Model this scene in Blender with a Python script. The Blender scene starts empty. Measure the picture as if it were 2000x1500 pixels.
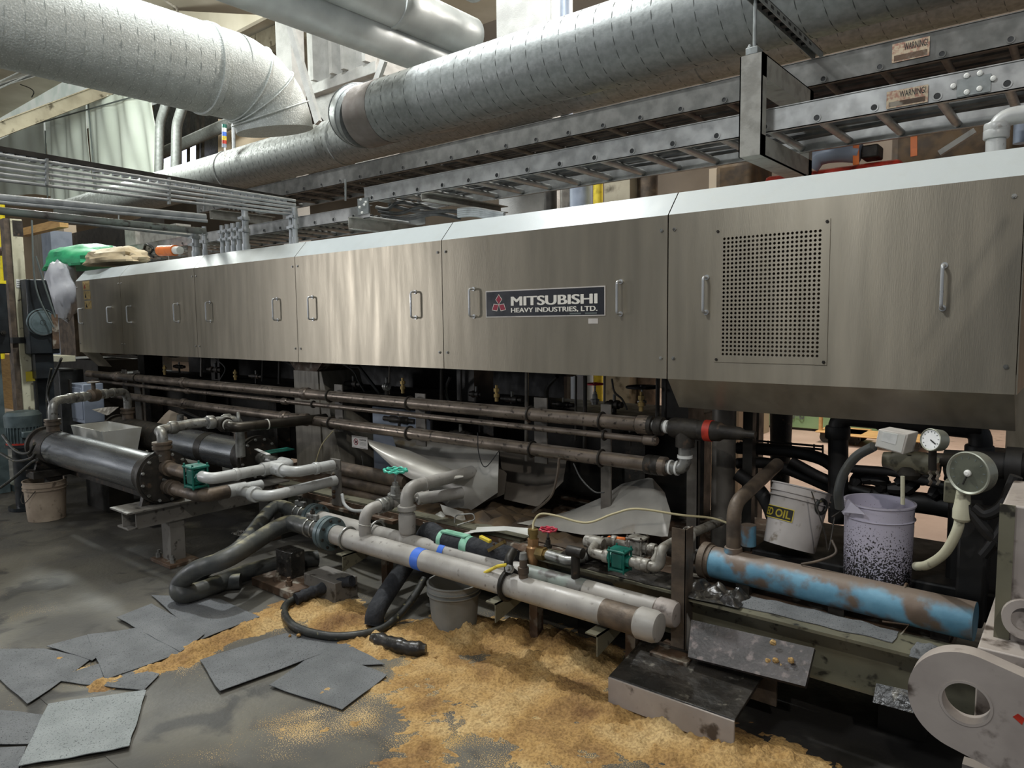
import bpy, math, random
from mathutils import Vector, Matrix, noise
random.seed(7)
C = bpy.context.scene.collection
V = Vector
pi = math.pi

# ------------------------------------------------------------ camera, light, exposure
F = 1395.0
XA = V((0.777, 0.0463, -0.628)).normalized()      # world X seen from the camera (right, down, forward)
YA = V((0.630, -0.076, 0.773)); YA = (YA - XA*YA.dot(XA)).normalized()
ZA = XA.cross(YA)
if ZA.y > 0: ZA = -ZA
EYE = V((0, 0, 1.6))
cam = bpy.data.cameras.new('camera'); camo = bpy.data.objects.new('camera', cam); C.objects.link(camo)
cam.sensor_width = 36; cam.lens = 36*F/2000; cam.clip_start = .05; cam.clip_end = 100
def col(i): return V((XA[i], YA[i], ZA[i]))
cx, cy, cz = col(0), -col(1), -col(2)
camo.matrix_world = Matrix(((cx.x, cy.x, cz.x, EYE.x), (cx.y, cy.y, cz.y, EYE.y), (cx.z, cy.z, cz.z, EYE.z), (0, 0, 0, 1)))
sc = bpy.context.scene; sc.camera = camo
sc.view_settings.view_transform = 'Standard'; sc.view_settings.look = 'None'
sc.view_settings.gamma = 1; sc.view_settings.use_curve_mapping = False
sc.view_settings.exposure = 0.28
w = bpy.data.worlds.new('world'); sc.world = w; w.use_nodes = True
w.node_tree.nodes['Background'].inputs[0].default_value = (.80, .88, 1, 1)
w.node_tree.nodes['Background'].inputs[1].default_value = 0.17

def ray(px, py):
    c = V((px-1000, py-750, F)); return V((XA.dot(c), YA.dot(c), ZA.dot(c)))
def P(px, py, X=None, Y=None, Z=None):            # the point of the place seen at (px, py) on the plane X, Y or Z
    r = ray(px, py)
    t = (X-EYE.x)/r.x if X is not None else (Y-EYE.y)/r.y if Y is not None else (Z-EYE.z)/r.z
    return EYE + r*t
def XR(px, Y, Z):
    k = (px-1000)/F; a = XA.x-k*XA.z; b = (YA.x-k*YA.z)*Y+(ZA.x-k*ZA.z)*(Z-1.6); return -b/a

def light(kind, loc, energy, colr=(1, 1, 1), size=.5, target=None, sy=None, spot=None):
    l = bpy.data.lights.new(kind.lower()+'_light', kind); l.energy = energy; l.color = colr
    if kind == 'AREA':
        l.size = size
        if sy: l.shape = 'RECTANGLE'; l.size_y = sy
    else: l.shadow_soft_size = size
    if spot: l.spot_size = spot; l.spot_blend = .6
    o = bpy.data.objects.new(l.name, l); C.objects.link(o); o.location = loc
    if target is not None: o.rotation_euler = (V(target)-V(loc)).to_track_quat('-Z', 'Y').to_euler()
    return o
COOL = (.93, .97, 1); WARM = (1, .93, .87)
light('POINT', (-5.2, 3.3, 7.2), 1050, COOL, .18)                 # high bay over the machine
light('POINT', (1.6, -1.6, 4.6), 230, (1, .96, .92), .07)         # high bay behind, to the right
light('AREA', (-11.3, -3.3, 2.3), 115, (.97, .97, 1), .7, (-3.7, 3.14, 1.7), 1.0)   # bright unseen lamp low at left, for the highlight on the covers
light('POINT', (-2.5, -1.5, 5.5), 290, COOL, .4)                  # high bay behind the viewer
light('POINT', (-3.0, 8.6, 6.5), 1150, WARM, .4)                   # the bay behind the machine
light('POINT', (-14, 5.0, 6.0), 900, (.95, 1, .95), .4)           # the bay behind, far left
light('POINT', (-9.5, 0.4, 6.4), 70, COOL, .3)

# ------------------------------------------------------------ materials
def hx(s):
    s = s.lstrip('#'); r = [int(s[i:i+2], 16)/255 for i in (0, 2, 4)]
    return tuple((c/12.92 if c <= .04045 else ((c+.055)/1.055)**2.4) for c in r) + (1,)
MATS = {}
def mat(name, c, rough=.5, metal=0.0, c2=None, scale=6, amt=.5, soft=.12, bump=0.0, bscale=60, stretch=(1, 1, 1),
        c3=None, scale3=30, amt3=.35, dust=None, dust_amt=.5, dust_n=.7, dust_rng=None, rvar=.12, emit=0, alpha=1, aniso=0, detail=6):
    m = bpy.data.materials.new(name); m.use_nodes = True; nt = m.node_tree; N = nt.nodes; L = nt.links
    b = N['Principled BSDF']; b.inputs['Roughness'].default_value = rough; b.inputs['Metallic'].default_value = metal
    tc = N.new('ShaderNodeTexCoord'); mp = N.new('ShaderNodeMapping'); mp.inputs['Scale'].default_value = stretch
    geo = N.new('ShaderNodeNewGeometry')
    L.new(geo.outputs['Position'], mp.inputs['Vector'])
    src = None
    def nz(sc_, det=6, st=True):
        n = N.new('ShaderNodeTexNoise'); n.inputs['Scale'].default_value = sc_; n.inputs['Detail'].default_value = det
        L.new(mp.outputs[0] if st else geo.outputs['Position'], n.inputs['Vector']); return n
    def mix(fac, a, bcol):
        x = N.new('ShaderNodeMix'); x.data_type = 'RGBA'; L.new(fac, x.inputs['Factor'])
        if isinstance(a, tuple): x.inputs['A'].default_value = a
        else: L.new(a, x.inputs['A'])
        x.inputs['B'].default_value = bcol; return x.outputs['Result']
    def ramp(out, lo, hi):
        r = N.new('ShaderNodeMapRange'); r.interpolation_type = 'SMOOTHSTEP'; L.new(out, r.inputs[0]); r.inputs[1].default_value = lo; r.inputs[2].default_value = hi
        return r.outputs[0]
    cur = hx(c)
    if c2:
        n = nz(scale, detail); t = 1-amt; t = .3+.4*t
        cur = mix(ramp(n.outputs['Fac'], t-soft, t+soft), cur, hx(c2))
    if c3:
        n = nz(scale3, 8, False); t = .3+.4*(1-amt3)
        cur = mix(ramp(n.outputs['Fac'], t-.06, t+.08), cur, hx(c3))
    if dust:
        sx = N.new('ShaderNodeSeparateXYZ'); L.new(geo.outputs['Normal'], sx.inputs[0])
        n = nz(14, 6, False); ad = N.new('ShaderNodeMath'); ad.operation = 'MULTIPLY_ADD'
        L.new(n.outputs['Fac'], ad.inputs[0]); ad.inputs[1].default_value = dust_n; L.new(sx.outputs['Z'], ad.inputs[2])
        lo_, hi_ = dust_rng or (1.25-dust_amt*1.2, 1.55-dust_amt*.9); r = ramp(ad.outputs[0], lo_, hi_)
        cur = mix(r, cur, hx(dust))
        mm = N.new('ShaderNodeMath'); mm.operation = 'MULTIPLY_ADD'; L.new(r, mm.inputs[0]); mm.inputs[1].default_value = -metal; mm.inputs[2].default_value = metal
        L.new(mm.outputs[0], b.inputs['Metallic'])
    if isinstance(cur, tuple): b.inputs['Base Color'].default_value = cur
    else: L.new(cur, b.inputs['Base Color'])
    if rvar:
        n = nz(scale*1.7); r = N.new('ShaderNodeMapRange'); L.new(n.outputs['Fac'], r.inputs[0])
        r.inputs[1].default_value = .3; r.inputs[2].default_value = .7
        r.inputs[3].default_value = max(.02, rough-rvar); r.inputs[4].default_value = min(1, rough+rvar)
        L.new(r.outputs[0], b.inputs['Roughness'])
    if bump:
        n = nz(bscale, 5); bp = N.new('ShaderNodeBump'); bp.inputs['Strength'].default_value = bump; bp.inputs['Distance'].default_value = .01
        L.new(n.outputs['Fac'], bp.inputs['Height']); L.new(bp.outputs[0], b.inputs['Normal'])
    if aniso:                                        # brushed along X: highlights stretch up and down
        b.inputs['Anisotropic'].default_value = aniso
        tn = N.new('ShaderNodeCombineXYZ'); tn.inputs[2].default_value = 1; L.new(tn.outputs[0], b.inputs['Tangent'])
    if emit:
        L.new(b.inputs['Base Color'].links[0].from_socket, b.inputs['Emission Color']) if b.inputs['Base Color'].links else None
        b.inputs['Emission Color'].default_value = hx(c); b.inputs['Emission Strength'].default_value = emit
    MATS[name] = m; return m
mat('hood', '#a9a08f', .40, .8, '#989080', 1.6, .5, .3, .04, 40, (7, 7, .7), rvar=.05, dust='#b3baba', dust_n=.2, dust_rng=(.45, .78), aniso=.75)
mat('galv', '#8a8e8c', .5, .45, '#7b7f7d', 22, .5, .2, .1, 40, dust='#cfd4d4', dust_amt=.5)
mat('galv_dark', '#7c7f7c', .6, .4, '#6b6e6a', 20, .5, .2, .1, 40, dust='#b9bdbc', dust_amt=.45)
mat('duct_white', '#c3c8c3', .6, .1, '#b5bab5', 12, .5, .25, .6, 70, c3='#e3e7e3', scale3=90, amt3=.25, dust='#dde2e0', dust_amt=.5)
mat('duct_plain', '#a9adab', .5, .3, '#979b99', 3, .5, .2, .05, 30, dust='#d7dcdb', dust_amt=.3)
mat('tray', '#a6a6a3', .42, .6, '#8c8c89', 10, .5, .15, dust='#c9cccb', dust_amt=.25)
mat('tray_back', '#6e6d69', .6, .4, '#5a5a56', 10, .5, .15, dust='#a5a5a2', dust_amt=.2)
mat('channel', '#9a9890', .6, .1, '#86847c', 12, .4, .1, .1, 60, dust='#c5c5c0', dust_amt=.25)
mat('conduit', '#aeb2b3', .45, .4, '#95999a', 12, .4, dust='#d3d7d8', dust_amt=.45)
mat('galv_stain', '#6f6862', .55, .4, '#7d7873', 9, .5, .2, dust='#a39d98', dust_amt=.4)
mat('seam', '#4c4f4d', .6, .3)  # dark tone puts the shadow line of the duct seams into the colour
mat('seam_pale', '#9ea39e', .6)
mat('pipe_dirty', '#97948b', .45, .2, '#7b766c', 16, .5, .2, .15, 60, c3='#4f473d', scale3=26, amt3=.3)
mat('cable', '#3a3a39', .7, 0, '#565654', 8, .4, dust='#8c8c88', dust_amt=.3)
mat('pipe_brown', '#82766a', .38, .65, '#645a50', 7, .5, .2, .08, 60, c3='#352f2a', scale3=30, amt3=.2, dust='#7b7268', dust_amt=.08)
mat('pipe_grey', '#a8a49d', .5, .05, '#8e8a83', 6, .4, .2, .06, 40, c3='#77726b', scale3=34, amt3=.08)
mat('pipe_pvc', '#b5b6b3', .38, .05, '#9a9a96', 6, .35, .2, .04, 40, c3='#85827d', scale3=36, amt3=.08)
mat('pipe_green', '#7d8880', .5, .05, '#6c6a66', 5, .5, .15, .08, 40, c3='#46423d', scale3=14, amt3=.28)
mat('pipe_dark', '#4a453d', .38, .7, '#38342e', 8, .5, .2)
mat('handle', '#b9bbbb', .32, .5)
mat('stain_steel', '#9b9ea0', .27, .75, '#6e7072', 2.5, .5, .2, .03, 60, (.6, 6, 6), rvar=.06)
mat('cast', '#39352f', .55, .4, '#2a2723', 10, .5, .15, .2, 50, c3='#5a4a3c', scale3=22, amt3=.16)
mat('cast_brown', '#6d5f50', .55, .35, '#4d443b', 10, .5, .15, .2, 50)
mat('fitting', '#9c9c97', .42, .6, '#7b7a75', 16, .45, .15, .1, 60, c3='#54504a', scale3=30, amt3=.2)
mat('rubber', '#22231f', .5, 0, '#34342f', 12, .4, .15, .15, 50, c3='#8a835f', scale3=40, amt3=.12)
mat('hose_grey', '#3d3f3e', .45, 0, '#4d4d47', 10, .4, .15, .12, 50, dust='#9c9678', dust_amt=.02)
mat('black', '#121312', .5, 0, '#1d1e1d', 10, .4)
mat('insul', '#1d1f23', .85, 0, '#2b2d31', 20, .4, .2, .6, 45)
mat('valve_green', '#12695a', .42, .1, '#0d4f45', 14, .4, .15, .1, 60)
mat('teal', '#4fc4a8', .45, .05, '#3ba48c', 20, .4)
mat('tape_green', '#8fc3a8', .4, 0, '#6fa58b', 18, .4)
mat('red', '#c4394c', .45, 0, '#a02c3c', 20, .4)
mat('red_tag', '#b5321f', .5, 0, '#8f2517', 20, .4)
mat('yellow', '#d9c23c', .45, 0, '#b59f30', 18, .3)
mat('safety', '#e8d42a', .5, 0, '#d0bc22', 18, .3)
mat('orange', '#d9722c', .5, 0, '#c0602a', 14, .3)
mat('brass', '#97804f', .4, .7, '#7b6a45', 14, .4, .15)
mat('bronze', '#b08a62', .42, .7, '#967350', 12, .4, .15)
mat('blue_pipe', '#6d9cb2', .5, .05, '#56879f', 14, .5, .25, .12, 40, c3='#6c5c4e', scale3=7.5, amt3=.40, dust='#75675a', dust_amt=.30)
mat('tape_blue', '#3f6fd0', .5)
mat('bucket', '#bfb9b4', .45, 0, '#a49d96', 4, .35, .2, .04, 30, c3='#7c705f', scale3=20, amt3=.12)
mat('bucket_lilac', '#b9b5c2', .42, 0, '#a8a3ae', 4, .35, .2)
mat('bucket_grey', '#7d7d78', .5, 0, '#65655f', 6, .35, .2)
mat('bucket_old', '#b3a28d', .5, 0, '#8f7f6d', 5, .5, .2, c3='#5e5245', scale3=14, amt3=.2)
mat('sheet', '#b9b5ab', .4, .25, '#97938a', 3, .4, .2, .05, 12, c3='#7f6a44', scale3=3.2, amt3=.10)
mat('sheet_white', '#d6d6cf', .38, .1, '#c4c2b6', 4, .3, .15, .04, 14)
mat('sheet_dull', '#857c70', .55, .1, '#6f675c', 4, .4, .2, .08, 14)
mat('beam_paint', '#6d6a58', .5, .05, '#5b5848', 4, .4, .2, .05, 40, c3='#2c2921', scale3=22, amt3=.2)
mat('beam_grey', '#77736c', .5, .05, '#64605a', 5, .4, .2, .1, 40, c3='#38342f', scale3=22, amt3=.2)
mat('rusty', '#5f4a38', .7, .1, '#453628', 9, .5, .15, .3, 50, c3='#8a8376', scale3=14, amt3=.3)
mat('oily', '#252320', .3, .1, '#3b3732', 9, .4, .15, .3, 40, c3='#6e6a60', scale3=24, amt3=.12)
mat('oily_board', '#413b3a', .42, .05, '#2c2826', 9, .45, .15, .25, 50, c3='#6a5f5c', scale3=24, amt3=.22)
mat('lug', '#a39a92', .5, .05, '#8f867f', 6, .4, .2, .08, 30, c3='#4a4038', scale3=13, amt3=.17)
mat('motor', '#5e6c6e', .4, .15, '#4e5b5c', 12, .4)
mat('cream', '#c2bfa6', .55, 0, '#aeaa90', 6, .4, .2, .05, 40, c3='#4b4233', scale3=18, amt3=.12)
mat('black_machine', '#23282b', .4, .2, '#1a1d1f', 6, .4)
mat('box_grey', '#8c95a3', .45, .1, '#7e8794', 5, .4)
mat('box_white', '#c8c2ba', .45, 0, '#b4aea6', 8, .3)
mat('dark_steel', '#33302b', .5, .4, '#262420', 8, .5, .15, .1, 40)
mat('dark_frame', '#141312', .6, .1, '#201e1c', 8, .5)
mat('column_grey', '#8b8578', .5, .1, '#756e61', 4, .4, .2, .05, 30, (6, 6, 1))
mat('post_steel', '#6d6860', .45, .3, '#5a554e', 9, .4)
mat('text_white', '#e6e2d6', .6); mat('plate_black', '#16181f', .45); mat('logo_red', '#8e2338', .5); mat('print_black', '#181712', .6)
mat('print_grey', '#5d6562', .6); mat('sticker', '#c9b078', .6, 0, '#a98b55', 40, .4); mat('warn_yellow', '#d8c441', .55)
mat('warn_pale', '#b9a98e', .6, 0, '#9a6f5c', 60, .45); mat('sign_white', '#d9d3cc', .55); mat('plain_white', '#dcdcd6', .55)
mat('gauge_face', '#d9dad6', .3, 0, '#c2c5c0', 16, .3); mat('gauge_dark', '#55584a', .4, 0, '#43463a', 16, .4); mat('gauge_rim', '#9fa193', .35, .5)
mat('green_bin', '#8fae82', .6, 0, '#7f9f74', 3, .4); mat('wood', '#c29a62', .6, 0, '#a8824f', 4, .4, .2, 0, 10, (1, 8, 8))
mat('tarp_green', '#2fa06a', .55, 0, '#23855a', 6, .4, .2, .2, 20); mat('tarp_beige', '#b9a98a', .7, 0, '#a08f70', 6, .4, .2, .3, 25)
mat('tarp_grey', '#a7a8ac', .45, 0, '#8f9096', 5, .4, .2, .2, 16)
mat('curtain', '#dde5da', .7, 0, '#cfd8ca', 1.2, .4, .3, .15, 3); mat('roof', '#cfc8b6', .8, 0, '#aaa28e', .8, .5, .3)
mat('beam_roof', '#a39b86', .7, 0, '#8a826e', 3, .4, .2, c3='#4f4736', scale3=5, amt3=.16)
mat('wall_brown', '#6d6459', .8, 0, '#564e45', .7, .5, .3)
mat('wall_tan', '#b8a892', .8, 0, '#a3937d', .9, .4, .3); mat('skylight', '#dfe6df', .6, 0, '#c8d4cc', 1.5, .4, emit=.35)
mat('grey_white', '#b4b4b0', .6, .05, '#9f9f9b', 5, .4, .2, .5, 60, dust='#d2d3d1', dust_amt=.25)
mat('pad', '#6f7172', .95, 0, '#5d5f60', 6, .5, .25, .4, 160, c3='#3b3d3e', scale3=170, amt3=.22)
mat('pad_light', '#8f9493', .95, 0, '#7d8281', 6, .5, .25, .4, 160, c3='#4b4e4f', scale3=170, amt3=.22)
mat('rag', '#a8a39a', .8, 0, '#6d685e', 20, .5); mat('glow_window', '#e6ecff', .5, emit=1.2)
mat('cord', '#b9ae88', .5); mat('tag_y', '#e3cf3f', .5)
mat('wood_dark', '#5c4a33', .8, 0, '#43372a', 9, .5)

def floor_material():
    m = bpy.data.materials.new('stained_concrete'); m.use_nodes = True; nt = m.node_tree; N = nt.nodes; L = nt.links
    b = N['Principled BSDF']; g = N.new('ShaderNodeNewGeometry')
    def nz(s, d=8, dist=0):
        n = N.new('ShaderNodeTexNoise'); n.inputs['Scale'].default_value = s; n.inputs['Detail'].default_value = d; n.inputs['Distortion'].default_value = dist
        L.new(g.outputs['Position'], n.inputs['Vector']); return n.outputs['Fac']
    def mr(o, a, c, x=0, y=1):
        r = N.new('ShaderNodeMapRange'); r.interpolation_type = 'SMOOTHSTEP'; L.new(o, r.inputs[0]); r.inputs[1].default_value = a; r.inputs[2].default_value = c
        r.inputs[3].default_value = x; r.inputs[4].default_value = y; return r.outputs[0]
    def mix(f, a, c):
        x = N.new('ShaderNodeMix'); x.data_type = 'RGBA'; L.new(f, x.inputs['Factor'])
        for k, q in (('A', a), ('B', c)):
            if isinstance(q, tuple): x.inputs[k].default_value = q
            else: L.new(q, x.inputs[k])
        return x.outputs['Result']
    def mul(a, c):
        x = N.new('ShaderNodeMath'); x.operation = 'MULTIPLY'; L.new(a, x.inputs[0])
        if isinstance(c, float): x.inputs[1].default_value = c
        else: L.new(c, x.inputs[1])
        return x.outputs[0]
    base = mix(mr(nz(1.6), .35, .65), hx('#4a4843'), hx('#5f5b50'))
    base = mix(mr(nz(3.2, 8, 1), .52, .68), base, hx('#34322e'))
    spill = mr(nz(70, 4), .56, .62); zone = mr(nz(2.3, 4, .5), .5, .62)
    sep = N.new('ShaderNodeSeparateXYZ'); L.new(g.outputs['Position'], sep.inputs[0])
    near = mul(mr(sep.outputs['X'], -3.9, -2.9), mr(sep.outputs['Y'], 3.0, 2.3))
    at = N.new('ShaderNodeAttribute'); at.attribute_name = 'dusting'       # where sawdust has been trodden thin
    ad = N.new('ShaderNodeMath'); ad.operation = 'MULTIPLY_ADD'; L.new(at.outputs['Fac'], ad.inputs[0]); ad.inputs[1].default_value = .42; fz = N.new('ShaderNodeMath'); fz.operation = 'MULTIPLY'; L.new(nz(210, 3), fz.inputs[0]); fz.inputs[1].default_value = 1.7; L.new(fz.outputs[0], ad.inputs[2])
    a2 = N.new('ShaderNodeMath'); a2.operation = 'MULTIPLY_ADD'; L.new(nz(3.5, 5, .8), a2.inputs[0]); a2.inputs[1].default_value = .9; L.new(ad.outputs[0], a2.inputs[2])
    base = mix(mr(a2.outputs[0], 1.66, 1.76), base, mix(mr(nz(5), .4, .65), hx('#a8894f'), hx('#c4a772')))
    far = mr(sep.outputs['Y'], 4.2, 4.9)                 # the bay behind was painted and is clean
    pink = mix(mr(nz(.9), .35, .65), hx('#b39c8c'), hx('#a08a7b'))
    pink = mix(mr(nz(5), .6, .7), pink, hx('#857466'))
    base = mix(far, base, pink); oil = mul(mr(sep.outputs['X'], -1.45, -.95), mr(sep.outputs['Y'], 3.6, 3.2)); dark_left = mul(mr(sep.outputs['X'], -4.3, -4.9), mul(mr(sep.outputs['Y'], 1.9, 2.3), mr(sep.outputs['Y'], 3.9, 3.5)))  # oily floor at right, with the shade under beam and lug painted in
    base = mix(mul(oil, mr(nz(4), .25, .5)), base, hx('#1c1916')); base = mix(mul(dark_left, mr(nz(3), .25, .5)), base, hx('#26231f'))  # second mask: floor darker around the tanks at left
    L.new(base, b.inputs['Base Color'])
    L.new(mr(nz(1.3, 5), .35, .62, .55, .85), b.inputs['Roughness'])
    bp = N.new('ShaderNodeBump'); bp.inputs['Strength'].default_value = .3; bp.inputs['Distance'].default_value = .01
    L.new(nz(45), bp.inputs['Height']); L.new(bp.outputs[0], b.inputs['Normal'])
    MATS['floor'] = m
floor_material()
def sawdust_material():
    m = bpy.data.materials.new('sawdust'); m.use_nodes = True; nt = m.node_tree; N = nt.nodes; L = nt.links
    b = N['Principled BSDF']; b.inputs['Roughness'].default_value = .95; g = N.new('ShaderNodeNewGeometry')
    n = N.new('ShaderNodeTexNoise'); n.inputs['Scale'].default_value = 3.5; n.inputs['Detail'].default_value = 8; L.new(g.outputs['Position'], n.inputs['Vector'])
    r = N.new('ShaderNodeValToRGB'); L.new(n.outputs['Fac'], r.inputs[0]); e = r.color_ramp.elements
    e[0].position = .3; e[0].color = hx('#7d5c38'); e[1].position = .68; e[1].color = hx('#c9ad7a')
    x = e.new(.5); x.color = hx('#b08d56')
    n2 = N.new('ShaderNodeTexNoise'); n2.inputs['Scale'].default_value = 90; n2.inputs['Detail'].default_value = 4; L.new(g.outputs['Position'], n2.inputs['Vector'])
    mx = N.new('ShaderNodeMix'); mx.data_type = 'RGBA'; mx.blend_type = 'MULTIPLY'; mx.inputs['Factor'].default_value = .7
    r2 = N.new('ShaderNodeValToRGB'); L.new(n2.outputs['Fac'], r2.inputs[0]); r2.color_ramp.elements[0].position = .35; r2.color_ramp.elements[0].color = (.45, .4, .35, 1); r2.color_ramp.elements[1].position = .6
    L.new(r.outputs[0], mx.inputs['A']); L.new(r2.outputs[0], mx.inputs['B']); L.new(mx.outputs['Result'], b.inputs['Base Color'])
    bp = N.new('ShaderNodeBump'); bp.inputs['Strength'].default_value = .8; bp.inputs['Distance'].default_value = .01
    L.new(n2.outputs['Fac'], bp.inputs['Height']); L.new(bp.outputs[0], b.inputs['Normal'])
    MATS['sawdust'] = m
sawdust_material()
def speckle_bucket():
    m = bpy.data.materials.new('speckled_bucket'); m.use_nodes = True; nt = m.node_tree; N = nt.nodes; L = nt.links
    b = N['Principled BSDF']; b.inputs['Roughness'].default_value = .42; g = N.new('ShaderNodeTexCoord')
    n = N.new('ShaderNodeTexNoise'); n.inputs['Scale'].default_value = 150; n.inputs['Detail'].default_value = 5; L.new(g.outputs['Object'], n.inputs['Vector'])
    s = N.new('ShaderNodeSeparateXYZ'); L.new(g.outputs['Object'], s.inputs[0])
    a = N.new('ShaderNodeMath'); a.operation = 'MULTIPLY_ADD'; L.new(s.outputs['Z'], a.inputs[0]); a.inputs[1].default_value = 1.05; a.inputs[2].default_value = .40
    c = N.new('ShaderNodeMath'); c.operation = 'GREATER_THAN'; L.new(n.outputs['Fac'], c.inputs[0]); L.new(a.outputs[0], c.inputs[1])
    x = N.new('ShaderNodeMix'); x.data_type = 'RGBA'; L.new(c.outputs[0], x.inputs['Factor']); x.inputs['A'].default_value = hx('#bbb6c4'); x.inputs['B'].default_value = hx('#2c2928')
    L.new(x.outputs['Result'], b.inputs['Base Color']); MATS['bucket_speckled'] = m
speckle_bucket()

# ------------------------------------------------------------ mesh helpers
def frame(d):
    d = d.normalized(); u = V((0, 0, 1)) if abs(d.z) < .95 else V((0, 1, 0))
    a = d.cross(u).normalized(); return a, d.cross(a).normalized()
def fillet(pts, r, n=6):
    if r <= 0 or len(pts) < 3: return [V(p) for p in pts]
    out = [V(pts[0])]
    for i in range(1, len(pts)-1):
        p, a, b = V(pts[i]), V(pts[i-1]), V(pts[i+1])
        da, db = (a-p), (b-p); la, lb = da.length, db.length
        if la < 1e-6 or lb < 1e-6: continue
        da /= la; db /= lb; ang = da.angle(db)
        if ang > pi-.05: out.append(p); continue
        t = min(r/math.tan(ang/2), la*.48, lb*.48)
        p0, p2 = p+da*t, p+db*t
        for k in range(n+1):
            s = k/n; out.append(p0*(1-s)**2+p*2*s*(1-s)+p2*s*s)
    out.append(V(pts[-1])); return out
def smoothpath(pts, n=8):
    pts = [V(p) for p in pts]; q = [pts[0]*2-pts[1]]+pts+[pts[-1]*2-pts[-2]]; out = []
    for i in range(1, len(q)-2):
        for k in range(n):
            t = k/n; a, b, c, d = q[i-1], q[i], q[i+1], q[i+2]
            out.append(.5*((2*b)+(c-a)*t+(2*a-5*b+4*c-d)*t*t+(3*b-a-3*c+d)*t**3))
    out.append(pts[-1]); return out
class MB:
    def __init__(s): s.v = []; s.f = []
    def add(s, vs, fs):
        o = len(s.v); s.v += [V(x) for x in vs]; s.f += [tuple(i+o for i in f) for f in fs]; return s
    def box(s, a, b):
        x0, y0, z0 = (min(a[i], b[i]) for i in range(3)); x1, y1, z1 = (max(a[i], b[i]) for i in range(3))
        return s.add([(x0,y0,z0),(x1,y0,z0),(x1,y1,z0),(x0,y1,z0),(x0,y0,z1),(x1,y0,z1),(x1,y1,z1),(x0,y1,z1)],
                     [(0,3,2,1),(4,5,6,7),(0,1,5,4),(1,2,6,5),(2,3,7,6),(3,0,4,7)])
    def cbox(s, c, d): c = V(c); d = V(d)/2; return s.box(c-d, c+d)
    def bar(s, p0, p1, w_, h, up=None):
        p0, p1 = V(p0), V(p1); d = (p1-p0).normalized()
        u = V(up) if up else (V((0, 0, 1)) if abs(d.z) < .95 else V((0, 1, 0)))
        a = d.cross(u).normalized()*w_/2; b = a.cross(d).normalized()*h/2
        return s.add([p0-a-b, p0+a-b, p0+a+b, p0-a+b, p1-a-b, p1+a-b, p1+a+b, p1-a+b],
                     [(0,3,2,1),(4,5,6,7),(0,1,5,4),(1,2,6,5),(2,3,7,6),(3,0,4,7)])
    def rings(s, rings, cap=True, closed=False):
        n = len(rings[0]); o = len(s.v)
        for r in rings: s.v += r
        m = len(rings)
        for i in range(m if closed else m-1):
            j = (i+1) % m
            for k in range(n):
                l = (k+1) % n; s.f.append((o+i*n+k, o+i*n+l, o+j*n+l, o+j*n+k))
        if cap and not closed:
            s.f.append(tuple(o+k for k in range(n))[::-1]); s.f.append(tuple(o+(m-1)*n+k for k in range(n)))
        return s
    def tube(s, pts, r, seg=14, cap=True, fil=0, rad=None):
        pts = fillet(pts, fil) if fil else [V(p) for p in pts]
        a = None; R = []
        for i, p in enumerate(pts):
            d = (pts[min(i+1, len(pts)-1)]-pts[max(i-1, 0)]).normalized()
            if a is None: a, b = frame(d)
            else:
                a = (a-d*a.dot(d)).normalized(); b = d.cross(a).normalized()
            rr = rad(i/(len(pts)-1)) if rad else r
            R.append([p+(a*math.cos(2*pi*k/seg)+b*math.sin(2*pi*k/seg))*rr for k in range(seg)])
        return s.rings(R, cap)
    def cyl(s, p0, p1, r, r2=None, seg=18, cap=True):
        p0, p1 = V(p0), V(p1); a, b = frame(p1-p0); r2 = r if r2 is None else r2
        return s.rings([[p+(a*math.cos(2*pi*k/seg)+b*math.sin(2*pi*k/seg))*q for k in range(seg)] for p, q in ((p0, r), (p1, r2))], cap)
    def lathe(s, p0, ax, prof, seg=24, cap=True):        # prof: (distance along ax, radius)
        p0 = V(p0); ax = V(ax).normalized(); a, b = frame(ax)
        return s.rings([[p0+ax*t+(a*math.cos(2*pi*k/seg)+b*math.sin(2*pi*k/seg))*q for k in range(seg)] for t, q in prof], cap)
    def prism(s, pts, vec):
        pts = [V(p) for p in pts]; vec = V(vec); n = len(pts)
        return s.add(pts+[p+vec for p in pts], [tuple(range(n))[::-1], tuple(range(n, 2*n))]+[(i, (i+1) % n, n+(i+1) % n, n+i) for i in range(n)])
    def torus(s, c, ax, R, r, seg=24, sg=8, arc=2*pi, a0=0):
        c = V(c); a, b = frame(V(ax)); closed = arc >= 2*pi-.01; rr = []
        for i in range(seg if closed else seg+1):
            t = a0+arc*i/seg; o = a*math.cos(t)+b*math.sin(t); ctr = c+o*R; ax_ = V(ax).normalized()
            rr.append([ctr+(o*math.cos(2*pi*k/sg)+ax_*math.sin(2*pi*k/sg))*r for k in range(sg)])
        return s.rings(rr, True, closed)
    def sheet(s, fn, nu, nv, th):
        g = [[V(fn(i/nu, j/nv)) for j in range(nv+1)] for i in range(nu+1)]; top = []; bot = []
        for i in range(nu+1):
            for j in range(nv+1):
                du = g[min(i+1, nu)][j]-g[max(i-1, 0)][j]; dv = g[i][min(j+1, nv)]-g[i][max(j-1, 0)]
                n = du.cross(dv); n = n.normalized() if n.length > 1e-9 else V((0, 0, 1))
                top.append(g[i][j]+n*th/2); bot.append(g[i][j]-n*th/2)
        o = len(s.v); s.v += top+bot; K = len(top); W = nv+1
        for i in range(nu):
            for j in range(nv):
                a, b, c, d = o+i*W+j, o+(i+1)*W+j, o+(i+1)*W+j+1, o+i*W+j+1
                s.f += [(a, b, c, d), (a+K, d+K, c+K, b+K)]
        edge = [i*W for i in range(nu+1)]+[nu*W+j for j in range(1, nv+1)]+[i*W+nv for i in range(nu-1, -1, -1)]+[j for j in range(nv-1, 0, -1)]
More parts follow.
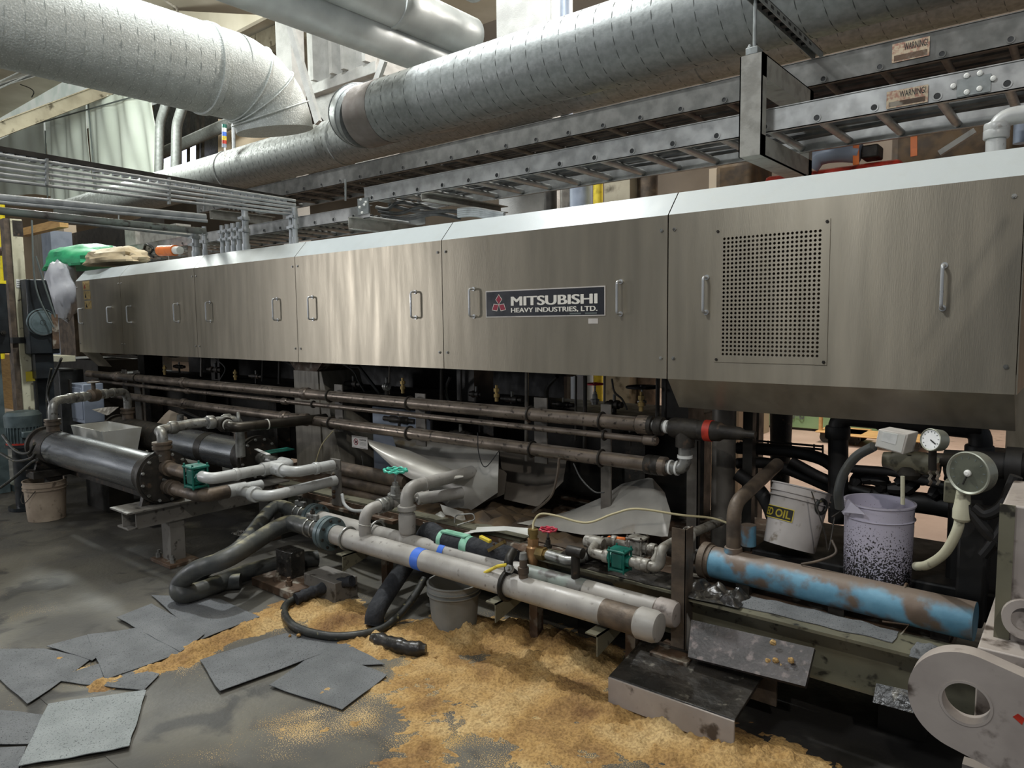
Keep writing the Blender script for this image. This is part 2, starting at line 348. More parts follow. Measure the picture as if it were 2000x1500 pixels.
        for q in range(len(edge)):
            a, b = o+edge[q], o+edge[(q+1) % len(edge)]; s.f.append((b, a, a+K, b+K))
        return s
    def bolt(s, p, ax, r=.01, h=.012):
        return s.lathe(p, ax, [(0, r), (h, r), (h*1.01, r*.55), (h*1.7, r*.55)], 6)
ORG = {}
def mk(name, mb, m, org, parent=None, sharp=.6, bevel=0):
    me = bpy.data.meshes.new(name); me.from_pydata([tuple(v-org) for v in mb.v], [], mb.f); me.validate()
    if isinstance(m, str): m = MATS[m]
    me.materials.append(m)
    me.polygons.foreach_set('use_smooth', [True]*len(me.polygons))
    me.set_sharp_from_angle(angle=sharp)
    o = bpy.data.objects.new(name, me); C.objects.link(o)
    if parent is not None: o.parent = parent
    else: o.location = org
    ORG[o.name] = org
    if bevel:
        b = o.modifiers.new('bevel', 'BEVEL'); b.width = bevel; b.segments = 2; b.limit_method = 'ANGLE'
    return o
def tag(o, label, cat, group=None, kind=None):
    if label: o['label'] = label
    if cat: o['category'] = cat
    if group: o['group'] = group
    if kind: o['kind'] = kind
    return o
def thing(name, label, cat, loc, group=None):
    o = bpy.data.objects.new(name, None); o.empty_display_size = .1; C.objects.link(o); o.location = loc; ORG[o.name] = V(loc)
    return tag(o, label, cat, group)
def part(name, mb, m, parent, label=None, bevel=0, sharp=.6):
    o = mk(name, mb, m, ORG[parent.name], parent, sharp, bevel)
    if label: o['label'] = label
    return o
def solo(name, mb, m, label, cat, group=None, bevel=0, kind=None, sharp=.6):
    xs = [v.x for v in mb.v]; ys = [v.y for v in mb.v]; zs = [v.z for v in mb.v]
    org = V(((min(xs)+max(xs))/2, (min(ys)+max(ys))/2, min(zs)))
    return tag(mk(name, mb, m, org, None, sharp, bevel), label, cat, group, kind)
def struct(name, mb, m, bevel=0):
    o = mk(name, mb, m, V((0, 0, 0)), None, .6, bevel); o['kind'] = 'structure'; return o
def text_mb(txt, size, thick=.001, bold=0, align='LEFT', spacing=1, xs=1):
    cu = bpy.data.curves.new('t', 'FONT'); cu.body = txt; cu.size = size; cu.extrude = thick; cu.offset = bold; cu.align_x = align; cu.space_character = spacing
    o = bpy.data.objects.new('t', cu); C.objects.link(o); dg = bpy.context.evaluated_depsgraph_get(); me = bpy.data.meshes.new_from_object(o.evaluated_get(dg))
    mb = MB(); mb.add([(v.co.x*xs, v.co.y, v.co.z) for v in me.vertices], [tuple(p.vertices) for p in me.polygons])
    bpy.data.objects.remove(o); bpy.data.curves.remove(cu); bpy.data.meshes.remove(me); return mb
def place(mb, origin, right, up):
    right, up = V(right).normalized(), V(up).normalized(); n = right.cross(up)
    mb.v = [V(origin)+right*v.x+up*v.y+n*v.z for v in mb.v]; return mb
def collars(parent, pts, ax, r, w_, m='fitting', name='coupling', label=None):
    ax = V(ax).normalized()
    for p in pts:
        part(name, MB().lathe(V(p)-ax*w_/2, ax, [(0, r*.94), (w_*.12, r), (w_*.88, r), (w_, r*.94)], 18), m, parent, label)

def fit_text(txt, x0, x1, z0, h, m, parent, bold, y=0, name='lettering', sp=1.0):
    t = text_mb(txt, 1, .001, 0, 'LEFT', sp); ux = [v.x for v in t.v]; uy = [v.y for v in t.v]
    n = len(t.v); fs = list(t.f)
    for k in range(1, int(bold/.010)+1):             # heavier strokes: the same letters laid side by side
        t.v += [V((v.x+.012*k, v.y+.008*(k % 3-1), v.z+.0002*k*(1 if v.z > 0 else -1))) for v in t.v[:n]]; t.f += [tuple(i+n*k for i in f) for f in fs]
    ux = [v.x for v in t.v]
    sx = (x1-x0)/(max(ux)-min(ux)); base = min(uy); sy = h/(max(uy)-base); mx = min(ux)
    t.v = [V((x0+(v.x-mx)*sx, y-.6*max(0, v.z), z0+(v.y-base)*sy)) for v in t.v]; return part(name, t, m, parent)

ORD = ['first', 'second', 'third', 'fourth', 'fifth', 'sixth', 'seventh', 'eighth', 'ninth', 'tenth', 'eleventh', 'twelfth', 'thirteenth', 'fourteenth']

# ------------------------------------------------------------ the hall
struct('wall_back', MB().box((-34, 15, 0), (9, 15.3, 9.5)), 'wall_brown')
struct('wall_left', MB().box((-34, -5, 0), (-33.7, 15, 9.5)), 'wall_tan')
struct('ceiling', MB().box((-34, -1, 9.5), (9, 15.3, 9.7)), 'roof')
for i, y in enumerate((1.5, 6.5, 11.5)):
    struct('trim_%d' % (i+1), MB().bar((-34, y, 9.2), (9, y, 9.2), .3, .5), 'beam_roof')

def duct(name, label, a, b, r, m, seam=.11, spiral=True, parent=None, seg=40, joints=(), group=None):
    """sheet-metal duct between a and b, spiral lock seam standing 3 mm proud"""
    a, b = V(a), V(b); L_ = (b-a).length; ax = (b-a).normalized()
    o = parent or thing(name, label, 'duct', a, group)
    part('duct_body', MB().lathe(a, ax, [(0, r), (L_, r)], seg), m, o)
    if spiral:
        u, v_ = frame(ax); n = int(L_/seam); pts = []
        for i in range(n*20+1):
            t = i/20; an = 2*pi*t; pts.append(a+ax*(t*seam)+(u*math.cos(an)+v_*math.sin(an))*r)
        part('spiral_seam', MB().tube(pts, .0036, 4), 'seam_pale' if m == 'duct_white' else 'seam', o)
    for t in joints:
        part('joint_band', MB().lathe(a+ax*t, ax, [(-.03, r+.003), (-.024, r+.014), (.024, r+.014), (.03, r+.003)], seg), m, o)
    return o
# upper left white duct, runs away from the viewer and elbows down
A0 = V((-5.9, .6, 3.74)); A1 = V((-5.9, 3.45, 3.74)); Ra = .36
dA = duct('spiral_duct', 'large white speckled spiral duct at upper left, bending down beside the steel post', A0, A1, Ra, 'duct_white', .12, joints=(2.62,))
arc = [A1+V((0, .42*math.sin(t), -.42*(1-math.cos(t)))) for t in [pi/2*i/8*.95 for i in range(9)]]
part('elbow', MB().tube(arc, Ra, 40, True, rad=lambda s: Ra-.02*s), 'duct_white', dA)
for k in (2, 4, 6):
    part('elbow_seam', MB().torus(arc[k], (arc[k+1]-arc[k-1]), Ra+.002, .007, 36, 5), 'duct_white', dA)
# big galvanised duct over the machine, along it
YB, ZB, RB = 4.86, 3.67, .3
xb = XR(715, YB, ZB)
dB = duct('spiral_duct', 'thick galvanised spiral duct sweeping over the machine to the upper right corner', (1.2, YB, ZB), (xb, YB, ZB), RB, 'galv', .155)
el = [V((xb, YB, ZB))+V((-.3*math.sin(t), .3*(1-math.cos(t)), .10*t)) for t in [pi/2*i/8 for i in range(9)]]
part('elbow', MB().tube(el+[el[-1]+V((0, 1.2, .35))], RB+.004, 36), 'galv', dB)
for k in (1, 3, 5): part('elbow_seam', MB().torus(el[k], el[k+1]-el[k-1], RB+.006, .007, 36, 5), 'galv', dB)
part('brown_band', MB().lathe((xb+.34, YB, ZB), (-1, 0, 0), [(0, RB+.004), (.34, RB+.004)], 40), 'galv_stain', dB, 'brown stained section of the duct')
YC, ZC, RC = 6.6, 4.17, .325
duct('spiral_duct', 'longer spiral duct behind and below the thick one, reaching the white curtains', (1.2, YC, ZC), (XR(135, YC, ZC), YC, ZC), RC, 'galv_dark', .16, joints=(4.2, 9.6, 12.6))
# plain ducts crossing above, running away from the viewer
duct('round_duct', 'slimmer smooth round duct crossing at top centre, lower left of the three', (-6.15, .5, 4.66), (-6.15, 7.6, 4.66), .19, 'duct_plain', spiral=False, joints=())
duct('round_duct', 'smooth round duct with a raised ring at top centre, behind the slimmer one', (-5.95, .5, 4.97), (-5.95, 6.6, 4.97), .235, 'duct_plain', spiral=False, joints=(4.9,))
duct('round_duct', 'short piece of smooth duct at top beside the boxed white column', (-5.2, .5, 5.15), (-5.2, 5.9, 5.15), .2, 'duct_plain', spiral=False)

# structural posts and background overhead
def px_post(name, label, x0, x1, Y, ztop, zbot, m, d=.15, cat='post', bevel=.004, py=200):
    a, b = P(x0, py, Y=Y), P(x1, py, Y=Y)
    return solo(name, MB().box((a.x, Y, zbot), (b.x, Y+d, ztop)), m, label, cat, bevel=bevel)
def ibeam(mb, p0, p1, w_, h, t=.012, up=(0, 0, 1)):
    p0, p1 = V(p0), V(p1); u = V(up)
    mb.bar(p0+u*(h/2-t/2), p1+u*(h/2-t/2), w_, t, up); mb.bar(p0-u*(h/2-t/2), p1-u*(h/2-t/2), w_, t, up); mb.bar(p0, p1, t, h-2*t, up); return mb
a, b = P(541, 150, Y=7.1), P(571, 150, Y=7.1)
solo('steel_post', MB().box((a.x, 7.1, 0), (b.x, 7.35, 9.4)), 'grey_white', 'white dusty steel post standing right of the white duct elbow', 'post', bevel=.006)
solo('diagonal_brace', MB().bar(P(566, 50, Y=5.9), P(622, 240, Y=5.9), .1, .05, (0, 1, 0)), 'grey_white', 'narrow pale diagonal brace leaning between the post and the galvanised duct', 'brace')
solo('diagonal_brace', MB().bar(P(735, 160, Y=6.1), P(750, 118, Y=6.1), .09, .05, (0, 1, 0)), 'grey_white', 'short pale brace just above the left end of the thick duct', 'brace')
a, b = P(963, 50, Y=6.9), P(1062, 50, Y=6.9)
solo('boxed_column', MB().box((a.x, 6.96, 0), (b.x, 7.5, 9.4)), 'grey_white', 'wide white boxed column rising behind the thick duct', 'column', bevel=.01)
for x, r, l in ((1075, .05, 'first thin frosted pipe just right of the boxed column'), (1106, .07, 'thicker frosted blue grey pipe right of the boxed column')):
    p = P(x, 40, Y=6.9); solo('vertical_pipe', MB().cyl((p.x, 6.9, 0), (p.x, 6.9, 9.4), r), 'grey_white' if r < .06 else 'box_grey', l, 'pipe')
# hopper with flange
hp = thing('hopper', 'grey rectangular hopper with a flanged rim above the elbow of the thick duct', 'hopper', P(670, 200, Y=7.8))
a, b = P(600, 150, Y=7.8), P(735, 150, Y=7.8)
zt = P(670, 135, Y=7.8).z
part('flange', MB().box((a.x-.2, 7.7, zt-.28), (b.x+.1, 9.2, zt-.1)), 'grey_white', hp, bevel=.01)
part('body', MB().box((a.x-.05, 7.85, zt-.1), (b.x-.1, 9.1, zt+1.0)), 'grey_white', hp, bevel=.01)
part('funnel', MB().rings([[V((a.x-.05, 7.85, zt-.28)), V((b.x-.1, 7.85, zt-.28)), V((b.x-.1, 9.1, zt-.28)), V((a.x-.05, 9.1, zt-.28))],
     [V((a.x+.7, 8.3, zt-1.5)), V((a.x+1.1, 8.3, zt-1.5)), V((a.x+1.1, 8.7, zt-1.5)), V((a.x+.7, 8.7, zt-1.5))]]), 'grey_white', hp)
for q in (608, 645, 668, 710):
    p = P(q, 120, Y=7.6); part('rib', MB().box((p.x-.04, 7.6, zt-.1), (p.x+.04, 7.85, zt+1.0)), 'grey_white', hp)
solo('steel_girder', ibeam(MB(), P(-40, 268, Y=5.2), P(225, 168, Y=8.2), .35, .34), 'beam_roof', 'wide stained beam sloping up under the white speckled duct at far left', 'beam')
solo('steel_girder', ibeam(MB(), P(-40, 175, Y=6.0), P(150, 118, Y=8.8), .6, .1), 'grey_white', 'pale upper beam with a cable loop above the stained one', 'beam')
for q in ((0, 160, 60, 130), (0, 172, 70, 140)):
    solo('roof_conduit', MB().tube([P(q[0]-40, q[1]+18, Y=5.6), P(q[2], q[3], Y=7.5)], .02), 'conduit', ('upper' if q[1] == 160 else 'lower')+' thin bright conduit clipped over the pale beam at far left', 'conduit', 'conduits over the pale beam')
solo('wire_loop', MB().tube(smoothpath([P(x, y, Y=6.4) for x, y in ((40, 165), (58, 172), (66, 180), (62, 190))]), .012, 6), 'black', 'black wire tail hanging off the pale beam at upper left', 'wire')
# slanted roof panels beyond
solo('roof_panel', MB().prism([P(-60, 95, Y=9.5), P(300, 60, Y=9.5), P(330, 190, Y=9.5), P(-60, 330, Y=9.5)], (0, .1, 0)), 'skylight', 'pale sloping roof panel behind the stained girder at upper left', 'panel')  # roof panel given a glow of its own to look brightly lit
solo('roof_panel', MB().prism([P(-60, 150, Y=9.3), P(230, 60, Y=9.3), P(240, 95, Y=9.3), P(-60, 205, Y=9.3)], (0, .1, 0)), 'beam_roof', 'tan strip crossing the pale roof panel at upper left', 'panel')
solo('roof_panel', MB().prism([P(330, 20, Y=9), P(520, 30, Y=9), P(440, 72, Y=9), P(330, 95, Y=9)], (0, .1, 0)), 'roof', 'beige roof panel seen above the white speckled duct', 'panel')
solo('roof_bracket', MB().tube([P(322, 0, Y=7), P(345, 15, Y=7), P(350, 40, Y=7)], .025, 8), 'post_steel', 'small dark pipe hanger above the white speckled duct', 'hanger')
# white curtains
def curtain(label, q, Y, m='curtain'):
    a, b, c_, d = [P(*x, Y=Y) for x in q]       # top left, top right, bottom right, bottom left
    def fn(u, v):
        p = (a*(1-u)+b*u)*(1-v)+(d*(1-u)+c_*u)*v
        return p+V((0, .05*math.sin(u*17+v*2)+.025*math.sin(u*37-v*4), .04*math.sin(u*9)*v))
    return solo('curtain', MB().sheet(fn, 40, 12, .01), m, label, 'curtain')
curtain('white plastic curtain with wavy folds hanging right of the girder', ((170, 190), (298, 175), (322, 345), (180, 400)), 8.0)
curtain('white curtain panel left of the wavy one, partly behind the conduits', ((88, 225), (172, 190), (182, 400), (96, 392)), 8.05)
curtain('leftmost greenish white curtain panel at the edge of the frame', ((-60, 300), (90, 228), (97, 384), (-60, 372)), 8.1)
for i, (x0, y0, x1, y1) in enumerate(((172, 200, 188, 385), (88, 255, 93, 390), (60, 245, 300, 178))):
    solo('curtain_seam', MB().tube([P(x0, y0, Y=7.82), P(x1, y1, Y=7.82)], .018, 6), 'print_grey', ('dark seam between the two middle curtains', 'dark seam left of the middle curtain', 'cord along the top of the white curtains')[i], 'seam')
# things behind, upper middle left
for x, w_, y0, y1, l in ((310, .09, 200, 350, 'grey bent pipe dropping behind the curtain edge'), (343, .1, 205, 350, 'second grey pipe dropping right of the curtain edge')):
    solo('drop_pipe', MB().tube([P(x+18, y0-10, Y=7.4), P(x+2, y0+40, Y=7.4), P(x, y1, Y=7.4)], w_, 12, fil=.5), 'galv_dark', l, 'pipe')
solo('cross_pipe', MB().tube([P(315, 300, Y=9.0), P(455, 238, Y=9.0)], .14, 14), 'galv_dark', 'dull round pipe crossing behind the two drop pipes', 'pipe')
for i, x in enumerate((386, 396, 352, 368)):
    solo('wall_stud', MB().bar(P(x, 215, Y=9.3), P(x, 330, Y=9.3), .06, .06), 'dark_steel', ('dark stud left of the signal tower', 'dark stud nearest the signal tower', 'dark stud right of the drop pipes', 'dark stud midway between drop pipes and signal tower')[i], 'stud')
solo('wall_cladding', MB().prism([P(300, 180, Y=10.5), P(560, 180, Y=10.5), P(560, 330, Y=10.5), P(300, 340, Y=10.5)], (0, .05, 0)), 'dark_steel', 'dark recess of cladding behind the signal tower', 'cladding')
struct('window_1', MB().prism([P(320, 296, Y=10.2), P(385, 283, Y=10.2), P(385, 335, Y=10.2), P(320, 340, Y=10.2)], (0, .05, 0)), 'glow_window')
for i, (x0, x1) in enumerate(((426, 450), (455, 540))):
    solo('timber_frame', MB().prism([P(x0, 232, Y=9.6), P(x1, 235, Y=9.6), P(x1, 300, Y=9.6), P(x0, 315, Y=9.6)], (0, .1, 0)), 'wall_tan', ('tan panel strip right behind the signal tower', 'tan wall panel under the white duct elbow')[i], 'panel')
st = thing('signal_tower', 'striped signal tower light in white, blue, yellow and red beyond the duct', 'signal light', P(440, 290, Y=6.2))
for i, (y0, y1, m) in enumerate(((243, 250, 'valve_green'), (250, 258, 'plain_white'), (258, 266, 'tape_blue'), (266, 274, 'yellow'), (274, 281, 'red_tag'), (281, 288, 'box_grey'))):
    part('lamp_segment', MB().cyl(P(438, y1, Y=6.2), P(438, y0, Y=6.2), .035), m, st)
part('pole', MB().cyl(P(440, 305, Y=6.2), P(439, 288, Y=6.2), .015), 'plain_white', st)
solo('vertical_pipe', MB().cyl(P(457, 330, Y=6.9), P(456, 232, Y=6.9), .03), 'conduit', 'thin pale riser right of the signal tower', 'pipe')

# ------------------------------------------------------------ cable trays
def ladder(label, x0, x1, y0, y1, z, h=.105, xr0=None, step=.254, m='tray', mr='tray'):
    o = thing('cable_tray', label, 'cable tray', (x0, y0, z))
    for y, s in ((y0, 1), (y1, -1)):
        b = MB().box((x0, y, z), (x1, y+.004*s, z+h)); b.box((x0, y, z), (x1, y+.028*s, z+.004)); b.box((x0, y-.006*s, z+h-.004), (x1, y+.028*s, z+h))
        part('rail', b, m, o)
    x = xr0 if xr0 is not None else x0+.1
    xs = []
    while x < x1-.03: xs.append(x); x += step
    x = (xr0 if xr0 is not None else x0+.1)-step
    while x > x0+.03: xs.append(x); x -= step
    for x in xs:
        n = 12; b = MB(); R = []
        for yy, rr in ((y0-.004, .020), (y1+.004, .020), (y1+.004, .014), (y0-.004, .014)):
            R.append([V((x+rr*math.cos(2*pi*k/n), yy, z+.028+rr*math.sin(2*pi*k/n))) for k in range(n)])
        b.rings(R, False, True); b.cyl((x, y0+.03, z+.028), (x, y0+.04, z+.028), .0145, None, 12)
        part('rung', b, mr, o)
        part('rung_bore', MB().cyl((x, y0-.0012, z+.028), (x, y0-.0002, z+.028), .014, None, 12), 'black', o)  # black disc painting the shaded inside of the hollow rung
    return o
ZF = 2.535
tF = ladder('bright aluminium ladder cable tray running over the machine covers', -4.48, .9, 3.71, 4.31, ZF, .115, -.579)
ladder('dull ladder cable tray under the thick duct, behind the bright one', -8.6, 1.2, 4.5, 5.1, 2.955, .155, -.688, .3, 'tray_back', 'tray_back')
tL = ladder('lower ladder cable tray at left, behind the conduit stubs', XR(140, 3.73, 2.45), -4.42, 3.71, 4.31, 2.415, .1, -4.62, .254)
# splice plate with bolts, labels
def on_face(px, py, Y): return P(px, py, Y=Y)
sp = MB().box(on_face(1868, 190, 3.704), on_face(1936, 143, 3.704)+V((0, .002, 0))); part('splice_plate', sp, 'galv', tF, 'dark splice plate on the rail')
for q in ((1888, 148), (1914, 143), (1940, 153), (1862, 168), (1888, 180), (1913, 173)):
    part('bolt', MB().lathe(P(*q, Y=3.702), (0, -1, 0), [(0, .011), (.004, .011), (.008, .006)], 12), 'plain_white', tF)
def warn_label(tray, q, Y, txt_m):
    a, b = P(q[0], q[1], Y=Y), P(q[2], q[3], Y=Y)
    pl = part('warning_label', MB().box((a.x, Y-.001, b.z), (b.x, Y, a.z)), 'warn_pale', tray, 'faded yellow warning label')
    fit_text('WARNING!', a.x+(b.x-a.x)*.32, a.x+(b.x-a.x)*.95, b.z+(a.z-b.z)*.55, (a.z-b.z)*.36, txt_m, pl, .01, Y-.0016, 'text')
    part('fine_print', MB().box((a.x+.01, Y-.0016, b.z+.006), (b.x-.01, Y-.001, b.z+(a.z-b.z)*.36)), 'rusty', pl)
warn_label(tF, (1732, 180, 1812, 199), 3.703, 'print_black')
warn_label(bpy.data.objects['cable_tray.001'], (1743, 87, 1815, 108), 4.493, 'print_black')
# splices at the left joint
for q, l in (((700, 420, 720, 385), 'bolted joint plate where the bright tray meets the lower left tray'),):
    o = thing('joint_plate', l, 'joint plate', P(710, 410, Y=3.69)); part('plate', MB().box(P(q[0], q[1], Y=3.70), P(q[2], q[3], Y=3.70)+V((0, -.006, 0))), 'galv', o)
    for z in ((703, 405), (712, 400), (705, 390), (715, 395), (708, 415)): part('bolt', MB().bolt(P(*z, Y=3.695), (0, -1, 0), .011, .008), 'plain_white', o)
# cables lying in the trays
for k, (y, z, r, m) in enumerate(((3.8, 2.60, .016, 'cable'), (3.87, 2.6, .02, 'cable'), (3.95, 2.6, .014, 'cable'), (4.03, 2.605, .022, 'cable'), (4.12, 2.6, .018, 'cable'), (4.2, 2.6, .016, 'cable'), (3.9, 2.635, .014, 'cable'), (4.08, 2.64, .015, 'cable'))):
    pts = [(x, y+.015*math.sin(x*2+k), z+.006*math.sin(x*3+k*2)) for x in [-4.4+.35*i for i in range(16)]]
    solo('power_cable', MB().tube(smoothpath(pts, 3), r, 8), m, (ORD[k]+' cable from the front in the bright ladder tray') if k < 6 else 'dusty cable lying on top of the others in the bright ladder tray, '+('front' if k == 6 else 'rear')+' one', 'cable', 'cables in the bright tray')
for k in range(10):
    y = 4.56+.05*k; pts = [(x, y+.012*math.sin(x*2+k), 3.005+.006*math.sin(x*3+k*2)) for x in [-8.5+.8*i for i in range(12)]]
    solo('power_cable', MB().tube(smoothpath(pts, 2), .02, 8), 'cable', ORD[k]+' cable from the front in the tray under the thick duct', 'cable', 'cables in the dull tray')
for k in range(7):
    y = 3.8+.07*k; pts = [(x, y, 2.475) for x in [-10+1.0*i for i in range(6)]]+[(-4.75, y, 2.485)]
    solo('power_cable', MB().tube(pts, .022, 8), 'cable', ORD[k]+' cable from the front in the lower left tray', 'cable', 'cables in the lower left tray')
# supports
def channel_bar(p0, p1, w_, h, up=None, t=.006):
    p0, p1 = V(p0), V(p1); d = (p1-p0).normalized(); u = V(up) if up else V((0, 0, 1)); a = d.cross(u).normalized()
    b = MB(); b.bar(p0, p1, w_, t, up) if False else None
    b.bar(p0-a*(w_/2-t/2), p1-a*(w_/2-t/2), t, h, up); b.bar(p0+u*(h/2-t/2), p1+u*(h/2-t/2), w_, t, up); b.bar(p0-u*(h/2-t/2), p1-u*(h/2-t/2), w_, t, up); return b
zt, zb = P(1478, 112, Y=3.66).z, P(1475, 308, Y=3.66).z
x0, x1 = XR(1453, 3.66, 2.7), XR(1497, 3.66, 2.7)
xm = (x0+x1)/2; wd = x1-x0
fr = thing('tray_hanger', 'pale rectangular channel frame hanging around the bright cable tray', 'hanger', (xm, 3.66, zb))
b = MB().box((x0, 3.60, zb), (x1, 3.606, zt)); b.box((x0, 3.60, zb), (x0+.006, 3.66, zt)); b.box((x1-.006, 3.60, zb), (x1, 3.66, zt)); part('front_upright', b, 'channel', fr)
b = MB().box((x1-.008, 3.606, zb), (x1, 4.42, zb+.10)); b.box((x0, 3.606, zb), (x1, 4.42, zb+.006)); b.box((x0, 3.606, zb+.094), (x1-.008, 4.42, zb+.10)); part('lower_arm', b, 'channel', fr)
b = MB().box((x1-.008, 3.606, zt-.11), (x1, 4.42, zt)); b.box((x0, 3.606, zt-.006), (x1, 4.42, zt)); b.box((x0, 3.606, zt-.11), (x1-.008, 4.42, zt-.104)); part('upper_arm', b, 'channel', fr)
part('rear_upright', MB().box((x0, 4.36, zb), (x1, 4.42, zt)), 'channel', fr)
part('threaded_rod', MB().cyl((xm, 3.64, zt-.02), (xm, 3.64, zt+.34), .009), 'galv', fr)
part('clamp', MB().box((xm-.03, 3.6, zt), (xm+.03, 3.68, zt+.035)).bolt((xm-.02, 3.63, zt+.035), (0, 0, 1), .014, .014), 'galv', fr, bevel=.003)
zs = zt+.26
b = MB(); b.box((xm-.025, 3.56, zs), (xm-.021, 4.7, zs+.045)); b.box((xm+.021, 3.56, zs), (xm+.025, 4.7, zs+.045)); b.box((xm-.025, 3.56, zs+.041), (xm+.025, 4.7, zs+.045))
st_ = part('strut_channel', b, 'galv', fr)
for i in range(9): part('slot', MB().box((xm-.0262, 3.7+.09*i, zs+.015), (xm+.0262, 3.74+.09*i, zs+.03)), 'black', st_)  # solid black block standing in for the dark slot opening
part('nut', MB().bolt((xm, 3.64, zs+.045), (0, 0, 1), .018, .016), 'galv', fr)
def arm(label, px0, py0, py1, Y0, Y1, w_=.06):
    a, c_ = P(px0, py0, Y=Y0), P(px0, py1, Y=Y0); h = abs(a.z-c_.z)
    return solo('tray_bracket', channel_bar((a.x+w_/2, Y0, (a.z+c_.z)/2), (a.x+w_/2, Y1, (a.z+c_.z)/2), w_, h), 'channel', label, 'bracket')
arm('grey channel arm under the left half of the bright cable tray', 822, 377, 392, 3.62, 4.5, .08)
arm('short grey channel arm under the joint of the trays', 680, 424, 448, 3.6, 4.5, .05)
arm('pale channel stub below the lower left tray, beside the conduit stubs', 409, 410, 428, 3.62, 4.3, .06)
for i, (x, yt, yb) in enumerate(((675, 350, 392), (399, 375, 412), (232, 420, 440))):
    p = P(x, yb, Y=3.66); q = P(x, yt, Y=3.66); solo('hanger_rod', MB().cyl(p, q, .008, None, 8), 'galv', ('thin hanger rod where the two front trays meet', 'thin hanger rod above the conduit stubs', 'thin hanger rod far left over the lower tray')[i], 'rod')

# ------------------------------------------------------------ machine covers
YH = 3.14; ZB0, ZT0 = 1.312, 2.09; YT, ZT1 = 3.245, 2.207
def handle(parent, x, z0=1.628, z1=1.788, m='handle'):
    y = YH-.042; part('handle', MB().tube([(x, YH, z0), (x, y, z0), (x, y, z1), (x, YH, z1)], .0065, 10, fil=.016).cyl((x, YH, z0), (x, YH-.006, z0), .012).cyl((x, YH, z1), (x, YH-.006, z1), .012), m, parent, 'polished steel pull handle')
def cover(label, x0, x1, handles, opening=None, low=False):
    o = thing('machine_cover', label, 'machine cover', ((x0+x1)/2, YH, ZB0))
    t = .004; g = .003; a, b_ = x0+g, x1-g; m = MB()
    if opening:
        ox0, ox1, oz0, oz1 = opening
        m.box((a, YH, ZB0), (ox0, YH+t, ZT0)); m.box((ox1, YH, ZB0), (b_, YH+t, ZT0)); m.box((ox0, YH, ZB0), (ox1, YH+t, oz0)); m.box((ox0, YH, oz1), (ox1, YH+t, ZT0))
    else: m.box((a, YH, ZB0), (b_, YH+t, ZT0))
    part('front_panel', m, 'hood', o)
    m = MB().prism([(a, YH, ZT0), (a, YT, ZT1), (a, 4.15, ZT1), (a, 4.15, ZT1-t), (a, YT, ZT1-t), (a, YH+t, ZT0)], (b_-a, 0, 0))
    part('top_panel', m, 'hood', o)
    part('rear_panel', MB().box((a, 4.15, ZB0), (b_, 4.154, ZT1)), 'hood', o)
    if low:
        part('lower_bevel', MB().prism([(a, YH, ZB0), (a, YH+t, ZB0), (a, YH+.13, ZB0-.15), (a, YH+.126, ZB0-.15)], (b_-a, 0, 0)), 'hood', o)
    for x in handles: handle(o, x)
    for x in (a+.03, b_-.03):
        for z in (ZB0+.1, ZT0-.07): part('bolt', MB().bolt((x, YH, z), (0, -1, 0), .009, .005), 'fitting', o)
    return o
XS = [-8.72, -7.60, -6.10, -4.603, -3.087, -1.585, -.205]
hX = lambda *p: [P(q, 600, Y=YH-.04).x for q in p]
c1 = cover('leftmost stainless machine cover, with three small warning stickers', XS[0], XS[1], hX(152, 208))
cover('second stainless machine cover from the left', XS[1], XS[2], hX(247, 339))
cover('third stainless machine cover from the left, under the conduit stubs', XS[2], XS[3], hX(402, 533))
cover('stainless machine cover with the bright light patch, left of the nameplate cover', XS[3], XS[4], hX(602, 803))
c5 = cover('stainless machine cover carrying the black nameplate', XS[4], XS[5], hX(917, 1205))
c6 = cover('rightmost deep stainless machine cover with a perforated vent', XS[5], XS[6], hX(1373, 1838), (-1.335, -.87, 1.415, 1.99), True)
part('right_side_panel', MB().prism([(XS[6], YH, ZB0), (XS[6], YH, ZT0), (XS[6], YT, ZT1), (XS[6], 4.15, ZT1), (XS[6], 4.15, ZB0)], (.004, 0, 0)), 'hood', c6)
part('left_side_panel', MB().prism([(XS[0]-.004, YH, ZB0), (XS[0]-.004, YH, ZT0), (XS[0]-.004, YT, ZT1), (XS[0]-.004, 4.15, ZT1), (XS[0]-.004, 4.15, ZB0)], (.004, 0, 0)), 'hood', c1)
part('side_flap', MB().prism([(XS[0]-.01, YH+.02, ZB0), (XS[0]+.45, YH+.02, ZB0), (XS[0]+.45, YH+.14, ZB0-.16), (XS[0]+.1, YH+.14, ZB0-.16)], (0, .004, 0)), 'hood', c1)
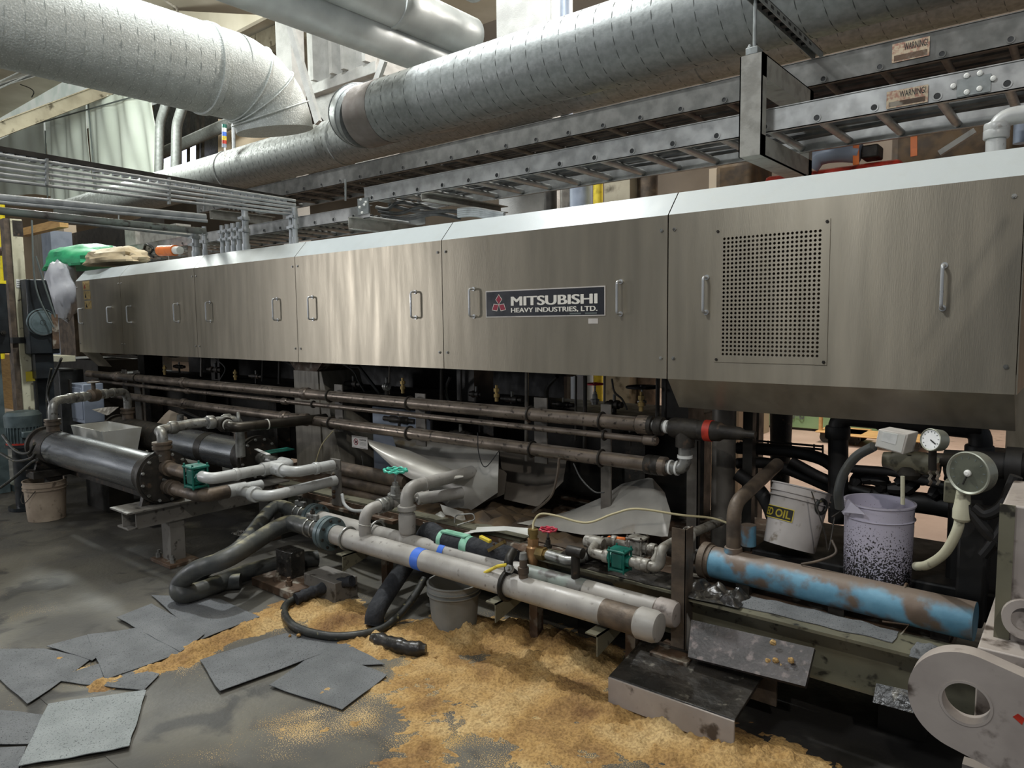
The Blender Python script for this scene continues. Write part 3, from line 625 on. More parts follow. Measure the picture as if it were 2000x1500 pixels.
# vent
vx0, vx1, vz0, vz1 = -1.348, -.855, 1.40, 2.003
vent = MB(); nx, nz_ = 23, 29; hx0, hx1, hz0, hz1 = -1.315, -.885, 1.428, 1.965; cw, ch = (hx1-hx0)/nx, (hz1-hz0)/nz_; y = YH-.004; t = .003
for (u0, u1, w0, w1) in ((vx0, hx0, vz0, vz1), (hx1, vx1, vz0, vz1), (hx0, hx1, vz0, hz0), (hx0, hx1, hz1, vz1)): vent.box((u0, y, w0), (u1, y+t, w1))
for i in range(nx):
    for j in range(nz_):
        c0x, c0z = hx0+cw*(i+.5), hz0+ch*(j+.5); o0 = len(vent.v); rr = .0062
        sq = [(-1,-1),(0,-1),(1,-1),(1,0),(1,1),(0,1),(-1,1),(-1,0)]
        for k, (sx, sz) in enumerate(sq): vent.v.append(V((c0x+sx*cw/2, y, c0z+sz*ch/2)))
        for d in (0, t):
            for k in range(8):
                an = math.atan2(sq[k][1], sq[k][0]); vent.v.append(V((c0x+rr*math.cos(an), y+d, c0z+rr*math.sin(an))))
        for k in range(8):
            l = (k+1) % 8; vent.f.append((o0+k, o0+l, o0+8+l, o0+8+k)); vent.f.append((o0+8+k, o0+8+l, o0+16+l, o0+16+k))
vp = part('perforated_vent', vent, 'hood', c6, 'perforated rectangular vent plate')
for q in ((vx0+.012, vz0+.012), (vx1-.012, vz0+.012), (vx0+.012, vz1-.012), (vx1-.012, vz1-.012)): part('screw', MB().bolt((q[0], y, q[1]), (0, -1, 0), .007, .004), 'cast', vp)
# nameplate
nx0, nx1, nz0, nz1 = -2.735, -1.93, 1.62, 1.772; yp = YH-.004
npl = part('nameplate', MB().box((nx0, yp, nz0), (nx1, YH, nz1)), 'box_white', c5, 'black nameplate with white border and red three-diamond emblem')
part('plate_face', MB().box((nx0+.006, yp-.001, nz0+.006), (nx1-.006, yp, nz1-.006)), 'plate_black', npl)
W_ = nx1-nx0; H_ = nz1-nz0; yt = yp-.0018
fit_text('MITSUBISHI', nx0+W_*.235, nx0+W_*.945, nz0+H_*.42, H_*.33, 'text_white', npl, .075, yt)
fit_text('HEAVY INDUSTRIES, LTD.', nx0+W_*.235, nx0+W_*.945, nz0+H_*.145, H_*.19, 'text_white', npl, .06, yt)
ec = V((nx0+W_*.125, yt, nz0+H_*.47))
def diamond(c_, ang, a_=.040, w2=.0185):
    u = V((math.cos(ang), 0, math.sin(ang))); n = V((-math.sin(ang), 0, math.cos(ang))); return [c_, c_+u*a_*.62+n*w2*1.2, c_+u*a_*1.25, c_+u*a_*.62-n*w2*1.2]
em = MB(); em2 = MB()
for an in (pi/2, pi*7/6, -pi/6):
    em2.prism([p+V((0, 0, 0)) for p in diamond(ec, an, .048, .0205)], (0, -.0006, 0)); em.prism([p+V((0, -.0006, 0)) for p in diamond(ec+V((math.cos(an), 0, math.sin(an)))*.003, an, .0425, .0172)], (0, -.0006, 0))
part('emblem_outline', em2, 'text_white', npl); part('emblem', em, 'logo_red', npl, 'red three-diamond emblem')
for u in (.80, .92): part('small_tag', MB().box((nx0+W_*(u-.07), yt-.0005, nz0+.01), (nx0+W_*(u+.02), yt, nz0+.018)), 'print_grey', npl)
a, b = P(1149, 622, Y=YH-.001), P(1168, 632, Y=YH-.001)
part('inspection_sticker', MB().box((a.x, YH-.0015, b.z), (b.x, YH, a.z)), 'box_white', c5, 'tiny pale sticker under the nameplate')
for i, (y0, y1) in enumerate(((550, 566), (569, 584), (588, 603))):
    a, b = P(161+i*2, y0, Y=YH-.001), P(175+i*2, y1, Y=YH-.001); s_ = part('warning_sticker', MB().box((a.x, YH-.0015, b.z), (b.x, YH, a.z)), 'sticker', c1, 'small faded yellow warning sticker')
    cx_ = a.x+(b.x-a.x)*.28; zz = b.z+(a.z-b.z)*.2; hh = (a.z-b.z)*.55
    part('pictogram', MB().prism([(cx_-hh*.45, YH-.002, zz), (cx_+hh*.45, YH-.002, zz), (cx_, YH-.002, zz+hh)], (0, .0004, 0)), 'print_black' if i else 'red_tag', s_)

# ------------------------------------------------------------ machine under the covers
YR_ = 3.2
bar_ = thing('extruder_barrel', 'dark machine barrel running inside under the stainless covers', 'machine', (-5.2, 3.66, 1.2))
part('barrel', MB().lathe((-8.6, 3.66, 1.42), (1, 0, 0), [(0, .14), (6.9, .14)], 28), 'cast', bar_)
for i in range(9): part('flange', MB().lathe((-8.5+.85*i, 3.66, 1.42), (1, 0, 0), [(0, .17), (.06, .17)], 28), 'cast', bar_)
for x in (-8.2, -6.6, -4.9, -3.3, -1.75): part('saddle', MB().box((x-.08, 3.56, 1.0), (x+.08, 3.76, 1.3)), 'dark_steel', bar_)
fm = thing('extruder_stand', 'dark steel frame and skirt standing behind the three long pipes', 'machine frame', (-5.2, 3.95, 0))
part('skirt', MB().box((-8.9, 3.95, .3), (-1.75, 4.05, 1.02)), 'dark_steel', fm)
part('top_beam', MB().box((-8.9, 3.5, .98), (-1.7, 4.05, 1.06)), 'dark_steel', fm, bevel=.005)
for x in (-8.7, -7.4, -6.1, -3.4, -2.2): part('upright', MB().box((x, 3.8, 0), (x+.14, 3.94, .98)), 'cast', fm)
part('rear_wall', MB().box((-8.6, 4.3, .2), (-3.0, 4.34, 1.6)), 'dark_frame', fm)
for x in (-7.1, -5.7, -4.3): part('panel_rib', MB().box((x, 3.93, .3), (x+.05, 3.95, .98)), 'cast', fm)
# base deck and beams
dk = thing('deck_platform', 'oily base deck of the machine behind the front beams', 'machine base', (-3.5, 3.4, 0))
part('deck', MB().box((-5.3, 2.95, .36), (-.35, 4.2, .40)), 'rusty', dk)
part('front_beam', ibeam(MB(), (-2.33, 2.86, .32), (-1.30, 2.86, .32), .16, .19), 'beam_paint', dk)
part('front_beam', ibeam(MB(), (-1.33, 2.84, .32), (.3, 2.84, .32), .18, .19), 'beam_paint', dk)
part('left_beam', ibeam(MB(), (-5.3, 3.02, .32), (-2.36, 3.02, .32), .12, .19), 'beam_paint', dk)
for x in (-4.7, -3.0, -1.9, -.5): part('foot', MB().box((x-.08, 2.95, 0), (x+.08, 3.15, .36)), 'dark_steel', dk)
for x in (-4.6, -3.2, -1.9, -.6): part('foot', MB().box((x-.08, 3.9, 0), (x+.08, 4.1, .36)), 'dark_steel', dk)
def lumpy(name, label, x0, x1, y0, y1, z, m, hgt=.02, seed=0, cat='debris', th=.003, n=26, kind=None):
    def fn(u, v):
        x, y = x0+(x1-x0)*u, y0+(y1-y0)*v
        ed = min(u, 1-u, v, 1-v)*6; ed = min(1, ed)
        return (x+.02*noise.noise(V((x*9, y*9, seed))), y+.02*noise.noise(V((x*9, y*9, seed+5))), z+hgt*ed*(.5+noise.fractal(V((x*12, y*12, seed)), 1, 2, 4)))
    return solo(name, MB().sheet(fn, n, n, th), m, label, cat, kind=kind)
lumpy('sludge', 'brown crusted sludge on the base deck between the curled sheets', -3.35, -2.0, 3.02, 3.6, .405, 'wood_dark', .05, 1, kind='stuff')
lumpy('oily_mat', 'black oily mat lying on the beam under the green strainer', XR(1085, 2.86, .415), XR(1360, 2.86, .415), 2.79, 2.97, .418, 'oily', .012, 4, 'mat')
lumpy('pale_rag_strip', 'long pale grey rag strip lying on the beam below the blue pipe', XR(1400, 2.84, .415), XR(1745, 2.84, .415), 2.80, 2.93, .418, 'pad', .014, 7, 'rag')
lumpy('folded_rag', 'folded black and cream rag on the beam, left of the blue pipe', XR(1345, 2.84, .415), XR(1455, 2.84, .415), 2.74, 2.9, .425, 'oily', .045, 9, 'rag')
lumpy('torn_rag', 'torn grey rag hanging on the beam near the round lug plate', XR(1785, 2.84, .415), XR(1850, 2.84, .415), 2.72, 2.86, .418, 'pad', .02, 11, 'rag')

# pedestal and posts
a, b = P(580, 850, Y=3.42), P(627, 850, Y=3.42)
pd = thing('machine_pedestal', 'wide grey steel pedestal behind the long pipes, left of the caution sign', 'pedestal', ((a.x+b.x)/2, 3.42, .4))
part('body', MB().rings([[V((a.x, 3.42, .4)), V((b.x+.28, 3.42, .4)), V((b.x+.28, 3.8, .4)), V((a.x, 3.8, .4))], [V((a.x, 3.42, 1.22)), V((b.x+.03, 3.42, 1.22)), V((b.x+.03, 3.8, 1.22)), V((a.x, 3.8, 1.22))]]), 'column_grey', pd, bevel=.005)
part('front_plate', MB().prism([(a.x, 3.41, .4), (b.x+.02, 3.41, .4), (b.x, 3.41, 1.22), (a.x, 3.41, 1.22)], (0, .012, 0)), 'column_grey', pd, bevel=.003)
part('cap', MB().prism([(a.x-.06, 3.4, 1.31), (b.x+.1, 3.4, 1.31), (b.x, 3.4, 1.22), (a.x+.04, 3.4, 1.22)], (0, .3, 0)), 'rusty', pd)
solo('dark_upright', MB().box((b.x+.42, 3.6, .4), (b.x+1.0, 3.66, .95)), 'box_grey', 'blue grey cabinet panel behind the caution sign', 'panel', bevel=.004)
def post(label, px0, px1, py, Y, z0, z1, m='post_steel', d=.012, cat='post', name='flat_post'):
    a, b = P(px0, py, Y=Y), P(px1, py, Y=Y); return solo(name, MB().box((a.x, Y, z0), (b.x, Y+d, z1)), m, label, cat, bevel=.002)
post('first flat post clamped to the long pipes at left, near the second tank', 262, 273, 760, 3.25, .55, 1.13)
post('narrow flat post just left of the first clamped post', 238, 247, 740, 3.3, .8, 1.13)
post('flat post holding the long pipes right of the pedestal', 654, 669, 800, 3.25, .80, 1.15)
post('flat post holding the long pipes below the fourth cover seam', 811, 830, 800, 3.25, .78, 1.13)
post('flat post holding the long pipes under the nameplate', 1043, 1068, 830, 3.25, .78, 1.16)
post('tall flat post running from the long pipes down past the curved board', 1173, 1193, 900, 3.25, .40, 1.15)
solo('slotted_post', channel_bar(P(1355, 940, Y=3.35)-V((0, 0, .5)), P(1355, 860, Y=3.35), .06, .03, (0, 1, 0)), 'post_steel', 'slotted strut post behind the elbow at the right end of the long pipes', 'post')
sp_ = bpy.data.objects['slotted_post']
x0 = P(1398, 950, Y=3.5).x
solo('round_column', MB().cyl((x0+.04, 3.5, .38), (x0+.04, 3.5, 1.22), .06, None, 24), 'post_steel', 'round grey column left of the dark pipe frame', 'column')
solo('round_column', MB().box((x0+.12, 3.55, .38), (x0+.17, 3.6, 1.22)), 'dark_steel', 'dark square column right beside the round grey one', 'column')
cl = P(1525, 850, Y=4.1); solo('cone_leg', MB().cyl((cl.x, 4.1, .41), (cl.x, 4.1, 1.30), .045, .068, 24), 'cast', 'dark tapered leg standing in front of the green container', 'leg')

# three long pipes
def long_pipe(label, z, r, px0, px1, clamps, joints, extra=None):
    x0, x1 = XR(px0, YR_, z), XR(px1, YR_, z); o = thing('long_pipe', label, 'pipe', ((x0+x1)/2, YR_, z))
    part('pipe', MB().cyl((x0, YR_, z), (x1, YR_, z), r, None, 24), 'pipe_brown', o)
    for p in clamps:
        x = XR(p, YR_, z); part('u_bolt', MB().torus((x, YR_, z), (1, 0, 0), r+.006, .006, 28, 8), 'cast', o)
    for p in joints:
        x = XR(p, YR_, z); part('coupling', MB().lathe((x-.04, YR_, z), (1, 0, 0), [(0, r+.002), (.01, r+.010), (.07, r+.010), (.08, r+.002)], 24), 'pipe_brown', o)
    return o
zt_, zm_, zb_ = 1.068, .992, .868
l1 = long_pipe('uppermost of the three long brown pipes, ending in the red tagged valve', zt_, .038, 172, 1262, (268, 645, 800, 1036, 1176), (230, 360, 597, 1258))
l2 = long_pipe('thin middle one of the three long brown pipes', zm_, .017, 180, 1277, (612, 1181), (367, 557, 1270))
l3 = long_pipe('lowest of the three long brown pipes, with the elbow at its right end', zb_, .038, 225, 1300, (648, 800, 1040, 1175), (360, 556, 595, 1290))
xe = XR(1338, YR_, 1.0)
x1 = XR(1262, YR_, zt_)
part('nipple', MB().cyl((x1, YR_, zt_), (xe, YR_, zt_), .03), 'fitting', l1)
collars(l1, [(x1+.02, YR_, zt_), (x1+.075, YR_, zt_)], (1, 0, 0), .048, .04, 'cast')
for d in (.115, .15): part('seal_tape', MB().lathe((x1+d-.008, YR_, zt_), (1, 0, 0), [(0, .033), (.016, .033)], 20), 'plain_white', l1)
part('tee', MB().lathe((xe-.075, YR_, zt_), (1, 0, 0), [(0, .045), (.02, .05), (.13, .05), (.15, .045)], 24).cyl((xe, YR_, zt_), (xe, YR_, zt_-.09), .047), 'cast', l1)
part('check_valve', MB().lathe((xe+.075, YR_, zt_), (1, 0, 0), [(0, .045), (.03, .05), (.10, .046), (.12, .035), (.2, .03), (.22, .018), (.27, .018)], 24), 'cast', l1)
part('red_tag', MB().lathe((xe+.105, YR_, zt_), (1, 0, 0), [(0, .0515), (.035, .0515)], 24), 'red_tag', l1, 'red paper tag wrapped on the valve')
part('riser', MB().tube([(xe, YR_, zt_-.05), (xe, YR_, zb_), (XR(1298, YR_, zb_), YR_, zb_)], .033, 20, fil=.07), 'fitting', l3)
for z in (zb_+.055, zt_-.075): part('seal_tape', MB().lathe((xe, YR_, z), (0, 0, 1), [(0, .037), (.014, .037)], 20), 'plain_white', l3)
for d in (.03, .065): part('seal_tape', MB().lathe((XR(1298, YR_, zb_)+d, YR_, zb_), (1, 0, 0), [(0, .037), (.01, .037)], 20), 'plain_white', l3)
collars(l3, [(xe-.15, YR_, zb_), (xe-.19, YR_, zb_)], (1, 0, 0), .05, .04, 'cast')

# brass fittings and small valves on top of the rails
def small_valve(label, px, py0, py1, Y=3.3, m='brass', r=.012):
    a, b = P(px, py1, Y=Y), P(px, py0, Y=Y); h = (b-a).length; o = thing('brass_fitting', label, 'fitting', a)
    part('body', MB().lathe(a, (0, 0, 1), [(0, r), (h*.25, r), (h*.26, r*1.5), (h*.45, r*1.5), (h*.46, r*.9), (h*.6, r*.9)], 10), m, o)
    part('hex_cap', MB().lathe(a+V((0, 0, h*.6)), (0, 0, 1), [(0, r*1.5), (h*.2, r*1.5), (h*.21, r*.7), (h*.4, r*.7)], 6), m, o); return o
for x, y0, y1, l in ((322, 713, 732, 'brass fitting above the long pipes, farthest left'), (460, 722, 742, 'brass fitting above the long pipes, under the third cover'), (787, 738, 768, 'brass fitting above the long pipes, right of the pedestal'),
                  (970, 752, 784, 'brass fitting above the long pipes, under the nameplate'), (1252, 765, 803, 'tall brass fitting at the right end of the long pipes')): small_valve(l, x, y0, y1)
def handwheel(parent, c, R, m, tilt=(0, 0, 1), r=.008, spokes=5, lobes=0):
    ax = V(tilt).normalized(); c = V(c); a, b = frame(ax); mb = MB()
    if lobes:
        pts = [];
        n = 60; rr = []
        for i in range(n):
            t = 2*pi*i/n; o = a*math.cos(t)+b*math.sin(t); q = R*(1+.06*math.cos(lobes*t)); k_ = r*(1+.35*math.cos(lobes*t))
            rr.append([c+o*q+(o*math.cos(2*pi*k/8)+ax*math.sin(2*pi*k/8))*k_ for k in range(8)])
        mb.rings(rr, True, True)
    else: mb.torus(c, ax, R, r, 32, 8)
    for i in range(spokes):
        t = 2*pi*i/spokes+.3; o = a*math.cos(t)+b*math.sin(t); mb.bar(c, c+o*R, r*1.3, r*.9, ax)
    mb.cyl(c-ax*.008, c+ax*.01, .012)
    return part('handwheel', mb, m, parent)
def wheel_valve(name, label, base, top, R, mw, mb_='fitting', lobes=0, body=.022, cat='valve'):
    base, top = V(base), V(top); o = thing(name, label, cat, base); d = (top-base); h = d.length; ax = d.normalized()
    part('stem', MB().cyl(base+ax*h*.4, top, .006), 'stain_steel', o)
    part('bonnet', MB().lathe(base, ax, [(0, body), (h*.12, body), (h*.14, body*1.25), (h*.26, body*1.25), (h*.28, body*.8), (h*.5, body*.7), (h*.52, body*.5), (h*.62, body*.5)], 8), mb_, o)
    handwheel(o, top, R, mw, ax, lobes=lobes, r=.007 if R > .05 else .005); return o
wheel_valve('gate_valve', 'red handwheel valve in the dark gap above the long pipes', P(1162, 790, Y=3.6), P(1162, 750, Y=3.6), .05, 'red')
wheel_valve('gate_valve', 'black handwheel valve just left of the deep rightmost cover', P(1254, 792, Y=3.55), P(1254, 756, Y=3.55), .085, 'black')
# hoses and rods hanging in the gap
rods = [(393, 700, 735), (512, 708, 745), (545, 710, 750), (862, 725, 800), (1028, 735, 900), (1124, 742, 860), (1142, 742, 905), (1180, 742, 800), (1284, 742, 815), (1300, 745, 815), (760, 715, 770), (900, 725, 790)]
rods.sort()
for i, (x, y0, y1) in enumerate(rods):
    solo('thin_rod', MB().cyl(P(x, y1, Y=3.45), P(x+1, y0-8, Y=3.45), .007 if i % 2 else .012, None, 8), 'dark_steel' if i % 3 else 'post_steel', ORD[i]+' thin vertical rod from the left in the gap under the covers', 'rod', 'rods under the covers')
hs = [((555, 705), (590, 720), (615, 700), (640, 722)), ((660, 705), (690, 725), (700, 745), (712, 765)), ((880, 735), (872, 760), (880, 790), (892, 800)), ((1195, 740), (1200, 765), (1215, 780), (1225, 800)), ((1088, 735), (1070, 755), (1068, 775), (1075, 800)), ((420, 700), (440, 720), (430, 745), (455, 750)), ((700, 715), (735, 760), (745, 770), (760, 768))]
for i, q in enumerate(hs):
    solo('wire', MB().tube(smoothpath([P(x, y, Y=3.45+.03*k) for k, (x, y) in enumerate(q)]), .006 if i % 2 else .013, 8), 'black' if i % 2 == 0 else 'cable', ('black hose looping under the third cover', 'dark wire dropping right of the pedestal', 'dark hose curving under the cover seam left of the nameplate', 'black hose curving down left of the black handwheel', 'thin wire under the nameplate', 'dark hose far left in the gap under the covers', 'thin wire slanting to the long pipes right of the pedestal')[i], 'hose')
for i, (x, y, w_, h_, Y, m) in enumerate(((350, 716, 20, 8, 3.5, 'cast'), (420, 722, 26, 12, 3.55, 'cast'), (500, 735, 24, 10, 3.55, 'cast'), (690, 750, 30, 14, 3.6, 'cast'), (755, 755, 10, 16, 3.4, 'fitting'), (930, 770, 24, 14, 3.55, 'cast'), (1000, 780, 40, 14, 3.6, 'cast'), (1100, 790, 40, 12, 3.6, 'cast'), (1200, 790, 30, 18, 3.6, 'cast'), (780, 820, 60, 14, 3.6, 'cast'), (900, 850, 40, 20, 3.7, 'cast'), (1230, 850, 40, 14, 3.6, 'cast'))):
    c0 = P(x, y, Y=Y); r = abs(P(x, y-h_/2, Y=Y).z-P(x, y+h_/2, Y=Y).z)/2; L_ = abs(P(x-w_/2, y, Y=Y).x-P(x+w_/2, y, Y=Y).x)
    o = thing('union_valve', ('union valve in the shade behind the long pipes, '+ORD[i]+' from the left') if i < 9 else 'lower union valve in the shade behind the long pipes, '+ORD[i-9]+' from the left', 'valve', c0, 'union valves behind the long pipes')
    part('body', MB().lathe(c0-V((L_/2, 0, 0)), (1, 0, 0), [(0, r*.7), (L_*.2, r*.7), (L_*.22, r), (L_*.4, r), (L_*.5, r*.8), (L_*.6, r), (L_*.78, r), (L_*.8, r*.7), (L_, r*.7)], 12), m, o)
    part('stem', MB().cyl(c0, c0+V((0, 0, r*2.2)), r*.35, None, 8), 'fitting', o)
    part('branch', MB().cyl(c0-V((0, 0, r*3)), c0, r*.5, None, 8), 'dark_steel', o)

# caution sign
a, b = P(687, 850, Y=3.24), P(718, 878, Y=3.24)
sg = thing('caution_sign', 'small white caution sign with a red prohibition circle under the long pipes', 'sign', (a.x, 3.24, b.z))
part('sign_plate', MB().box((a.x, 3.24, b.z), (b.x, 3.243, a.z)), 'sign_white', sg)
W1, H1 = b.x-a.x, a.z-b.z
for z in (.06, .92): part('border', MB().box((a.x+W1*.04, 3.2392, b.z+H1*z), (a.x+W1*.96, 3.24, b.z+H1*(z+.015))), 'print_black', sg)
cc = V((a.x+W1*.27, 3.239, b.z+H1*.5)); part('prohibition_circle', MB().torus(cc, (0, 1, 0), H1*.25, .0022, 24, 6).bar(cc+V((-H1*.17, 0, H1*.17)), cc+V((H1*.17, 0, -H1*.17)), .003, .002, (0, 1, 0)), 'logo_red', sg)
part('pictogram', MB().box(cc+V((-H1*.1, .0003, -H1*.12)), cc+V((H1*.12, .0006, H1*.1))), 'print_black', sg)
fit_text('CAUTION', a.x+W1*.5, a.x+W1*.92, b.z+H1*.66, H1*.13, 'print_black', sg, .01, 3.2392)
for i in range(3): part('fine_print', MB().box((a.x+W1*.5, 3.2392, b.z+H1*(.5-.1*i)), (a.x+W1*.9, 3.24, b.z+H1*(.52-.1*i))), 'print_grey', sg)

# curled sheets
def quadsheet(name, label, top, bot, Y0, Y1, m, bulge=.0, wave=0, cat='sheet', th=.002, nu=24, nv=14, wob=1.0):
    """sheet lofted between an upper and a lower pixel polyline; Y runs from Y0 (top) to Y1 (bottom)"""
    def along(pl, u):
        L_ = [0]
        for i in range(len(pl)-1): L_.append(L_[-1]+math.hypot(pl[i+1][0]-pl[i][0], pl[i+1][1]-pl[i][1]))
        t = u*L_[-1]
        for i in range(len(pl)-1):
            if t <= L_[i+1]+1e-9:
                s = (t-L_[i])/max(1e-9, L_[i+1]-L_[i]); return pl[i][0]+(pl[i+1][0]-pl[i][0])*s, pl[i][1]+(pl[i+1][1]-pl[i][1])*s
        return pl[-1]
    def fn(u, v):
        p, q = along(top, u), along(bot, u); Y = Y0+(Y1-Y0)*v-bulge*math.sin(pi*v)+wave*math.sin(u*5+v*2)
        return P(p[0]*(1-v)+q[0]*v, p[1]*(1-v)+q[1]*v, Y=Y)
    return solo(name, MB().sheet(fn, nu, nv, th), m, label, cat)
quadsheet('curled_sheet', 'folded metal sheet slanting down from the caution sign', [(718, 858), (800, 880), (905, 928)], [(722, 870), (770, 915), (800, 935), (850, 946), (905, 932)], 3.2, 3.05, 'sheet', .05)
quadsheet('curled_sheet', 'large pale sheet with brown drips, behind the folded one', [(765, 846), (832, 855), (832, 856), (975, 868)], [(800, 960), (850, 985), (900, 1010), (972, 962)], 3.48, 3.25, 'sheet', .10, .02)
quadsheet('curled_sheet', 'dark curled sheet right of the large pale sheet', [(975, 868), (1030, 875), (1108, 890)], [(985, 975), (1050, 990), (1100, 940)], 3.62, 3.38, 'sheet_dull', -.08, .01)
quadsheet('curled_sheet', 'narrow strip curling behind the edge of the large pale sheet', [(970, 905), (990, 925)], [(940, 985), (985, 965)], 3.4, 3.35, 'sheet_dull', .02)
quadsheet('curved_board', 'wide curved beige board with a rounded right end behind the tall flat post', [(1110, 1000), (1175, 972), (1215, 945), (1272, 932), (1298, 962)], [(1010, 1022), (1140, 1045), (1250, 1042), (1304, 1050), (1311, 1005)], 3.38, 3.15, 'sheet', .04)
quadsheet('white_sheet', 'bent white sheet with a raised corner, lying behind the black insulated pipe', [(826, 1018), (862, 998), (886, 1028)], [(826, 1020), (850, 1036), (890, 1048)], 3.05, 2.93, 'sheet_white', -.02)
quadsheet('white_sheet', 'long white strip of sheet stretching to the brass valve', [(884, 1040), (925, 1030), (985, 1028), (1035, 1032)], [(886, 1050), (925, 1040), (990, 1036), (1050, 1050)], 3.0, 2.92, 'sheet_white', 0)
solo('sheet_handle', MB().tube([P(888, 1036, Y=2.98), P(888, 1006, Y=3.0), P(925, 1003, Y=3.05), P(928, 1015, Y=3.05), P(893, 1026, Y=2.95)], .004, 8, fil=.03), 'fitting', 'bent metal handle standing on the white sheet', 'handle')
quadsheet('grey_offcut', 'grey plastic offcut between the two white headers and the beam', [(1052, 1090), (1110, 1085), (1165, 1110)], [(1085, 1120), (1150, 1150), (1215, 1158)], 2.93, 2.80, 'pipe_green', 0)
quadsheet('curled_sheet', 'small pale sheet under the handwheel riser', [(860, 985), (905, 1000)], [(880, 1040), (915, 1035)], 3.1, 3.0, 'sheet', 0)
# thin hanging wires by the sheets
for q, m, r, l in ((((933, 845), (935, 885), (948, 912), (975, 880)), 'black', .003, 'thin black wire looping in front of the large pale sheet'),
                (((1092, 895), (1088, 930), (1075, 970), (1040, 1000)), 'pipe_brown', .008, 'brown tube hanging from the lowest long pipe'),
                (((1120, 905), (1135, 935), (1160, 960), (1180, 962)), 'cable', .004, 'thin cable sagging behind the tall flat post'),
                (((650, 842), (628, 870), (616, 905)), 'cord', .004, 'pale cord hanging from the long pipes in front of the pedestal'),
                (((706, 890), (715, 935), (735, 965)), 'cable', .002, 'very thin wire hanging below the caution sign')):
    solo('wire', MB().tube(smoothpath([P(x, y, Y=3.15) for x, y in q]), r, 6), m, l, 'wire')

# ------------------------------------------------------------ two tanks (heat exchangers) at left
def tank(label, Y, Z, r, px0, px1, R, m, noz, frame_m='cast'):
    x0, x1 = XR(px0, Y, Z), XR(px1, Y, Z); o = thing('heat_exchanger', label, 'heat exchanger', ((x0+x1)/2, Y, Z-r)); L_ = x1-x0
    part('shell', MB().lathe((x0, Y, Z), (1, 0, 0), [(0, r), (L_, r)], 40), m, o)
    part('left_head', MB().lathe((x0-.03, Y, Z), (1, 0, 0), [(-.06, r*.6), (-.05, r*.9), (0, r*1.05), (.0, r*1.18), (.04, r*1.18), (.04, r*1.03), (.30, r*1.03)], 40), frame_m, o)
    part('right_head', MB().lathe((x1-.18, Y, Z), (1, 0, 0), [(0, r*1.03), (.14, r*1.03)], 40), frame_m, o)
    part('flange', MB().lathe((x1-.04, Y, Z), (1, 0, 0), [(0, R), (.03, R), (.032, R*.92), (.05, R*.92), (.055, R*.7)], 40), frame_m, o)
    for k in range(12):
        t = 2*pi*k/12+.2; part('bolt', MB().bolt((x1+.012, Y+R*.86*math.cos(t), Z+R*.86*math.sin(t)), (1, 0, 0), .011, .01), 'fitting', o)
    for x in noz:
        X = XR(x, Y, Z+r); part('nozzle', MB().lathe((X, Y, Z+r*.8), (0, 0, 1), [(0, .048), (r*.2+.05, .048), (r*.2+.052, .062), (r*.2+.07, .062), (r*.2+.072, .055), (r*.2+.082, .055), (r*.2+.084, .062), (r*.2+.10, .062)], 24), 'cast_brown', o)
    for x in (x0+.12, x1-.06): part('saddle', MB().prism([(x-.02, Y-r*1.05, Z-r-.04), (x-.02, Y+r*1.05, Z-r-.04), (x-.02, Y+r*.8, Z-r*.4), (x-.02, Y-r*.8, Z-r*.4)], (.04, 0, 0)), frame_m, o)
    return o, x0, x1
YA_, ZA_ = 2.155, .60; YB_, ZB_ = 2.9, .60
hA, ax0, ax1 = tank('long shiny steel tank in front at left, with a bolted flange', YA_, ZA_, .135, 92, 322, .178, 'stain_steel', (104, 318))
hB, bx0, bx1 = tank('second tank behind the shiny one, dark left half and silver right half', YB_, ZB_, .125, 232, 505, .165, 'stain_steel', (250, 470))
part('wrap', MB().lathe((bx0+.2, YB_, ZB_), (1, 0, 0), [(0, .1285), (1.0, .1285)], 40), 'cast', hB, 'dark painted half of the shell')
part('band', MB().lathe((bx1-.75, YB_, ZB_), (1, 0, 0), [(0, .1275), (.1, .1275)], 40), 'dark_steel', hB)
part('clamp_ear', MB().cyl((ax1+.02, YA_-.02, ZA_-.01), (ax1+.05, YA_-.02, ZA_-.01), .009), 'fitting', hA)
# pipework between the tanks
xn = XR(104, YA_, .8); xm_ = XR(250, YB_, .8); zp = P(150, 790, X=xn).z if False else P(104, 790, Y=YA_).z-.0
zp = P(110, 782, Y=YA_).z-.01
cp = thing('crossover_pipe', 'steel crossover pipe with unions joining the left ends of both tanks', 'pipe', (xn, YA_, ZA_+.2))
xb_ = xm_
part('pipe', MB().tube([(xn, YA_, ZA_+.19), (xn, YA_, zp), (xb_, YB_, zp), (xb_, YB_, ZB_+.19)], .035, 20, fil=.09), 'fitting', cp)
dd = V((xb_-xn, YB_-YA_, 0)); dn = dd.normalized()
collars(cp, [V((xn, YA_, zp))+dd*t for t in (.22, .30, .38, .60, .68, .80)], dn, .043, .05, 'fitting', 'union')
part('valve_body', MB().lathe(V((xn, YA_, zp))+dd*.46, dn, [(0, .04), (.02, .056), (.09, .056), (.11, .04)], 20).cyl(V((xn, YA_, zp))+dd*.53, V((xn, YA_, zp+.12))+dd*.53, .018), 'cast_brown', cp)
part('valve_lever', MB().cyl(V((xn, YA_, zp+.11))+dd*.53, V((xn, YA_, zp+.12))+dd*.53, .05, None, 16), 'cast_brown', cp)
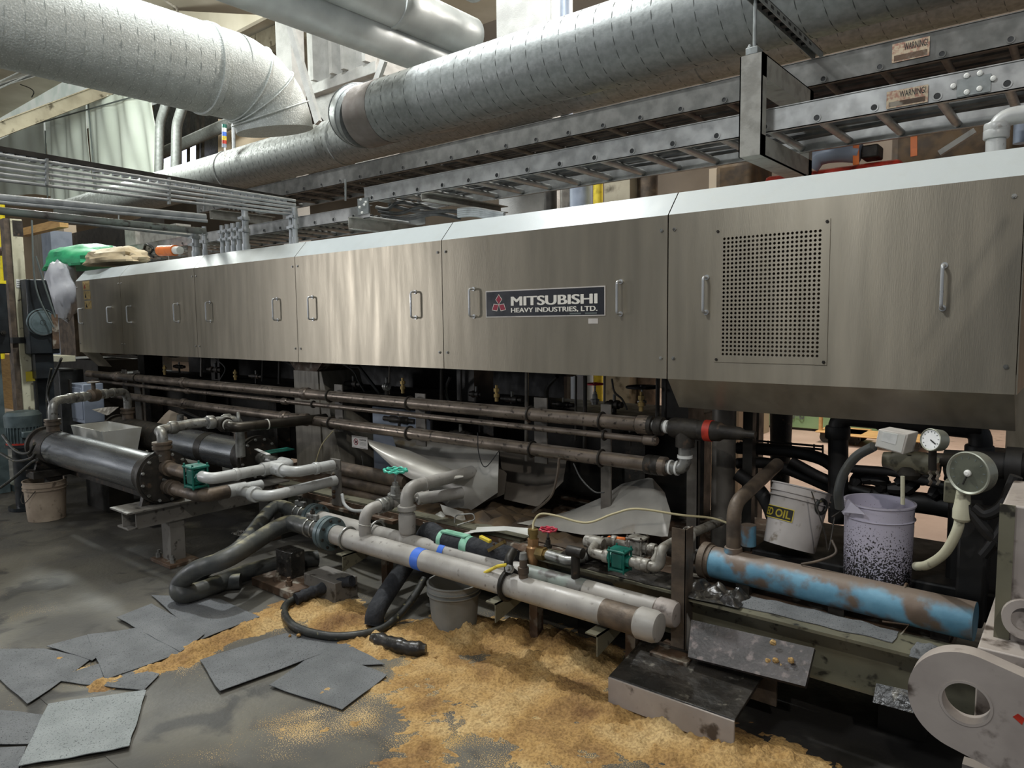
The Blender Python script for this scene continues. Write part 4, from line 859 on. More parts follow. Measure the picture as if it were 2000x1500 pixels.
# right nozzle of the front tank: up, back, then two branches
xr_ = XR(318, YA_, .8); z1 = P(317, 845, Y=YA_).z
pa = thing('branch_pipe', 'silver branch pipe rising from the flange end of the shiny tank and running back', 'pipe', (xr_, YA_, ZA_+.2))
pE = P(470, 822, X=xr_)
part('pipe', MB().tube([(xr_, YA_, ZA_+.19), (xr_, YA_, z1), (xr_-.10, YA_+.02, z1), (xr_-.10, YA_+.25, z1+.02), (xr_-.02, pE.y, z1+.02), (xr_-.02, pE.y, z1-.25)], .034, 20, fil=.06), 'fitting', pa)
collars(pa, [(xr_-.10, YA_+.12, z1+.01), (xr_-.09, YA_+.38, z1+.02), (xr_-.08, YA_+.50, z1+.02), (xr_-.04, pE.y-.2, z1+.02), (xr_-.03, pE.y-.1, z1+.02)], (0, 1, 0), .044, .05, 'fitting')
part('ring', MB().torus((xr_-.03, pE.y, z1+.02), (.5, 1, 0), .045, .012), 'fitting', pa)
pb = thing('branch_pipe', 'dark brown branch pipe bending back beside the silver one', 'pipe', (xr_, YA_+.45, z1))
q1 = P(545, 830, Y=3.35)
part('pipe', MB().tube([(xr_-.09, YA_+.44, z1), (xr_+.14, YA_+.44, z1-.01), V((xr_+.16, YA_+.55, z1-.01)), V((xr_+.2, 3.3, z1-.02))], .036, 20, fil=.08), 'pipe_dark', pb)
collars(pb, [(xr_+.0, YA_+.44, z1)], (1, 0, 0), .054, .05, 'cast'); part('seal_tape', MB().lathe((xr_+.035, YA_+.44, z1), (1, 0, 0), [(0, .04), (.01, .04)], 20), 'sheet_white', pb)
part('seal_tape', MB().lathe((xr_+.165, YA_+.66, z1-.012), (.05, 1, 0), [(0, .039), (.01, .039)], 20), 'sheet_white', pb)
# grey pipes from the flange face, upper and lower
def strainer(name, label, c, s, m, up=(0, 0, 1), cat='strainer'):
    c = V(c); o = thing(name, label, cat, c-V((0, 0, s*.6)))
    part('body', MB().box(c-V((s*.42, s*.42, s*.5)), c+V((s*.42, s*.42, s*.5))), m, o, bevel=s*.12)
    part('lid', MB().box(c+V((-s*.62, -s*.55, s*.5)), c+V((s*.62, s*.55, s*.66))), m, o, bevel=s*.06)
    part('base_flange', MB().box(c+V((-s*.55, -s*.5, -s*.66)), c+V((s*.55, s*.5, -s*.5))), m, o, bevel=s*.05)
    for x in (-1, 1):
        for y in (-1, 1): part('bolt', MB().cyl(c+V((x*s*.5, y*s*.45, -s*.7)), c+V((x*s*.5, y*s*.45, s*.78)), s*.06, None, 8), m, o)
    part('socket', MB().lathe(c-V((s*.75, 0, 0)), (1, 0, 0), [(0, s*.36), (s*.3, s*.36), (s*.32, s*.3), (s*1.18, s*.3), (s*1.2, s*.36), (s*1.5, s*.36)], 8), m, o); return o
g0 = P(340, 917, Y=YA_-.0); gz = g0.z; gx = XR(383, YA_, gz)
strainer('strainer', 'green square strainer bolted on the flange of the shiny tank', (gx, YA_, gz-.005), .105, 'valve_green')
gu = thing('grey_pipe_run', 'upper grey pipe run from the green strainer to the bracket plate', 'pipe', (gx+.1, YA_, gz))
part('inlet', MB().lathe((ax1+.0, YA_, gz), (1, 0, 0), [(0, .045), (.04, .045), (.041, .052), (.08, .052), (.081, .04), (gx-ax1-.06, .04)], 16), 'cast_brown', gu)
ux = XR(405, YA_, gz)+.05
pe1 = P(568, 885, X=ux)
part('pipe', MB().tube([(gx+.07, YA_, gz), (ux, YA_, gz), (ux, pe1.y, gz), (ux-.12, pe1.y, gz)], .035, 20, fil=.06), 'pipe_pvc', gu)
ty = P(530, 897, X=ux).y
part('tee', MB().lathe((ux, ty-.07, gz), (0, 1, 0), [(0, .043), (.14, .043)], 20).cyl((ux, ty, gz), (ux+.1, ty, gz), .043), 'pipe_pvc', gu)
xb2 = XR(575, ty, gz); pe2 = P(650, 905, X=xb2)
part('branch', MB().tube([(ux, ty, gz), (xb2, ty, gz), (xb2, pe2.y, gz-.0)], .034, 20, fil=.09), 'pipe_pvc', gu)
collars(gu, [(ux, YA_+.16, gz)], (0, 1, 0), .04, .03, 'pipe_pvc'); collars(gu, [(xb2-.14, ty, gz)], (1, 0, 0), .047, .05, 'pipe_pvc', 'union')
collars(gu, [(xb2, ty+.16, gz)], (0, 1, 0), .04, .03, 'pipe_pvc')
wv = thing('ball_valve', 'ball valve with a white lever and green lid at the flange of the second tank', 'valve', P(500, 880, Y=YB_))
part('body', MB().lathe((bx1+.0, YB_, ZB_-.0), (1, 0, 0), [(0, .04), (.05, .04), (.051, .05), (.1, .05), (.101, .035), (.3, .035)], 12), 'fitting', wv)
part('lever', MB().bar(P(500, 877, Y=YB_-.1), P(525, 888, Y=YB_-.15), .025, .006), 'plain_white', wv)
part('lid', MB().box(P(528, 884, Y=YB_-.1), P(560, 876, Y=YB_+.1)), 'valve_green', wv, bevel=.004)
lz = P(345, 955, Y=YA_).z; lx = XR(400, YA_, lz)-.02
gl = thing('grey_pipe_run', 'lower grey pipe run from the tank flange to the bracket plate', 'pipe', (lx, YA_, lz))
part('inlet', MB().tube([(ax1, YA_, lz), (lx, YA_, lz), (lx, YA_+.16, lz)], .042, 20, fil=.09), 'cast_brown', gl)
collars(gl, [(ax1+.06, YA_, lz), (ax1+.12, YA_, lz)], (1, 0, 0), .05, .04, 'cast_brown')
pl_ = P(510, 931, X=lx)
part('pipe', MB().tube([(lx, YA_+.15, lz), (lx, pl_.y, lz)], .033, 20), 'pipe_pvc', gl)
ty2 = P(462, 942, X=lx).y; xb3 = XR(520, ty2, lz)
part('tee', MB().lathe((lx, ty2-.06, lz), (0, 1, 0), [(0, .041), (.12, .041)], 20), 'pipe_pvc', gl)
pe3 = P(655, 934, X=xb3)
part('branch', MB().tube([(lx, ty2, lz), (xb3, ty2, lz), (xb3, pe3.y, lz+.01)], .034, 20, fil=.1), 'pipe_pvc', gl)
collars(gl, [(xb3-.13, ty2, lz)], (1, 0, 0), .05, .05, 'pipe_pvc', 'union')
# bracket plate and the fat pipes behind it
bk = thing('bracket_plate', 'rust streaked bracket plate with bolts where the grey pipes end', 'bracket', P(655, 985, Y=2.93))
a, b = P(645, 895, Y=2.93), P(666, 990, Y=2.93); part('plate', MB().box((a.x, 2.93, b.z), (b.x, 2.945, a.z)), 'beam_grey', bk, bevel=.003)
for y in (903, 925, 937, 960, 970): part('bolt', MB().bolt(P(653, y, Y=2.93), (0, -1, 0), .013, .01), 'rusty', bk)
part('deck', MB().box((a.x-.12, 2.9, b.z-.02), (b.x+.55, 3.12, b.z)), 'rusty', bk)
for i, (y, r) in enumerate(((915, .048), (938, .042), (960, .045), (978, .035))):
    p = P(668, y, Y=3.08); solo('fat_pipe', MB().tube([(p.x-.03, 3.08, p.z), (p.x+.62, 3.12, p.z-.02)], r, 20), 'cast_brown' if i < 3 else 'pipe_pvc', ('topmost of the stacked dull pipes right of the bracket plate', 'second of the stacked dull pipes right of the bracket plate', 'third of the stacked dull pipes right of the bracket plate', 'paler bottom one of the stacked pipes right of the bracket plate')[i], 'pipe')
solo('flexible_conduit', MB().tube(smoothpath([P(668, 965, Y=2.9), P(673, 985, Y=2.88), P(690, 997, Y=2.86), P(722, 998, Y=2.85)]), .011, 10), 'pipe_pvc', 'thin white conduit curling at the foot of the bracket plate', 'conduit')
# cross beams carrying the tanks
c0_ = P(285, 984, Z=.42); bmx = c0_.x+.05
cb = thing('tank_stand', 'grey steel stand under the flange ends of both tanks', 'stand', (bmx, 2.5, 0))
part('beam', ibeam(MB(), (bmx, 1.9, .36), (bmx, 3.05, .36), .16, .12), 'beam_grey', cb, bevel=.002)
part('side_plate', MB().box((bmx+.07, 1.95, .30), (bmx+.085, 3.05, .42)), 'beam_grey', cb)
part('top_plate', MB().box((bmx-.13, 1.88, .415), (bmx+.13, 3.05, .425)), 'beam_grey', cb)
for y, s in ((2.22, 1), (2.95, 1)):
    part('leg', MB().box((bmx-.06, y-.05, .02), (bmx+.06, y+.05, .31)), 'beam_grey', cb, bevel=.003)
    fp = part('foot_plate', MB().box((bmx-.14, y-.10, 0), (bmx+.14, y+.10, .025)), 'rusty', cb, bevel=.003)
    for dx, dy in ((-.1, -.06), (.1, -.06)): part('anchor_bolt', MB().bolt((bmx+dx, y+dy, .025), (0, 0, 1), .018, .03), 'fitting', fp)
cb2 = thing('tank_stand', 'dark steel stand under the left end of the shiny tank', 'stand', (ax0+.1, 2.5, 0))
part('beam', MB().box((ax0+.02, 1.98, .36), (ax0+.2, 3.05, .42)), 'cast', cb2, bevel=.003)
for y in (2.15, 2.95): part('leg', MB().box((ax0+.05, y-.05, 0), (ax0+.17, y+.05, .36)), 'cast', cb2)
part('side_rail', MB().box((ax0+.2, 2.25, .36), (bmx-.1, 2.29, .44)), 'cast', cb2)

# ------------------------------------------------------------ two white header pipes
Y1, Z1, R1 = 2.5, .372, .056; Y2, Z2, R2 = 2.70, .352, .05
def header(label, Y, Z, r, p0, p1, m, cap='pipe_grey'):
    x0, x1 = XR(p0, Y, Z), XR(p1, Y, Z); o = thing('header_pipe', label, 'pipe', ((x0+x1)/2, Y, Z-r))
    part('pipe', MB().cyl((x0, Y, Z), (x1, Y, Z), r, None, 32), m, o)
    part('end_cap', MB().lathe((x1-.06, Y, Z), (1, 0, 0), [(0, r*1.02), (.01, r*1.16), (.075, r*1.16), (.095, r*1.02), (.10, r*.8)], 32), cap, o)
    part('flange', MB().lathe((x0-.03, Y, Z), (1, 0, 0), [(-.034, r*1.75), (-.004, r*1.75), (-.004, r*1.5), (.004, r*1.5), (.004, r*1.75), (.030, r*1.75), (.031, r*1.1), (.06, r*1.1)], 32), 'motor', o, 'dark grey bolted flange pair')
    for k in range(8):
        t = 2*pi*k/8+.2; part('flange_bolt', MB().cyl((x0-.075, Y+r*1.45*math.cos(t), Z+r*1.45*math.sin(t)), (x0+.012, Y+r*1.45*math.cos(t), Z+r*1.45*math.sin(t)), .008, None, 6), 'cast', o)
    part('hose_barb', MB().lathe((x0-.22, Y, Z), (1, 0, 0), [(0, r*.75), (.13, r*.8), (.155, r*1.1), (.16, r*1.1)], 20), 'rusty', o)
    return o, x0, x1
h1, hx0, hx1 = header('front white header pipe with a blue tape band and capped end', Y1, Z1, R1, 650, 1272, 'pipe_grey')
h2, kx0, kx1 = header('rear grey green header pipe with a rust stained cap', Y2, Z2, R2, 622, 1308, 'pipe_grey', 'lug')
x = XR(822, Y1, Z1); part('blue_tape', MB().lathe((x-.028, Y1, Z1), (1, 0, 0), [(0, R1+.0015), (.056, R1+.0015)], 32), 'tape_blue', h1, 'blue tape band')
x = XR(870, Y2, Z2); part('blue_tape', MB().lathe((x-.02, Y2, Z2), (1, 0, 0), [(0, R2+.0015), (.04, R2+.0015)], 32), 'tape_blue', h2, 'blue tape band')
part('bare_end', MB().lathe((hx1-.22, Y1, Z1), (1, 0, 0), [(0, R1+.001), (.17, R1+.001)], 32), 'cast_brown', h1, 'unpainted brown end of the pipe')
x = XR(1090, Y2, Z2); part('green_length', MB().lathe((x-.18, Y2, Z2), (1, 0, 0), [(0, R2+.001), (.34, R2+.001)], 32), 'pipe_green', h2, 'grey green painted length')
for p, hh, YY, RR in ((680, h1, Y1, R1), (990, h1, Y1, R1), (737, h2, Y2, R2)):
    x = XR(p, YY, Z1); part('u_bolt', MB().torus((x, YY, Z1), (1, 0, 0), RR+.007, .007, 28, 8), 'fitting' if p != 990 else 'dark_steel', hh)
for i, (p, l) in enumerate(((690, 'angle bracket on a leg under the left ends of the header pipes'), (985, 'angle bracket on a leg under the middle of the header pipes'), (1180, 'angle bracket on a leg near the capped ends of the header pipes'))):
    x = XR(p, Y1, Z1); o = thing('pipe_bracket', l, 'bracket', (x, 2.6, 0)); zz = Z1-R1-.004
    part('angle', MB().box((x-.03, 2.40, zz-.006), (x+.03, 2.93, zz)).prism([(x+.024, 2.40, zz), (x+.024, 2.40, zz-.09), (x+.024, 2.72, zz-.02), (x+.024, 2.72, zz)], (.006, 0, 0)), 'beam_paint', o)
    part('leg', MB().box((x-.025, 2.72, 0), (x+.025, 2.77, zz-.006)), 'rusty', o)
# hoses with band clamps
def zpt(px, py, Z): return P(px, py, Z=Z)
f0 = V((hx0-.24, Y1, Z1)); f1 = V((kx0-.24, Y2, Z2))
ha = thing('rubber_hose', 'thick grey rubber hose looping out from the front header flange', 'hose', zpt(350, 1150, 0))
hp_ = [f0+V((.12, 0, 0)), f0, f0+V((-.22, -.03, -.02)), zpt(450, 1088, .30), zpt(385, 1112, .22), zpt(352, 1140, .12), zpt(356, 1160, .07), zpt(400, 1150, .06), zpt(470, 1122, .06), zpt(560, 1098, .06), zpt(620, 1090, .05)]
part('hose', MB().tube(smoothpath(hp_, 8), .052, 20), 'hose_grey', ha)
hb = thing('rubber_hose', 'second grey hose curving behind it from the rear header flange', 'hose', zpt(420, 1130, 0))
part('hose', MB().tube(smoothpath([f1+V((.12, 0, 0)), f1, f1+V((-.25, -.01, -.01)), zpt(470, 1068, .29), zpt(420, 1098, .2), zpt(385, 1128, .09), zpt(400, 1140, .05), zpt(470, 1135, .05)], 8), .046, 20), 'hose_grey', hb)
for o, c_, r in ((ha, f0, .054), (hb, f1, .048)):
    for d in (.02, .08): part('band_clamp', MB().torus(c_+V((d, 0, 0)), (1, 0, 0), r, .006, 24, 6), 'fitting', o)
    part('clamp_screw', MB().box(c_+V((0, -.012, r)), c_+V((.1, .012, r+.035))), 'fitting', o, bevel=.003)
    part('clamp_bolt', MB().bolt(c_+V((.05, 0, r+.035)), (0, 0, 1), .014, .02), 'cast', o)
bh = solo('black_hose', MB().tube(smoothpath([zpt(690, 1138, .10), zpt(640, 1148, .06), zpt(600, 1160, .04), zpt(562, 1178, .03), zpt(556, 1200, .03), zpt(580, 1226, .035), zpt(640, 1242, .03), zpt(700, 1240, .03), zpt(745, 1228, .03), zpt(775, 1205, .05), zpt(805, 1170, .12), zpt(830, 1130, .2)], 8), .021, 14), 'rubber', 'thin black hose snaking through the sawdust', 'hose')
solo('wrapped_hose', MB().tube(smoothpath([zpt(688, 1135, .12), zpt(650, 1143, .08), zpt(610, 1156, .06), zpt(578, 1170, .045)], 6), .03, 12, rad=lambda t: .032+.004*math.sin(t*40)), 'insul', 'wrapped black section of hose left of the header legs', 'hose')
solo('burst_hose', MB().tube(smoothpath([zpt(728, 1246, .03), zpt(760, 1256, .035), zpt(800, 1266, .03), zpt(832, 1268, .03)], 6), .04, 12, rad=lambda t: .036+.012*noise.noise(V((t*9, 2, 0)))-.012*max(0, abs(t-.5)-.38)*8), 'oily', 'short crumpled black hose end lying in the sawdust', 'hose')
# base plate with rusty bolts
bp_ = thing('anchor_plate', 'rusty anchor plate with two bolts under the header flanges', 'anchor plate', zpt(555, 1130, 0))
c0_ = zpt(560, 1132, .05); part('plate', MB().cbox(c0_-V((0, 0, .025)), (.42, .22, .05)), 'rusty', bp_, bevel=.004)
for d in (-.02, .10): part('anchor_bolt', MB().bolt(c0_+V((d, -.05, 0)), (0, 0, 1), .02, .03), 'rusty', bp_)
part('upright', MB().cbox(c0_+V((-.06, .07, .08)), (.16, .1, .16)), 'oily', bp_, bevel=.003)
c0_ = zpt(635, 1118, .12); solo('steel_block', MB().cbox(c0_-V((-.05, 0, .06)), (.3, .16, .12)), 'beam_grey', 'grey steel block beside the rusty anchor plate', 'block', bevel=.004)
quadsheet('guard_plate', 'small grey angled guard plate behind the header flanges', [(550, 1012), (562, 998), (572, 996)], [(535, 1022), (553, 1020), (572, 1018)], 2.8, 2.8, 'beam_grey', 0, cat='plate', th=.006)

# risers and handwheel valve
xr1 = XR(712, Y1, .5); z_r = P(712, 1000, Y=Y1).z+.01
r1 = thing('riser_pipe', 'grey riser elbow standing on the front header pipe', 'pipe', (xr1, Y1, Z1+R1))
yv = P(772, 985, X=xr1).y
part('pipe', MB().tube([(xr1, Y1, Z1+.02), (xr1, Y1, z_r), (xr1, yv+.25, z_r+.0)], .033, 20, fil=.08), 'pipe_grey', r1)
collars(r1, [(xr1, Y1+.12, z_r), (xr1, Y1+.17, z_r), (xr1, yv-.08, z_r)], (0, 1, 0), .043, .035, 'fitting', 'union')
part('zip_wire', MB().torus((xr1, Y1, z_r-.08), (.1, .2, 1), .036, .002), 'sheet_white', r1)
wheel_valve('handwheel_valve', 'valve with a teal green handwheel behind the grey riser elbow', (xr1, yv, z_r), (xr1+.01, yv, P(775, 919, Y=yv).z), .062, 'teal', 'fitting', 10, .036)
xr2 = XR(795, Y2, .5); z_2 = P(800, 955, Y=Y2).z
r2 = thing('riser_pipe', 'taller grey riser bending back under the folded sheet', 'pipe', (xr2, Y2, Z2+R2))
part('pipe', MB().tube([(xr2, Y2, Z2+.02), (xr2, Y2, z_2), (xr2, Y2+.55, z_2+.0)], .038, 20, fil=.08), 'pipe_grey', r2)
collars(r2, [(xr2, Y2, P(795, 1015, Y=Y2).z-.02)], (0, 0, 1), .049, .11, 'pipe_grey'); collars(r2, [(xr2, Y2, P(795, 992, Y=Y2).z)], (0, 0, 1), .053, .03, 'pipe_grey', 'union'); collars(r2, [(xr2, Y2+.14, z_2)], (0, 1, 0), .043, .03, 'pipe_grey')
solo('stub_pipe', MB().lathe(P(812, 975, Y=2.85), (.4, 1, 0), [(0, .012), (.01, .012), (.012, .035), (.3, .035)], 20), 'pipe_grey', 'short capped stub pipe right beside the taller riser', 'pipe')
# insulated pipe and tape
Yi = 2.73
zi = P(910, 1065, Y=Yi).z; xi0, xi1 = XR(835, Yi, zi), XR(1010, Yi, zi)
ins = thing('insulated_pipe', 'black foam insulated pipe with green tape bands, running to the brass valve', 'pipe', (xi0, Yi, zi-.05))
part('insulation', MB().tube(smoothpath([zpt(730, 1222, .03)+V((0, .0, 0)), zpt(742, 1180, .12), V((xi0-.20, 2.85, .28)), V((xi0-.13, 2.83, zi-.05)), V((xi0-.03, 2.78, zi+.01)), V((xi0+.12, Yi, zi))], 8), .05, 20), 'insul', ins)
part('insulation', MB().tube([V((xi0+.10, Yi, zi)), V((xi0+.3, Yi, zi)), V((xi1-.06, Yi, zi)), V((xi1, Yi, zi))], .052, 20, rad=lambda t: .052-.014*max(0, t-.8)*5), 'insul', ins)
for p, w_ in ((868, .03), (915, .05)):
    x = XR(p, Yi, zi); part('green_tape', MB().lathe((x-w_/2, Yi, zi), (1, 0, 0), [(0, .054), (w_, .054)], 24), 'tape_green', ins, 'pale green tape')
a_, b_ = XR(868, Yi, zi), XR(915, Yi, zi)
part('green_tape', MB().box((a_, Yi-.03, zi+.048), (b_, Yi+.02, zi+.056)), 'tape_green', ins, 'pale green tape strip')
bl = thing('lever_clamp', 'yellow handled clamp and brass tab on the black insulated pipe', 'clamp', (XR(955, Yi, zi), Yi-.03, zi+.05))
part('handle', MB().bar(P(938, 1048, Y=Yi-.05), P(958, 1058, Y=Yi-.05), .022, .016), 'yellow', bl, bevel=.003)
part('tab', MB().bar(P(955, 1075, Y=Yi-.06), P(985, 1058, Y=Yi-.06), .016, .02, (0, 1, 0)), 'brass', bl)
part('screw', MB().bolt(P(965, 1062, Y=Yi-.07), (0, -1, 0), .008, .006), 'rusty', bl)
zi2 = P(940, 1096, Y=2.8).z; solo('insulated_pipe', MB().tube([(XR(862, 2.8, zi2), 2.8, zi2), (XR(1005, 2.8, zi2), 2.8, zi2)], .036, 18), 'insul', 'thinner black insulated pipe right below the taped one', 'pipe')
x = XR(903, 2.8, zi2); solo('tape_band', MB().lathe((x, 2.8, zi2), (1, 0, 0), [(0, .038), (.04, .038)], 20), 'tape_green', 'narrow green tape band on the thinner insulated pipe', 'tape')
# brass valve
Yv = 2.78; bz0, bz1 = P(1040, 1116, Y=Yv).z, P(1040, 1033, Y=Yv).z; bx = XR(1041, Yv, .6); H = bz1-bz0
bv = thing('brass_valve', 'large brass regulating valve standing between the pipes', 'valve', (bx, Yv, bz0))
part('body', MB().lathe((bx, Yv, bz0), (0, 0, 1), [(0, .014), (.02, .016), (H*.18, .02), (H*.4, .034), (H*.58, .034), (H*.66, .02)], 20), 'bronze', bv)
part('bonnet_nut', MB().lathe((bx, Yv, bz0+H*.62), (0, 0, 1), [(0, .03), (H*.16, .03)], 6), 'bronze', bv)
part('neck', MB().lathe((bx, Yv, bz0+H*.78), (0, 0, 1), [(0, .022), (H*.1, .022), (H*.1, .027), (H*.22, .027)], 16), 'brass', bv)
hz = bz0+H*.48; zh = P(1075, 1078, Y=Yv).z
part('side_nut', MB().lathe((bx+.028, Yv, hz), (1, 0, 0), [(0, .034), (.045, .034), (.046, .024), (.07, .024)], 6), 'brass', bv)
part('side_nut', MB().lathe((bx-.028, Yv, hz), (-1, 0, 0), [(0, .03), (.05, .03), (.051, .02), (.11, .02)], 6), 'rusty', bv)
cv = thing('connecting_pipe', 'galvanised and black elbow pipe right of the brass valve', 'pipe', (bx+.1, Yv, hz))
x11, x12 = XR(1110, 2.75, hz), XR(1150, 2.8, hz)
part('galvanised_elbow', MB().tube([(bx+.09, Yv, hz), (x11, Yv-.02, hz), (x11+.05, Yv+.05, hz+.02)], .024, 16, fil=.05), 'fitting', cv)
part('black_elbow', MB().tube([(x11+.03, Yv+.03, hz+.01), (x11+.05, Yv+.12, hz+.02), (x12+.12, Yv+.12, hz-.01)], .032, 16, fil=.06), 'cast', cv)
wheel_valve('handwheel_valve', 'red handwheel valve just right of the brass valve', P(1070, 1075, Y=2.95), P(1071, 1034, Y=2.95), .042, 'red', 'cast', 8, .018)
for px, l, m in ((1022, 'small ball valve standing on the front header pipe', 'cast_brown'),):
    x = XR(px, Y1, .5); o = thing('ball_valve', l, 'valve', (x, Y1, Z1+R1))
    zt2 = P(px, 1092, Y=Y1).z; hh = zt2-(Z1+R1-.01)
    part('body', MB().lathe((x, Y1, Z1+R1-.01), (0, 0, 1), [(0, .022), (hh*.3, .022), (hh*.31, .026), (hh*.6, .026), (hh*.61, .018), (hh, .018)], 12), m, o)
    part('tip', MB().lathe((x, Y1, zt2), (0, 0, 1), [(0, .02), (.03, .016)], 12), 'fitting', o)
x = XR(993, Y1, .5); yl = thing('ball_valve', 'blackened ball valve with a long yellow lever on the front header', 'valve', (x, Y1, Z1+R1))
part('body', MB().tube([(x, Y1, Z1+.03), (x, Y1, Z1+.12), (x-.02, Y1+.06, Z1+.14)], .022, 14, fil=.03), 'dark_steel', yl)
part('ring', MB().torus((x, Y1, Z1), (1, 0, 0), R1+.012, .012), 'dark_steel', yl)
part('lever', MB().tube([P(990, 1103, Y=Y1-.02), P(972, 1106, Y=Y1-.03), P(946, 1119, Y=Y1-.03)], .008, 8), 'yellow', yl, 'yellow lever')
part('hub', MB().bolt(P(998, 1112, Y=Y1-.03), (0, -1, .5), .02, .02), 'fitting', yl)
x = XR(1124, Y2, .5); o = thing('stub_valve', 'brown vertical stub pipe standing on the rear header pipe', 'pipe', (x, Y2, Z2+R2)); z9 = P(1124, 1078, Y=Y2).z
part('pipe', MB().cyl((x, Y2, Z2+.03), (x, Y2, z9), .021), 'cast', o); part('tee', MB().lathe((x-.04, Y2, z9), (1, 0, 0), [(0, .026), (.08, .026)], 16), 'cast', o)
# galvanised loop with two strainers
Yf, Yr = 2.74, 2.95
zf = P(1210, 1092, Y=Yf).z; zr = P(1240, 1066, Y=Yr).z
lp = thing('strainer_loop', 'whitish galvanised pipe loop carrying both strainers, left of the blue pipe', 'pipe', (XR(1230, 2.85, zf), 2.85, zf-.05))
xa_, xb_, xc_ = XR(1165, 2.85, zf), XR(1290, Yf, zf), XR(1290, Yr, zr)
part('front_pipe', MB().tube([(xa_, 2.85, zf+.01), (xa_+.04, Yf, zf), (xb_, Yf, zf), (xb_, Yf, P(1300, 1075, Y=Yf).z), P(1330, 1050, Y=Yf+.25)-V((0, .0, 0)), P(1408, 1018, Y=3.35)], .022, 16, fil=.045), 'pipe_dirty', lp)
part('rear_pipe', MB().tube([(xa_, 2.85, zf+.01), (xa_+.03, Yr, zr), (xc_, Yr, zr), (xc_+.02, Yr-.12, zr-.03)], .021, 16, fil=.04), 'pipe_dirty', lp)
part('wye', MB().lathe((xa_-.06, 2.85, zf+.01), (1, 0, 0), [(0, .03), (.03, .034), (.08, .034), (.1, .026)], 16), 'pipe_dirty', lp)
collars(lp, [(XR(1250, Yf, zf), Yf, zf), (XR(1262, Yf, zf), Yf, zf), (XR(1185, Yf, zf), Yf, zf)], (1, 0, 0), .03, .03, 'pipe_dirty', 'union')
collars(lp, [(XR(1200, Yr, zr), Yr, zr), (XR(1275, Yr, zr), Yr, zr)], (1, 0, 0), .03, .03, 'pipe_dirty', 'union')
part('u_bolt', MB().torus(P(1345, 1045, Y=3.0), (.3, 1, 0), .035, .006), 'pipe_dirty', lp)
strainer('strainer', 'green strainer on the front branch left of the blue pipe', (XR(1211, Yf, zf), Yf, zf), .075, 'valve_green')
strainer('strainer', 'grey white strainer on the rear branch, behind the green one', (XR(1245, Yr, zr), Yr, zr), .072, 'pipe_dirty')
ov = thing('ball_valve', 'ball valve with an orange lever on the rear branch', 'valve', (XR(1172, Yr, zr), Yr, zr+.02))
part('lever', MB().tube([P(1182, 1056, Y=Yr), P(1190, 1050, Y=Yr), P(1222, 1053, Y=Yr)], .009, 8), 'orange', ov, 'orange lever'); part('stem', MB().cyl((XR(1175, Yr, zr), Yr, zr), P(1177, 1053, Y=Yr), .014), 'fitting', ov)
solo('beige_tube', MB().tube(smoothpath([P(1041, 1034, Y=Yv), P(1043, 1018, Y=2.8), P(1056, 1004, Y=2.82), P(1085, 1007, Y=2.85), P(1145, 1021, Y=2.9), P(1200, 1003, Y=2.95), P(1245, 994, Y=3.0), P(1330, 1006, Y=3.1), P(1390, 1012, Y=3.2), P(1430, 1025, Y=3.2)], 10), .0055, 8), 'cord', 'thin beige tube arching from the brass valve to the right', 'tube')
# upright angle post beside the headers
a, b = P(1312, 1030, Y=2.72), P(1335, 1270, Y=2.72)
ap = thing('angle_post', 'rusted angle post standing right of the capped header ends', 'post', (a.x, 2.72, b.z))
part('upright', MB().box((a.x, 2.72, b.z), (a.x+.065, 2.726, a.z)).box((a.x+.06, 2.72, b.z), (a.x+.066, 2.79, a.z)), 'cast_brown', ap)
part('gusset', MB().prism([(a.x+.066, 2.73, b.z), (a.x+.066, 2.73, b.z+.16), (a.x+.15, 2.73, b.z)], (0, .008, 0)), 'beam_grey', ap)
part('foot', MB().box((a.x-.05, 2.62, b.z-.07), (a.x+.12, 2.78, b.z)), 'rusty', ap, bevel=.003)
part('leg', MB().box((a.x-.0, 2.68, 0), (a.x+.06, 2.74, b.z-.07)), 'rusty', ap)
# black board and angle beams
quadsheet('rubber_board', 'black speckled rubber covered board leaning on the beam, lower right', [(1352, 1212), (1592, 1268)], [(1345, 1285), (1574, 1343)], 2.73, 2.62, 'oily_board', 0, cat='board', th=.02, nu=8, nv=6)
a, b = P(1190, 1325, Z=.14), P(1432, 1425, Z=.10)
xs0, xs1 = XR(1195, 2.45, .14), XR(1440, 2.45, .14)
ab = thing('channel_beam', 'loose oily channel beam lying on the floor below the headers', 'beam', ((xs0+xs1)/2, 2.5, 0))
part('web', MB().prism([(xs0, 2.42, .13), (xs0, 2.43, .145), (xs0, 2.72, .20), (xs0, 2.73, .185)], (xs1-xs0, 0, 0)), 'oily', ab, bevel=.002)
part('front_flange', MB().box((xs0, 2.42, .03), (xs1, 2.432, .14)), 'lug', ab, bevel=.002)
part('rear_flange', MB().box((xs0, 2.72, .08), (xs1+.05, 2.732, .2)), 'cast_brown', ab)
part('block', MB().box((xs0+.1, 2.45, 0), (xs0+.2, 2.7, .13)), 'rusty', ab); part('block', MB().box((xs1-.25, 2.45, 0), (xs1-.12, 2.7, .13)), 'rusty', ab)
quadsheet('broken_angle', 'broken edge of a dirty angle iron left of the channel beam', [(1035, 1258), (1180, 1298)], [(1040, 1275), (1185, 1335)], 2.72, 2.68, 'oily', 0, cat='angle iron', th=.015, nu=8, nv=4)
quadsheet('rubber_flap', 'black flap with pale edge hanging on the beam beside the lug', [(1712, 1335), (1790, 1352)], [(1705, 1372), (1790, 1395)], 2.74, 2.7, 'oily', 0, cat='flap', th=.01, nu=6, nv=4)

